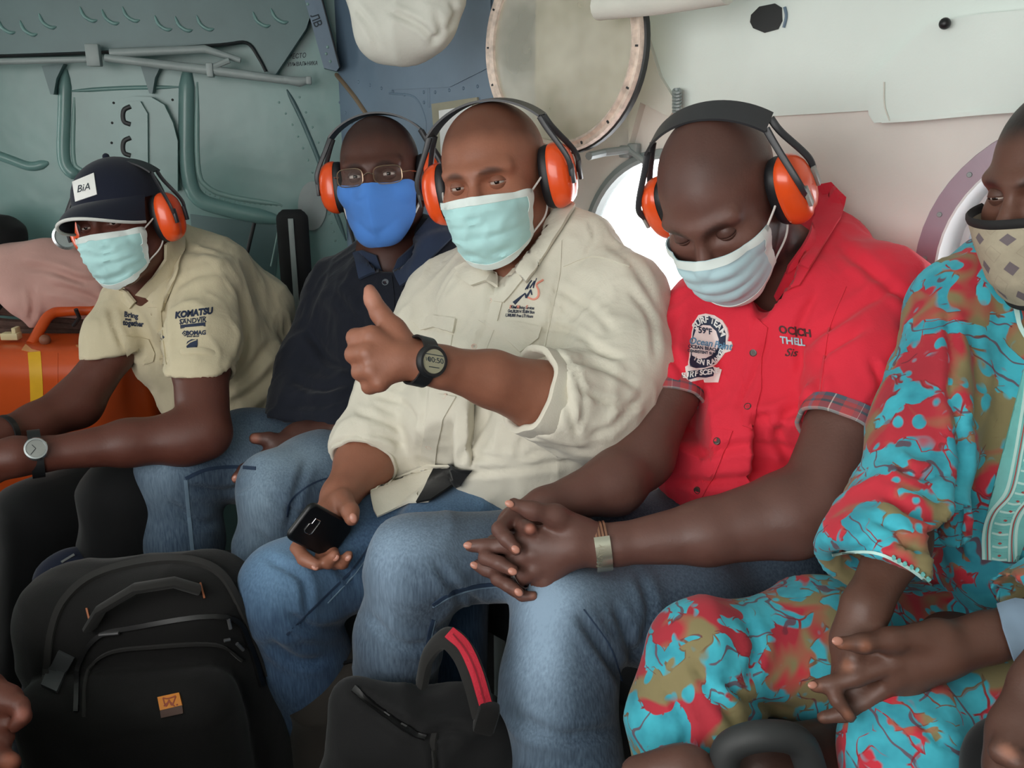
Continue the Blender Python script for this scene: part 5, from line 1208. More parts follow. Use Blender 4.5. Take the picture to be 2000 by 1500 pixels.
for ch, x in (('K', 997.5), ('M', 1012.5), ('S', 1029)): lettering('chest_initial', ch, (x, 600), (6.5, 0.3), (1.3, -9), T3, M_redprint, p3, 0.02, 0.1, 0.0014)

# ---- red shirt
patch('collar', [(1590, 372), (1617, 366), (1646, 395), (1640, 432), (1606, 488), (1580, 532), (1552, 517), (1532, 531), (1536, 516), (1562, 480), (1592, 430)], U4, M_red, p4, 0.004, 0.006)
patch('collar_stand', [(1532, 531), (1552, 516), (1580, 532), (1562, 560), (1530, 568), (1518, 585), (1512, 575)], U4, M_red, p4, 0.002, 0.004)
patch('placket', [(1478, 622), (1500, 640), (1490, 690), (1487, 760), (1468, 838), (1450, 832), (1452, 700), (1466, 655)], T4, M_red, p4, 0.0005, 0.0022)
patch('placket', [(1400, 836), (1432, 842), (1396, 930), (1372, 972), (1350, 964), (1375, 900)], T4, M_red, p4, 0.0005, 0.0022)
for b in ((1472, 689), (1461, 795), (1401, 862), (1363, 957)): button(*b, 7.5, T4, M_dbutton, p4)
ribbon('seam', [(1652, 560), (1620, 640), (1608, 720), (1600, 790)], 3, T4, M_red, p4, 0.0002, 0.0015)
def plaid():
    t = NT('tartan cuff'); u = t.n('ShaderNodeAttribute'); u.attribute_name = 'cu'; v = t.n('ShaderNodeAttribute'); v.attribute_name = 'cv'
    def bars(a, stops): return t.ramp(t.math('FRACT', a), stops, 'CONSTANT')
    a = bars(t.math('MULTIPLY', u.outputs['Fac'], 3.0), [(0.0, '#b04a4e'), (0.25, '#4a5560'), (0.47, '#d8d4cc'), (0.50, '#3d4650'), (0.72, '#a04448'), (0.9, '#5a6b80')])
    b = bars(v.outputs['Fac'], [(0.0, '#b8b4b0'), (0.10, '#b8484c'), (0.40, '#4a4e56'), (0.52, '#a8464a'), (0.72, '#586678'), (0.94, '#8d9aa6')])
    t.set(Base_Color=t.mix(0.5, a, b), Roughness=0.85); return t.m
M_plaid = plaid()
def plaid_cuff(line, wd, person, target):
    o = ribbon('cuff', line, wd, target, M_plaid, person, 0.0015, 0.003)
    W = np.array([v.co[:] for v in o.data.vertices]) + wloc(o); pp = proj(W)[0]; ln = bez([np.array([*p, 0.0]) for p in line], 8)[:, :2]
    d, t = polydist(pp, ln); tg = np.array(line[-1])-np.array(line[0]); q = np.array([-tg[1], tg[0]])/np.linalg.norm(tg)
    c = np.array([ln[min(int(x*(len(ln)-1)), len(ln)-1)] for x in t]); attr(o, 'cu', t); attr(o, 'cv', np.clip(0.5 + ((pp-c) @ q)/wd, 0.02, 0.98))
cuff_ring('cuff', P(1318, 730, 1.43), P(1290, 830, 1.40), P(1303, 768, 1.42), 0.0580, 0.024, M_plaid, p4, 0.005, np.array([0.22, 0, 0]), 0.001, 7)
cuff_ring('cuff', P(1690, 720, 1.28), P(1625, 900, 1.22), P(1648, 840, 1.236), 0.0655, 0.026, M_plaid, p4, 0.005, np.array([-0.15, 0, 0]), 0.0012, 9)
cr = lambda pts: [(1300 + x/6.25, 580 + y/6.25) for x, y in pts]
patch('badge', cr([(318, 430), (345, 310), (400, 225), (490, 205), (600, 225), (700, 285), (760, 380), (778, 470), (762, 540), (810, 545), (826, 590), (800, 660), (730, 685), (690, 740), (620, 820), (570, 850), (680, 890), (640, 1045), (470, 1040), (460, 1005), (268, 1035), (238, 850), (272, 830), (285, 740), (300, 600)]), T4, M_pinkish, p4, 0.001, 0.0012, 8)
patch('badge_ring', cr([(330, 430), (365, 300), (440, 240), (520, 232), (620, 265), (700, 340), (748, 450), (742, 590), (670, 720), (580, 820), (470, 865), (360, 872), (285, 850), (280, 770), (305, 680), (312, 560)]), T4, M_navyprint, p4, 0.0018, 0.0010, 8)
patch('badge_centre', cr([(330, 500), (370, 390), (450, 350), (540, 355), (620, 420), (655, 520), (635, 620), (570, 710), (480, 755), (380, 758), (312, 722), (306, 640)]), T4, M_pinkish, p4, 0.0024, 0.0010, 8)
patch('badge_banner', cr([(270, 905), (420, 890), (565, 855), (582, 900), (570, 965), (480, 985), (380, 980), (272, 1005)]), T4, M_navyprint, p4, 0.0018, 0.0010, 8)
def arc_text(s, c, r, a0, sz, m, flip=1, sq=(1, 1)):
    def fn(x, y):
        a = a0 + flip*x*sz/r; rr = r + flip*y*sz; return (1300 + (c[0] + sq[0]*rr*math.sin(a))/6.25, 580 + (c[1] - sq[1]*rr*math.cos(a))/6.25)
    lettering('badge_lettering', s, None, None, None, T4, m, p4, 0.03, 0, 0.0030, 0.0004, 1.05, fn)
arc_text('SURF TEAM', (510, 560), 250, 0.18, 105, M_whitep, 1, (0.86, 1.12)); arc_text('TEN RANKED', (490, 540), 265, math.radians(163), 88, M_whitep, -1, (0.86, 1.02))
for s, c, sz, m, bd, sh in (('59°F', (475, 425), 100, M_navyprint, 0.03, 0), ('OCEAN BEACH', (445, 640), 58, M_navyprint, 0.02, 0), ('CONSISTENT SURF', (430, 690), 46, M_navyprint, 0.02, 0), ('Ocean Point', (540, 580), 118, M_sblue, 0.02, 0.35), ('SURF SCENE', (415, 930), 88, M_whitep, 0.03, 0)):
    sl = 0.10 if s != 'SURF SCENE' else -0.12
    lettering('badge_lettering', s, (1300 + c[0]/6.25, 580 + c[1]/6.25), (sz/6.25*0.92, sz/6.25*sl), (-sz/6.25*sl*0.5, -sz/6.25), T4, m, p4, bd, sh, 0.0036)
lettering('chest_lettering', 'OC\u2223CH', (1553, 648), (19.5, 2.6), (-2.5, -21), T4, M_dprint, p4, 0.03, 0, 0.001, spacing=1.05)
lettering('chest_lettering', 'THELL', (1550, 667), (17.5, 2.2), (-2, -19), T4, M_lblue, p4, 0.03, 0, 0.0022); lettering('chest_lettering', 'Sis', (1544, 689), (22, 1), (-1, -22), T4, M_dprint, p4, 0.01, 0.4)

# ---- navy shirt
M_navyl = fabric('navy cotton collar', '#29344a', 0.08)
patch('collar', [(692, 500), (712, 488), (738, 498), (748, 530), (722, 540), (705, 548)], U2, M_navyl, p2, 0.003, 0.006)
patch('collar', [(845, 425), (868, 412), (892, 430), (885, 465), (840, 512), (800, 552), (786, 562), (766, 530), (775, 505), (810, 472)], U2, M_navyl, p2, 0.004, 0.007)
ribbon('placket', [(752, 540), (757, 600), (748, 680)], 28, T2, M_navy, p2, 0.0005, 0.0022); button(753, 552, 7, U2, mat('grey button', '#5a6066', 0.4), p2)
# ---- tan shirt
patch('collar', [(318, 478), (345, 455), (358, 470), (350, 530), (334, 575), (318, 608), (288, 578), (268, 572), (296, 540), (318, 505)], U1, M_khaki1, p1, 0.003, 0.006)
patch('collar', [(236, 560), (252, 568), (268, 588), (256, 604), (240, 590)], U1, M_khaki1, p1, 0.002, 0.005)
patch('pocket', [(236, 656), (290, 662), (303, 690), (299, 706), (282, 712), (262, 708), (248, 694)], T1, M_khaki1, p1, 0.001, 0.003)
patch('placket', [(290, 600), (314, 600), (318, 650), (326, 712), (308, 712), (298, 650)], T1, M_khaki1, p1, 0.0004, 0.002); button(298, 614, 5, T1, M_khaki1, p1); button(315, 700, 5, T1, M_khaki1, p1)
cuff_ring('sleeve_hem', P(398, 660, 1.82), P(392, 760, 1.77), P(392, 717, 1.782), 0.0652, 0.012, M_khaki1, p1, 0.005, None, 0.0012, 11); cuff_ring('sleeve_hem', P(240, 640, 1.97), P(205, 720, 1.92), P(218, 680, 1.918), 0.0585, 0.018, M_khaki1, p1, 0.005, np.array([0.1, 0, -0.3]), 0.001, 13)
for s, c, ex, ey, bd in (('KOMATSU', (379, 612), (15.5, -2.0), (1.5, -17), 0.05), ('SANDVIK', (377, 627), (12.6, -1.2), (0.5, -13.5), 0.015), ('BOMAG', (383, 650.5), (10.8, -0.4), (0, -11.5), 0.04), ('Bring', (256, 616), (13, 1.8), (0.5, -14), 0.03), ('together', (260, 632), (11.5, 1.0), (0.5, -15), 0.03), ('trust', (250, 624), (6, 0.6), (0.3, -7), 0.03), ('FAYAT GROUP', (377, 657.3), (3.6, -0.1), (0, -4), 0.02)):
    lettering('shirt_lettering', s, c, ex, ey, T1, M_navyprint, p1, bd)
ribbon('logo_box', [(353, 625), (400, 619), (401, 637), (353, 641.5), (353, 625)], 1.3, T1, M_navyprint, p1, 0.001, 0.0005, False); patch('logo_bar', [(354, 635), (400, 630), (400, 636), (354, 640)], T1, M_navyprint, p1, 0.0008, 0.0005, 8)
ribbon('logo_diamond', [(361, 646.5), (365.5, 651.5), (361.5, 656.5), (356.5, 651.8), (361, 646.5)], 1.5, T1, M_navyprint, p1, 0.001, 0.0005, False); patch('logo_dot', [(361, 650), (362.6, 651.7), (361, 653.4), (359.4, 651.7)], T1, M_navyprint, p1, 0.001, 0.0005)
patch('logo_c', [(386, 663), (374, 663), (366, 668), (364, 675), (366, 684), (373, 688), (383, 688), (385, 679), (372, 678), (372, 673), (386, 672)], T1, M_navyprint, p1, 0.001, 0.0006, 6); ribbon('logo_c_slash', [(364, 676), (372, 669), (384, 664)], 2.2, T1, M_khaki1, p1, 0.0018, 0.0005)
ribbon('logo_arc', [(320, 657), (313, 664), (313, 674), (316, 683)], 5, T1, M_navyprint, p1, 0.001, 0.0006)
# ---- printed tunic: embroidered front band
M_emb = mat('turquoise embroidery', '#71bdb9', 0.6, var=0.08, vscale=60); M_emb2 = mat('pale embroidery', '#bfe3dc', 0.6, var=0.05); M_embr = mat('red embroidery', '#b04a46', 0.6)
Lb = [(2004, 700), (1990, 800), (1974, 900), (1960, 962), (1930, 1002), (1919, 1036), (1919, 1092)]; Rb = [(2075, 700), (2065, 800), (2050, 900), (2030, 960), (2000, 1000), (1988, 1036), (1988, 1098)]
patch('embroidered_band', Lb + Rb[::-1], T5, M_emb, p5, 0.001, 0.002, 14)
mid = lambda f: [((1-f)*a[0]+f*b[0], (1-f)*a[1]+f*b[1]) for a, b in zip(Lb, Rb)]
for f, wd, m in ((0.06, 6, M_emb2), (0.17, 2.2, M_embr), (0.24, 4, M_emb2), (0.76, 4, M_emb2), (0.83, 2.2, M_embr), (0.94, 6, M_emb2)): ribbon('embroidery_line', mid(f), wd, T5, m, p5, 0.003, 0.0008)
for k in range(26):
    t = 0.30 + 0.69*k/25; Lp, Rp = (np.array(along(q, 101))[int(t*100)] for q in (mid(0.30), mid(0.70))); ribbon('embroidery_rung', [tuple(Lp), tuple((Lp+Rp)/2 + [0, 2]), tuple(Rp)], 4.0, T5, M_emb2 if k % 2 else M_emb, p5, 0.003, 0.0012)
    if k % 2 == 0: c = (Lp+Rp)/2 + [0, 6]; patch('embroidery_stitch', [tuple(c+[-4, 0]), tuple(c+[0, -2.5]), tuple(c+[4, 0]), tuple(c+[0, 2.5])], T5, M_embr, p5, 0.0035, 0.001)
ribbon('embroidery_line', [(1978, 568), (1984, 610), (1996, 645), (2030, 690)], 9, T5, M_emb2, p5, 0.002, 0.0015); ribbon('embroidery_line', [(1988, 568), (1993, 605), (2006, 640)], 2.5, T5, M_embr, p5, 0.003, 0.001)
ribbon('embroidery_line', [(1623, 1082), (1680, 1076), (1738, 1088), (1795, 1120), (1848, 1168)], 5, T5, M_emb2, p5, 0.0015, 0.001)
for q in along([(1745, 1086), (1795, 1112), (1842, 1154)], 10): button_r = patch('sewn_bead', [(q[0]+4*math.cos(a), q[1]+4*math.sin(a)) for a in np.linspace(0, 6.28, 9)[:-1]], T5, M_emb, p5, 0.0015, 0.002)
patch('sleeve_lining', [(1948, 1190), (1985, 1178), (2012, 1180), (2012, 1335), (1990, 1322), (1970, 1275), (1955, 1230)], U5, mat('pale blue lining', '#8fa6bd', 0.8), p5, 0.004, 0.003)
# ---- jeans: seams and stitching
for nm, ln, wd, tg, m, per in (('inseam', [(362, 935), (400, 918), (450, 912), (500, 915)], 9, TJ2, M_thread_d, p2), ('stitching', [(362, 937), (368, 1000), (374, 1060), (378, 1095)], 10, TJ2, M_thread, p2), ('inseam', [(690, 925), (620, 940), (570, 975), (560, 1010)], 4, TJ2, M_thread_d, p2),
                               ('inseam', [(735, 1045), (690, 1110), (630, 1170), (560, 1240)], 5, TJ3, M_thread_d, p3), ('stitching', [(742, 1050), (697, 1116), (640, 1178)], 2, TJ3, M_thread, p3),
                               ('inseam', [(845, 1182), (880, 1160), (930, 1145), (985, 1140)], 9, TJ4, M_thread_d, p4), ('stitching', [(845, 1186), (882, 1165), (932, 1150), (985, 1145)], 2.5, TJ4, M_thread, p4), ('inseam', [(846, 1210), (838, 1240), (830, 1290)], 9, TJ4, M_thread_d, p4), ('stitching', [(850, 1212), (843, 1242), (835, 1290)], 2, TJ4, M_thread, p4), ('seam', [(1140, 1190), (1190, 1260), (1215, 1330)], 3, TJ4, M_thread_d, p4)):
    ribbon(nm, ln, wd*0.75, tg, m, per, 0.0004, 0.0008)

# ================================================================== WORN AND HELD THINGS
# ---- cap
M_cap = fabric('navy cap cloth', '#161b2b', 0.08); M_pipe = mat('white piping', '#d5d6d2', 0.7, var=0.03)
cap = empty('cap', H1.w((0, 0, 0.03)), 'navy baseball cap with white brim piping and a square white badge', 'cap')
nu, nv = 40, 12; L = []
for j in range(nv):
    e = math.radians(88*j/(nv-1)); 
    for i in range(nu):
        a = 2*math.pi*i/nu; y = math.sin(a); z0 = 0.040 - 0.020*(1 if y < 0 else 0)*abs(y)
        L.append((0.086*math.cos(e)*math.cos(a), -0.010 + 0.110*math.cos(e)*y, z0 + (0.133-z0)*math.sin(e)**0.9))
V, Fc = thicken(H1.w(push_out(L, 0.004)), grid_faces(nu, nv, True), 0.002); V = np.r_[V]
crown = obj('crown', V, Fc, M_cap, cap, True, None, 60); capV = V[:nu*nv]; capB = BVHTree.FromPolygons([tuple(v) for v in V.tolist()], Fc)
nu, nv = 33, 8; L = []
for j in range(nv):
    t = j/(nv-1)
    for i in range(nu):
        ph = math.radians(-72 + 144*i/(nu-1)); x0 = 0.084*math.sin(ph); y0 = -0.010 + 0.104*math.cos(ph); ext = 0.080*max(math.cos(ph*1.12), 0)**0.5
        L.append((x0*(1 + 0.05*t), y0 + ext*t, 0.050 - 0.022*t - 0.040*math.sin(ph)**2*(0.15+0.85*t) + 0.006*math.sin(t*3)))
L = np.array(L); V, Fc = thicken(H1.w(L), [f[::-1] for f in grid_faces(nu, nv)], 0.0025); brim = obj('brim', V, Fc, M_cap, cap, True, None, 60)
mb = MB(); mb.tube(H1.w(L[(nv-1)*nu:]), 0.0033, 8); mb.build('piping', M_pipe, brim)
mb = MB(); mb.ball(H1.w((0, -0.010, 0.134)), 0.007, H1.ax); mb.build('top_button', M_cap, cap)
bdg = patch('badge', [(143, 356), (184, 339), (190, 380), (149, 394)], capB, M_whitep, cap, 0.001, 0.0015, 8)
lettering('badge_lettering', 'BiA', (166, 368), (17.5, -4.5), (2.5, -20), capB, M_print, bdg, 0.0, 0, 0.003)
# ---- cloth masks
M_bluemask = fabric('blue cotton mask', '#4f86d6', 0.04, weave=300)
BL = [(0, 0.121, -0.013, 0.070, 0.034, -0.020), (0.15, 0.130, -0.030, 0.071, 0.032, -0.028), (0.4, 0.130, -0.055, 0.070, 0.032, -0.045), (0.7, 0.118, -0.095, 0.062, 0.036, -0.075), (1, 0.086, -0.132, 0.040, 0.058, -0.120)]
L, nu, nv = mask_surface(BL, power=1.15, margin=0.004, crumple=0.002)
bm2 = empty('face_mask', H2.w((0, 0.09, -0.13)), 'bright blue cloth mask with a centre seam on the man with glasses', 'face mask')
V, Fc = thicken(H2.w(L), [f[::-1] for f in grid_faces(nu, nv)], 0.002); obj('panel', V, Fc, M_bluemask, bm2, True, None, 60)
g = np.arange(nu*nv).reshape(nv, nu); mb = MB(); mb.tube(H2.w(L[g[:, nu//2]] + [0, 0.0005, 0]), 0.0014, 6); mb.build('centre_seam', M_bluemask, bm2)
for sg, c in ((-1, 0), (1, nu-1)):
    for r, ez in ((2, 0.0), (nv-10, -0.03)):
        mb = MB(); mb.tube(H2.w(push_out(bez([L[g[r, c]], (L[g[r, c]] + np.array([sg*0.086, -0.01, ez]))/2, np.array([sg*0.082, -0.012, ez])], 6), 0.003)), 0.003, 6); mb.build('ear_loop', M_loop, bm2)
def diamonds():
    t = NT('diamond print'); u = t.n('ShaderNodeAttribute'); u.attribute_name = 'cu'; v = t.n('ShaderNodeAttribute'); v.attribute_name = 'cv'
    tri = lambda a: t.math('ABSOLUTE', t.math('SUBTRACT', t.math('FRACT', a), 0.5))
    U = t.math('MULTIPLY', u.outputs['Fac'], 6.0); Vv = t.math('MULTIPLY', v.outputs['Fac'], 3.0)
    d = t.math('ADD', tri(U), tri(Vv)); k1 = t.ramp(d, [(0.0, 1.0), (0.23, 1.0), (0.25, 0.0)])
    d2 = t.math('ADD', tri(t.math('ADD', U, 0.5)), tri(t.math('ADD', Vv, 0.5))); ln = t.ramp(d2, [(0.26, 0.0), (0.29, 1.0), (0.31, 0.0)])
    n = t.noise(t.coord('Object'), 60, 3); base = t.mix(n, lin('#9a907c'), lin('#bdb39c'))
    t.set(Base_Color=t.mix(t.math('MULTIPLY', ln, 0.35), t.mix(k1, base, lin('#6e6468')), lin('#7d7464')), Roughness=0.85); t.bump(t.noise(t.coord('Object'), 500, 2), 0.15, 0.001); return t.m
M_diam = diamonds(); M_trim = mat('black mask trim', '#1a191a', 0.8)
ML = [(0, 0.132, -0.022, 0.082, 0.052, -0.020), (0.3, 0.134, -0.050, 0.076, 0.040, -0.045), (0.7, 0.122, -0.098, 0.064, 0.042, -0.085), (1, 0.092, -0.132, 0.044, 0.058, -0.122)]
L, nu, nv = mask_surface(ML, power=1.7, margin=0.006)
bm5 = empty('face_mask', H5.w((0, 0.09, -0.13)), 'taupe diamond-print cloth mask with black trim on the man in printed tunic', 'face mask')
V, Fc = thicken(H5.w(L), [f[::-1] for f in grid_faces(nu, nv)], 0.002); o = obj('panel', V, Fc, M_diam, bm5, True, None, 60); uu = np.tile(np.tile(np.linspace(0, 1, nu), nv), 2); vv2 = np.tile(np.repeat(np.linspace(0, 1, nv), nu), 2); attr(o, 'cu', uu); attr(o, 'cv', vv2)
g = np.arange(nu*nv).reshape(nv, nu)
for r in (0, nv-1): mb = MB(); mb.tube(H5.w(L[g[r]] + [0, 0.001, 0.002 if r == 0 else 0]), 0.0062, 8, flat=(0.5, 1.0)); mb.build('trim', M_trim, bm5)
for sg, c in ((-1, 0), (1, nu-1)):
    mb = MB(); mb.tube(H5.w(push_out(bez([L[g[1, c]], L[g[1, c]]*0.5 + np.array([sg*0.042, -0.006, 0.0]), np.array([sg*0.084, -0.012, 0.004])], 6), 0.003)), 0.004, 6, flat=(0.5, 1)); mb.build('ear_loop', M_trim, bm5)
# ---- glasses
M_gold = mat('thin metal frame', '#a8917c', 0.25, metal=0.9, var=0.05)
gl = empty('eyeglasses', H2.w((0, 0.11, -0.01)), 'thin metal framed eyeglasses above the blue mask', 'eyeglasses')
for sg in (-1, 1):
    pts = []
    for k in range(28):
        a = 2*math.pi*k/28; ca, sa = math.cos(a), math.sin(a); q = (abs(ca)**3.5 + abs(sa)**3.5)**(-1/3.5)
        pts.append((sg*0.0365 + 0.026*ca*q, 0.108 - 0.22*(0.026*ca*q*sg + 0.0)*(1), 0.001 + 0.0165*sa*q))
    mb = MB(); mb.tube(H2.w(pts), 0.0011, 6, closed=True); mb.build('rim', M_gold, gl)
    obj('lens', H2.w(pts + [np.mean(pts, 0)]), [[i, (i+1) % 28, 28] for i in range(28)], M_glass, gl, True)
    mb = MB(); mb.tube(H2.w([(sg*0.062, 0.097, 0.004), (sg*0.074, 0.080, 0.006), (sg*0.082, 0.02, 0.004), (sg*0.084, -0.01, 0.0)]), 0.0013, 6); mb.build('temple', M_gold, gl)
mb = MB(); mb.tube(H2.w(bez([(-0.011, 0.107, 0.003), (0, 0.112, 0.007), (0.011, 0.107, 0.003)], 5)), 0.0012, 6); mb.build('bridge', M_gold, gl)
# ---- watches, bracelet, ring
def strap_ring(c, axis, rx, ry, w, th, m, name, parent, toward=None, n=40, arc=None):
    axis = axis/np.linalg.norm(axis); f = (CAM-c) if toward is None else toward; f = f - axis*(f @ axis); f /= np.linalg.norm(f); s = np.cross(axis, f); V = []
    lo, hi = (0, 2*math.pi) if arc is None else arc; cnt = n if arc is None else n+1
    for k in range(cnt):
        a = lo + (hi-lo)*k/n; d = f*math.cos(a)*ry + s*math.sin(a)*rx; o = f*math.cos(a) + s*math.sin(a)
        V += [c + d - axis*w/2, c + d + axis*w/2, c + d + o*th + axis*w/2, c + d + o*th - axis*w/2]
    Fc = [[4*k+i, 4*((k+1) % cnt)+i, 4*((k+1) % cnt)+(i+1) % 4, 4*k+(i+1) % 4] for k in range(cnt if arc is None else cnt-1) for i in range(4)]
    if arc is not None: Fc += [[3, 2, 1, 0], [4*(cnt-1)+i for i in range(4)]]
    return obj(name, V, [f[::-1] for f in Fc], m, parent, True, None, 40), f, s, axis
M_lcd = mat('grey green lcd', '#9a977f', 0.25, var=0.05); M_steel = mat('polished steel', '#b9bcbe', 0.18, metal=0.9, var=0.05); M_rub = mat('black rubber', '#17181a', 0.5, var=0.1)
M_copper = mat('copper wire', '#b98a72', 0.28, metal=0.9, var=0.05); M_silver = mat('silver plate', '#c2bfae', 0.22, metal=0.85, var=0.06)
def watch(label, c, axis, r_wrist, rad, face_m, body_m, toward, aim):
    axis = axis/np.linalg.norm(axis)
    for _ in range(6):
        f = toward - axis*(toward @ axis); f /= np.linalg.norm(f); q0 = proj((c + f*(r_wrist+0.008))[None])[0][0]; q1 = proj((c + axis*0.01 + f*(r_wrist+0.008))[None])[0][0]
        dv = q1-q0; c = c + axis*0.01*((np.array(aim)-q0) @ dv)/(dv @ dv)
    wt = empty('wristwatch', c, label, 'watch'); o, f, s, ax = strap_ring(c, axis, r_wrist*1.08, r_wrist*1.02, rad*1.0, 0.003, M_rub, 'strap', wt, toward)
    b = c + f*(r_wrist*1.02); mb = MB(); mb.cyl(b - f*0.002, f, rad, 0.0115, 32, bev=0.003); cs = mb.build('case', body_m, wt)
    V, Fc = ring(b + f*0.0095, s, ax, f, [(rad*0.72, 0), (rad*0.76, 0.0022), (rad*0.90, 0.0018), (rad*0.96, -0.001), (rad*0.72, -0.002)], 36); obj('bezel', V, Fc, body_m, cs, True, None, 40)
    V, Fc = disc(b + f*0.0102, s, ax, f, rad*0.73, 0.001, 32); fc = obj('dial', V, Fc, face_m, wt, True, None, 40); return wt, fc, b, f, s, ax
ax3 = P(848, 712, 1.225) - P(960, 738, 1.28)
w3, dial3, b3, f3, s3, a3 = watch('black digital sports watch with a grey display on the thumbs-up wrist', P(848, 712, 1.232), ax3, 0.0298, 0.0225, M_lcd, M_rub, ray(846, 706)*-1 + np.array([0, 0, 0.10]), (846, 704))
def dialp(b, f, h): return lambda x, y: (on_plane(x, y, b, f, h), f)
lettering('display_digits', '00:50', (851, 704), (14, 2.3), (-1.5, -15), dialp(b3, f3, 0.0103), M_print, dial3, 0.0, 0, 0.0001, 0.0002)
lettering('display_digits', '10', (835, 701.5), (9, 1.5), (-1.2, -10), dialp(b3, f3, 0.0103), M_print, dial3, 0.0, 0, 0.0001, 0.0002)
ribbon('display_line', [(830, 690), (866, 696)], 1.6, dialp(b3, f3, 0.0103), M_print, dial3, 0.0001, 0.0002); ribbon('display_line', [(838, 716), (858, 719)], 1.6, dialp(b3, f3, 0.0103), M_print, dial3, 0.0001, 0.0002)
w1b, dial1, b1, f1, s1, a1 = watch('silver analogue watch on a black strap on the capped man\'s wrist', P(72, 886, 1.58), P(80, 888, 1.58)-P(250, 865, 1.65), 0.0375, 0.0205, mat('silver dial', '#8d8f8c', 0.3, metal=0.5), M_steel, ray(72, 880)*-1 + np.array([0, 0, 0.25]), (70, 878))
for an, ln in ((0.6, 0.009), (2.4, 0.013)):
    mb = MB(); q = b1 + f1*0.0106; mb.tube([q, q + (s1*math.cos(an)+a1*math.sin(an))*ln], 0.0006, 6); mb.build('hand', M_dark, dial1)
mb = MB(); mb.cyl(b1 + f1*0.004 + a1*0.020, a1, 0.0028, 0.004, 10); mb.build('crown', M_steel, w1b)
wb = strap_ring(P(8, 846, 1.705), P(0, 848, 1.70)-P(70, 828, 1.78), 0.032, 0.032, 0.012, 0.003, M_rub, 'wristband', None)[0]; tag(wb, 'black band around the capped man\'s other wrist', 'wristband')
br = empty('bracelet', P(1173, 1066, 1.2), 'copper and silver bracelet with an engraved plate on the clasped wrist', 'bracelet')
axb = P(1182, 1066, 1.20) - P(1380, 1040, 1.20); cb = P(1174, 1066, 1.20)
for k in range(4): strap_ring(cb + axb/np.linalg.norm(axb)*(k-1.5)*0.0045, axb, 0.0312, 0.0305, 0.0028, 0.0022, M_copper, 'wire_band', br)
o, fb, sb_, ab = strap_ring(cb, axb, 0.0322, 0.0315, 0.021, 0.0026, M_silver, 'name_plate', br, None, 20, (math.radians(-88), math.radians(20)) if np.cross(axb/np.linalg.norm(axb), CAM-cb)[2] > 0 else (math.radians(-20), math.radians(88)))
plB = BVHTree.FromPolygons([tuple(np.array(v.co) + wloc(o)) for v in o.data.vertices], [list(p.vertices) for p in o.data.polygons])
a = math.radians(82); lettering('engraving', 'HENRY', (1173, 1086), (14*math.cos(-a), 14*math.sin(-a)), (-15*math.sin(a), -15*math.cos(a)), plB, mat('engraved metal', '#8d8a78', 0.4, metal=0.6), o, 0.0, 0, 0.0002, 0.0002)
rg = strap_ring(P(1016, 1131, 1.195), P(1004, 1138, 1.20)-P(1044, 1112, 1.185), 0.0142, 0.0142, 0.006, 0.0016, M_steel, 'finger_ring', None)[0]; tag(rg, 'plain silver ring on a clasped finger', 'ring')
# ---- phone
M_phone = mat('matte black phone case', '#0d0f12', 0.38, var=0.1)
ph = empty('mobile_phone', P(622, 1080, 1.39), 'black phone with a camera bump held back outward over the knee', 'phone')
o0, o1, o2 = P(612, 981, 1.352), P(558, 1052, 1.345), P(694, 1030, 1.425); e1 = o1-o0; e2 = o2-o0; e2 = e2 - e1*(e1 @ e2)/(e1 @ e1); l1, l2 = np.linalg.norm(e1), np.linalg.norm(e2); e1 /= l1; e2 /= l2; n = np.cross(e1, e2); n = n if n @ (CAM-o0) > 0 else -n
cc = o0 + e1*l1/2 + e2*l2/2; mb = MB(); rcn = 0.012; out2 = []
for (sx, sy, a0) in ((1, 1, 0), (-1, 1, 90), (-1, -1, 180), (1, -1, 270)):
    for k in range(6): aa = math.radians(a0 + 90*k/5); out2.append((sx*(l1/2-rcn) + rcn*math.cos(aa), sy*(l2/2-rcn) + rcn*math.sin(aa)))
VV = [cc + e1*x*(1-ins/abs(l1/2)) + e2*y*(1-ins/abs(l2/2)) + n*h for ins, h in ((0.0035, 0.0), (0.001, -0.0012), (0.0, -0.0035), (0.0, -0.0065), (0.001, -0.0088), (0.0035, -0.010)) for x, y in out2]
NO = len(out2); Fc = [[i*NO+k, i*NO+(k+1) % NO, (i+1)*NO+(k+1) % NO, (i+1)*NO+k] for i in range(5) for k in range(NO)] + [list(range(NO)), [5*NO+k for k in range(NO)]]
obj('case', VV, Fc, M_phone, ph, True, None, 50)
pp0 = proj(cc[None])[0][0]; q = lambda x, y, h=0.0: cc + e1*x + e2*y + n*h
bw, bh = 0.0105, 0.010; lns = [q(-bw*.2, -0.020+bh*-1.6, 0.0008), q(-bw, -0.020-bh*1.6, .0008)]
loop = [q(x, y, 0.0006) for x, y in ((-0.014, -0.017), (-0.014, -0.028), (-0.005, -0.028), (-0.003, -0.032), (0.009, -0.032), (0.012, -0.029), (0.012, -0.019), (0.009, -0.016), (-0.011, -0.016))]
mb = MB(); mb.tube(loop, 0.0007, 6, closed=True); mb.build('camera_rim', M_steel, ph); mb = MB(); mb.box(q(-0.001, -0.023, 0.0), (0.012, 0.007, 0.0006), np.array([e1, e2, n]), 0.0004); mb.build('camera_window', M_black, ph)

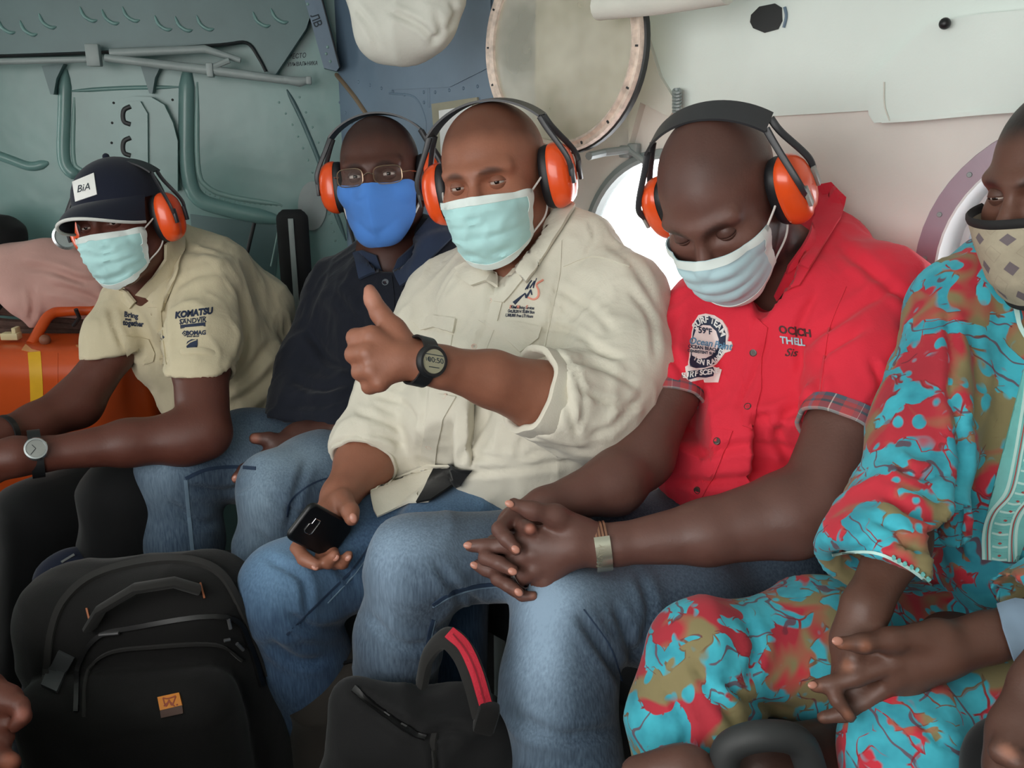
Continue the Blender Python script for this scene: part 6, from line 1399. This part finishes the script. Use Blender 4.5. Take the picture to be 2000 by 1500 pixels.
# ================================================================== LUGGAGE AND CARGO
M_bag = fabric('black pack nylon', '#0d0c0c', 0.12, weave=500, wstr=0.3); M_bag2 = fabric('charcoal bag nylon', '#171718', 0.12, weave=500, wstr=0.3); M_zip = mat('dark zip', '#0c0c0d', 0.5); M_pull = mat('metal zip pull', '#8e8e90', 0.3, metal=0.8)
M_strap = fabric('black webbing strap', '#222120', 0.1); M_olab = mat('orange label', '#c97a1e', 0.6, var=0.05); M_dlab = mat('dark red label print', '#8e3a1c', 0.6)
def rolled(a): a = math.radians(a); return np.array([[math.cos(a), 0, math.sin(a)], [0, 1, 0], [-math.sin(a), 0, math.cos(a)]])
bk = empty('backpack', np.array([*P(320, 1400, 1.5)[:2], FLOOR_Z]), 'large black backpack with an orange badge standing on the floor', 'backpack')
S = SDF(); A = rolled(5)
cB = P(306, 1330, 1.45); zc = (cB[2] + FLOOR_Z)/2
S.box(np.array([cB[0], cB[1]+0.01, 0.345]), (0.190, 0.10, 0.300), A, 0.085, 0.02)
S.ell(np.array([cB[0]+0.005, cB[1]-0.02, 0.26]), (0.208, 0.12, 0.25), A, 0.06)
S.box(np.array([cB[0]+0.02, cB[1]-0.115, 0.285]), (0.165, 0.06, 0.245), A, 0.055, 0.012)
V, Q = S.mesh(0.008); V = rumple(V, Q, 0.008, 9, (1, 1, 1), 81); V[:, 2] = np.maximum(V[:, 2], FLOOR_Z+0.001); obj('shell', V, Q, M_bag, bk); TB = bvh(V, Q)
ribbon('zip', [(150, 1390), (155, 1300), (190, 1245), (260, 1225), (440, 1205), (485, 1260), (510, 1340)], 9, TB, M_zip, bk, 0.001, 0.004)
ribbon('zip', [(90, 1340), (100, 1240), (130, 1170), (200, 1120), (330, 1095), (420, 1115), (470, 1190), (520, 1320)], 12, TB, M_strap, bk, 0.001, 0.005)
ribbon('piping', [(165, 1400), (170, 1320), (210, 1275), (300, 1262), (420, 1258), (470, 1290)], 5, TB, M_strap, bk, 0.001, 0.004)
mb = MB(); mb.tube([surf(TB, x, y)[0] + np.array([0, -h, 0.3*h]) for x, y, h in ((180, 1222, 0.004), (215, 1180, 0.028), (290, 1135, 0.045), (360, 1125, 0.040), (392, 1148, 0.01))], 0.016, 10, flat=(1.0, 0.5)); mb.build('carry_handle', M_strap, bk)
for (x, y, x2, y2) in ((198, 1238, 236, 1234), (442, 1208, 446, 1225), (435, 1248, 445, 1246), (458, 1255, 470, 1268)):
    a = surf(TB, x, y); b = surf(TB, x2, y2); mb = MB(); mb.tube([a[0]+a[1]*0.006, b[0]+b[1]*0.006], 0.0028, 8); mb.build('zip_pull', M_pull, bk)
for ln in ([(171, 1188), (180, 1224)], [(391, 1140), (399, 1170)]): ribbon('bar_tack', ln, 3.5, TB, mat('orange thread', '#9a5a3a', 0.7), bk, 0.002, 0.002)
ribbon('side_strap', [(132, 1275), (115, 1310), (98, 1350)], 34, TB, mat('grey strap', '#3a3c3e', 0.6), bk, 0.002, 0.005)
lab = patch('badge', [(309, 1363), (351, 1354), (357, 1378), (314, 1388)], TB, M_olab, bk, 0.001, 0.0022); patch('badge_foot', [(314, 1388), (357, 1378), (359, 1393), (316, 1402)], TB, mat('brown label foot', '#4a332a', 0.7), bk, 0.001, 0.002)
for ln in ([(320, 1365), (326, 1380), (332, 1368)], [(332, 1368), (338, 1378), (345, 1362)], [(322, 1380), (333, 1372), (343, 1380)], [(320, 1365), (330, 1366), (345, 1361)]): ribbon('badge_emblem', ln, 2.4, TB, M_dlab, lab, 0.0034, 0.0005)
patch('badge_emblem', [(346, 1376), (349, 1375.5), (349.5, 1378.5), (346.5, 1379)], TB, M_dlab, lab, 0.0034, 0.0005)

hb = empty('carry_bag', np.array([*P(800, 1450, 1.25)[:2], FLOOR_Z]), 'charcoal bag with a red striped carry handle between the jeans', 'bag')
S = SDF(); c = P(790, 1470, 1.24)
S.box(np.array([c[0], c[1], 0.30]), (0.135, 0.07, 0.255), rolled(-8), 0.05, 0.02); S.box(np.array([c[0]-0.02, c[1]-0.075, 0.27]), (0.10, 0.05, 0.22), rolled(-10), 0.045, 0.012)
S.rc(P(690, 1370, 1.20), P(880, 1420, 1.20), 0.035, 0.03, 0.03); S.rc(P(900, 1400, 1.22), P(950, 1440, 1.22), 0.04, 0.03, 0.03)
V, Q = S.mesh(0.007); V = rumple(V, Q, 0.014, 10, (1, 1, 1), 91); V[:, 2] = np.maximum(V[:, 2], FLOOR_Z+0.001); V = crease(V, Q, [([(690, 1350), (750, 1390), (830, 1440)], 8, 8), ([(830, 1440), (880, 1420), (920, 1430)], 8, 8), ([(840, 1440), (850, 1480), (850, 1520)], 8, 8)])
obj('shell', V, Q, M_bag2, hb); TH = bvh(V, Q)
pts = bez([P(825, 1330, 1.19), P(838, 1278, 1.17), P(872, 1246, 1.15), P(905, 1275, 1.14), P(928, 1330, 1.13), P(945, 1395, 1.13)], 8)
mb = MB(); mb.tube(pts, 0.0165, 12, flat=(1.0, 0.55)); hd = mb.build('handle', M_strap, hb)
HB = BVHTree.FromPolygons([tuple(np.array(v.co) + wloc(hd)) for v in hd.data.vertices], [list(p.vertices) for p in hd.data.polygons])
ribbon('handle_stripe', [(877, 1236), (905, 1262), (927, 1308), (940, 1350), (950, 1385)], 24, HB, mat('red webbing', '#c4253a', 0.7, bump=0.3, bscale=300), hd, 0.0005, 0.0015); ribbon('handle_groove', [(884, 1240), (907, 1268), (928, 1312), (948, 1383)], 2.5, HB, mat('dark red webbing', '#8a1a2a', 0.7), hd, 0.0022, 0.0005)
mb = MB(); mb.box(P(950, 1402, 1.125), (0.014, 0.012, 0.020), rolled(-15), 0.006); mb.build('handle_anchor', M_bag, hb)
ribbon('zip', [(690, 1345), (740, 1385), (800, 1428), (830, 1440)], 14, TH, M_zip, hb, 0.001, 0.004); ribbon('seam', [(850, 1435), (848, 1470), (850, 1530)], 10, TH, M_strap, hb, 0.001, 0.004)

def soft_bag(name, label, cat, parts, m, rum=(0.012, 9, (1, 1, 1), 5), h=0.008, floor=True):
    S = SDF()
    for ch, k in parts: chain(S, ch, k)
    V, Q = S.mesh(h); V = rumple(V, Q, *rum)
    if floor: V[:, 2] = np.maximum(V[:, 2], FLOOR_Z+0.001)
    return tag(obj(name, V, Q, m), label, cat), V, Q
tb, V, Q = soft_bag('tote_bag', 'brown black soft bag on the floor behind the carry bag', 'bag', [([(640, 1340, 1.50, 60), (700, 1330, 1.50, 60)], 0.03), ([(640, 1360, 1.50, 70), (650, 1650, 1.52, 80)], 0.03), ([(700, 1350, 1.50, 60), (720, 1650, 1.52, 70)], 0.03)], fabric('brown black cloth', '#2b2723', 0.15))
ribbon('zip', [(612, 1320), (660, 1300), (700, 1290)], 5, bvh(V, Q), M_zip, tb, 0.001, 0.003)
nb, V, Q = soft_bag('shoulder_bag', 'navy bag with a silver zip beside the black backpack', 'bag', [([(110, 1130, 1.72, 34), (100, 1250, 1.70, 48), (90, 1600, 1.72, 60)], 0.03), ([(140, 1110, 1.74, 36), (130, 1600, 1.74, 60)], 0.03)], fabric('navy nylon', '#1c2236', 0.12))
ribbon('zip', [(104, 1112), (88, 1140), (78, 1180), (74, 1230)], 6, bvh(V, Q), M_pull, nb, 0.001, 0.003); ribbon('zip', [(120, 1100), (145, 1085)], 4, bvh(V, Q), M_pull, nb, 0.001, 0.003)
# leather bag with a round grip at the feet of the man in print
lb, V, Q = soft_bag('leather_bag', 'brown leather bag with a dark padded grip below the printed trousers', 'bag', [([(1480, 1480, 1.02, 60), (1660, 1470, 1.06, 60)], 0.03), ([(1500, 1560, 1.02, 110), (1660, 1560, 1.06, 110)], 0.03), ([(1500, 1560, 1.02, 100), (1520, 2100, 1.15, 110)], 0.03)], mat('dark brown leather', '#3a2620', 0.45, var=0.15, bump=0.2, bscale=60), (0.006, 9, (1, 1, 1), 5), 0.008)
mb = MB(); mb.tube(bez([P(1410, 1520, 0.97), P(1425, 1460, 0.96), P(1490, 1437, 0.95), P(1560, 1450, 0.96), P(1590, 1520, 0.97)], 8), 0.017, 12); mb.build('grip', mat('dark grey rubber', '#2d2f30', 0.6), lb)
tag(soft_bag('leather_pouch', 'small brown wrinkled leather pouch at the bottom of the printed trouser leg', 'pouch', [([(1250, 1520, 0.98, 38), (1340, 1508, 0.97, 40), (1400, 1520, 0.97, 34)], 0.02), ([(1320, 1540, 0.98, 60), (1330, 2200, 1.1, 70)], 0.02)], mat('brown leather', '#5a3c33', 0.5, var=0.2, bump=0.3, bscale=50), (0.006, 25, (1, 1, 1), 3), 0.006)[0])

# ---- orange fuel tank, tube frame, draped bundle, rope
M_tank = mat('orange tank paint', '#bd4a18', 0.35, var=0.10, vscale=7); M_yel = mat('yellow tape', '#d9a514', 0.5)
tk = empty('fuel_tank', np.array([*P(80, 800, 2.12)[:2], FLOOR_Z]), 'orange cargo tank with a yellow stripe at the rear door', 'tank')
S = SDF(); ct = P(90, 660, 2.12); S.box(np.array([ct[0]-0.06, ct[1]+0.0, (ct[2]+FLOOR_Z)/2-0.005]), (0.34, 0.12, (ct[2]-FLOOR_Z)/2), np.eye(3), 0.06, 0.01)
V, Q = S.mesh(0.01); obj('shell', V, Q, M_tank, tk); TK = bvh(V, Q)
ribbon('yellow_stripe', [(67, 688), (71, 740), (73, 800), (76, 900)], 25, TK, M_yel, tk, 0.0005, 0.001); ribbon('weld_seam', [(112, 690), (112, 760), (112, 860)], 3, TK, M_tank, tk, 0.0005, 0.001)
patch('paint_chip', [(42, 684), (50, 672), (62, 682), (78, 686), (60, 688)], TK, mat('bare primer', '#cf8f5a', 0.6), tk, 0.0003, 0.0006)
patch('paint_chip', [(148, 674), (172, 676), (172, 679), (150, 678)], TK, mat('bare primer', '#cf8f5a', 0.6), tk, 0.0003, 0.0006)
mb = MB(); mb.box(P(22, 656, 2.10), (0.020, 0.012, 0.008), None, 0.002); mb.box(P(32, 650, 2.10), (0.005, 0.012, 0.014), None, 0.002); mb.build('latch', mat('cream plastic', '#c9bd94', 0.5), tk)
fr_ = MB(); fr_.tube(bez([P(62, 672, 2.10), P(80, 640, 2.12), P(97, 616, 2.14), P(125, 608, 2.16), P(210, 605, 2.20), P(330, 602, 2.26)], 8), 0.0125, 14); fr_.build('tube_frame', M_tank, tk)
mb = MB(); mb.ball(P(88, 664, 2.085), 0.013); mb.build('frame_foot', mat('brown cap', '#7a4a34', 0.6), tk)
mb = MB(); mb.tube([P(148, 604, 2.135), P(155, 620, 2.15), P(143, 636, 2.16)], 0.005, 8); mb.build('tie', M_dark, tk)
S = SDF(); chain(S, [(30, 530, 2.20, 48), (90, 520, 2.20, 42), (170, 535, 2.22, 44), (240, 560, 2.28, 48)], 0.05); chain(S, [(50, 580, 2.18, 40), (130, 575, 2.20, 38), (210, 590, 2.25, 36)], 0.05); chain(S, [(55, 600, 2.16, 22), (62, 634, 2.16, 10)], 0.03); chain(S, [(-30, 520, 2.22, 36), (30, 530, 2.2, 45)], 0.05)
V, Q = S.mesh(0.006); V = rumple(V, Q, 0.014, 9, (1.0, 1, 0.7), 101); V = crease(V, Q, [([(60, 560), (65, 600), (60, 630)], 6, 6), ([(40, 520), (110, 530), (180, 560)], 7, 6), ([(90, 560), (150, 570), (210, 600)], 7, 6), ([(110, 530), (150, 545), (200, 550)], 6, 5)])
tag(obj('draped_bundle', V, Q, fabric('dusty pink cloth', '#c39a92', 0.08, fold=0.25)), 'dusty pink cloth bundle lying over the orange tube frame', 'bundle')
rp = MB()
for k in range(5):
    rp.tube(bez([P(-40, 560 + 22*k, 2.26), P(30, 568 + 20*k + 6*(k % 2), 2.24), P(90, 590 + 15*k, 2.24), P(190, 620 + 8*k, 2.28)], 6), 0.014, 8)
tag(rp.build('rope_coil', mat('brown rope', '#4a342c', 0.85, var=0.25, vscale=60, bump=0.5, bscale=120)), 'brown rope heaped behind the orange tube frame', 'rope')
jg = empty('lantern', P(128, 475, 2.12), 'grey round lantern head standing behind the pink bundle', 'lantern'); mb = MB(); cj = P(130, 462, 2.10); jn = CAM-cj; jn /= np.linalg.norm(jn)
mb.cyl(cj - jn*0.03, jn, 0.030, 0.03, 28, bev=0.004); mb.build('housing', M_gray, jg)
xj = np.cross(jn, ZU); xj /= np.linalg.norm(xj); V, Fc = ring(cj, xj, np.cross(jn, xj), jn, [(0.024, 0), (0.026, 0.005), (0.031, 0.004), (0.031, -0.003)], 28); obj('rim', V, Fc, M_steel, jg, True, None, 40)
db, V, Q = soft_bag('duffel_bag', 'black duffel bag piled against the rear door beside the pink bundle', 'bag', [([(-30, 470, 2.20, 52), (5, 470, 2.22, 45)], 0.03), ([(-30, 470, 2.22, 52), (-40, 560, 2.24, 60)], 0.03)], M_blackcloth, floor=False)
# ---- crates added across the aisle, unseen, to block daylight from the floor
M_crate = mat('olive crate paint', '#3d4238', 0.6, var=0.12)
for k, (s, nm) in enumerate(((-0.95, 'rearmost of the row'), (-0.30, 'second from the rear'), (0.35, 'nearest the doorway'))):
    cr_ = empty('light_block_crate', wst(s, 1.72, FLOOR_Z), 'added light-blocking olive crate across the aisle, %s' % nm, 'crate', 'added light-blocking crates across the aisle'); AX = np.array([WU, WN, ZU])
    mb = MB(); mb.box(wst(s, 1.72, FLOOR_Z + 0.36), (0.305, 0.20, 0.36), AX, 0.012); mb.build('body', M_crate, cr_)
    mb = MB(); mb.box(wst(s, 1.72, FLOOR_Z + 0.75), (0.31, 0.205, 0.03), AX, 0.012); mb.build('lid', M_crate, cr_)
    for t_ in (-1, 1):
        mb = MB(); mb.tube(bez([wst(s-0.06, 1.72+t_*0.205, FLOOR_Z+0.55), wst(s-0.05, 1.72+t_*0.235, FLOOR_Z+0.52), wst(s+0.05, 1.72+t_*0.235, FLOOR_Z+0.52), wst(s+0.06, 1.72+t_*0.205, FLOOR_Z+0.55)], 5), 0.008, 8); mb.build('handle', M_dark, cr_)
# ---- white canvas pouch hanging from the roof
S = SDF(); dp = 1.75
chain(S, [(700, -60, dp, 40), (745, 60, dp, 42)], 0.05); chain(S, [(880, -60, dp-0.05, 40), (850, 40, dp-0.03, 44)], 0.05); chain(S, [(790, -60, dp, 70), (790, 50, dp, 56)], 0.06); chain(S, [(745, 66, dp, 36), (830, 66, dp-0.02, 32)], 0.05); chain(S, [(745, 75, dp, 26), (800, 80, dp, 24)], 0.03)
V, Q = S.mesh(0.006); V = rumple(V, Q, 0.010, 11, (1, 1, 0.5), 111); V = crease(V, Q, [([(760, 20), (820, 50), (850, 80)], 6, 7), ([(690, 10), (720, 50), (740, 95)], 6, 5), ([(850, 20), (860, 60), (840, 85)], 6, 6), ([(880, 0), (890, 30), (870, 60)], 6, 5)])
wp = obj('canvas_pouch', V, Q, M_canvas); tag(wp, 'white canvas pouch hanging in front of the blue wall', 'pouch')

# ================================================================== NEIGHBOURS AT THE EDGES OF THE FRAME
p6 = person(2150, 1500, 0.72, 'person beyond the printed tunic, only a hand and dark trousers showing')
S = SDF(); chain(S, [(2110, 1180, 0.80, 52), (2030, 1340, 0.78, 46), (1992, 1430, 0.77, 50), (1985, 1500, 0.77, 60)], 0.02); chain(S, [(1975, 1450, 0.755, 30), (1955, 1468, 0.75, 21), (1985, 1486, 0.738, 19), (2030, 1505, 0.735, 17)], 0.006); chain(S, [(1985, 1500, 0.77, 50), (1960, 1540, 0.76, 26), (2000, 1570, 0.75, 22)], 0.01)
make_body(p6, S, None, '#553a31', tips=[((1965, 1462, 0.735), 24, '#b07a66'), ((1995, 1482, 0.72), 24, '#b07a66')])
S = SDF(); chain(S, [(2250, 1560, 0.9, 150), (1985, 1500, 0.86, 85), (1960, 1700, 0.9, 90)], 0.03); cloth('trousers', S, M_blackcloth, p6, 0.009)
p7 = person(-80, 1500, 1.1, 'person at the dark end of the bench by the backpack, only fingers showing')
S = SDF(); chain(S, [(-150, 1300, 1.15, 50), (-50, 1360, 1.12, 46), (10, 1370, 1.10, 34)], 0.02); chain(S, [(0, 1365, 1.10, 24), (38, 1378, 1.09, 17), (45, 1400, 1.085, 15), (30, 1418, 1.08, 13)], 0.006); chain(S, [(-10, 1385, 1.10, 24), (10, 1415, 1.09, 16), (15, 1440, 1.09, 14)], 0.006); chain(S, [(-40, 1470, 1.08, 34), (20, 1490, 1.07, 20)], 0.01); chain(S, [(-50, 1370, 1.12, 46), (-40, 1470, 1.08, 34)], 0.02)
make_body(p7, S, None, '#6a3c30', tips=[((42, 1395, 1.075), 18, '#a8685a'), ((15, 1490, 1.06), 22, '#b06a55')])
S = SDF(); chain(S, [(-300, 1250, 1.2, 80), (-130, 1310, 1.15, 62)], 0.02); cloth('sleeve', S, M_blackcloth, p7, 0.009)
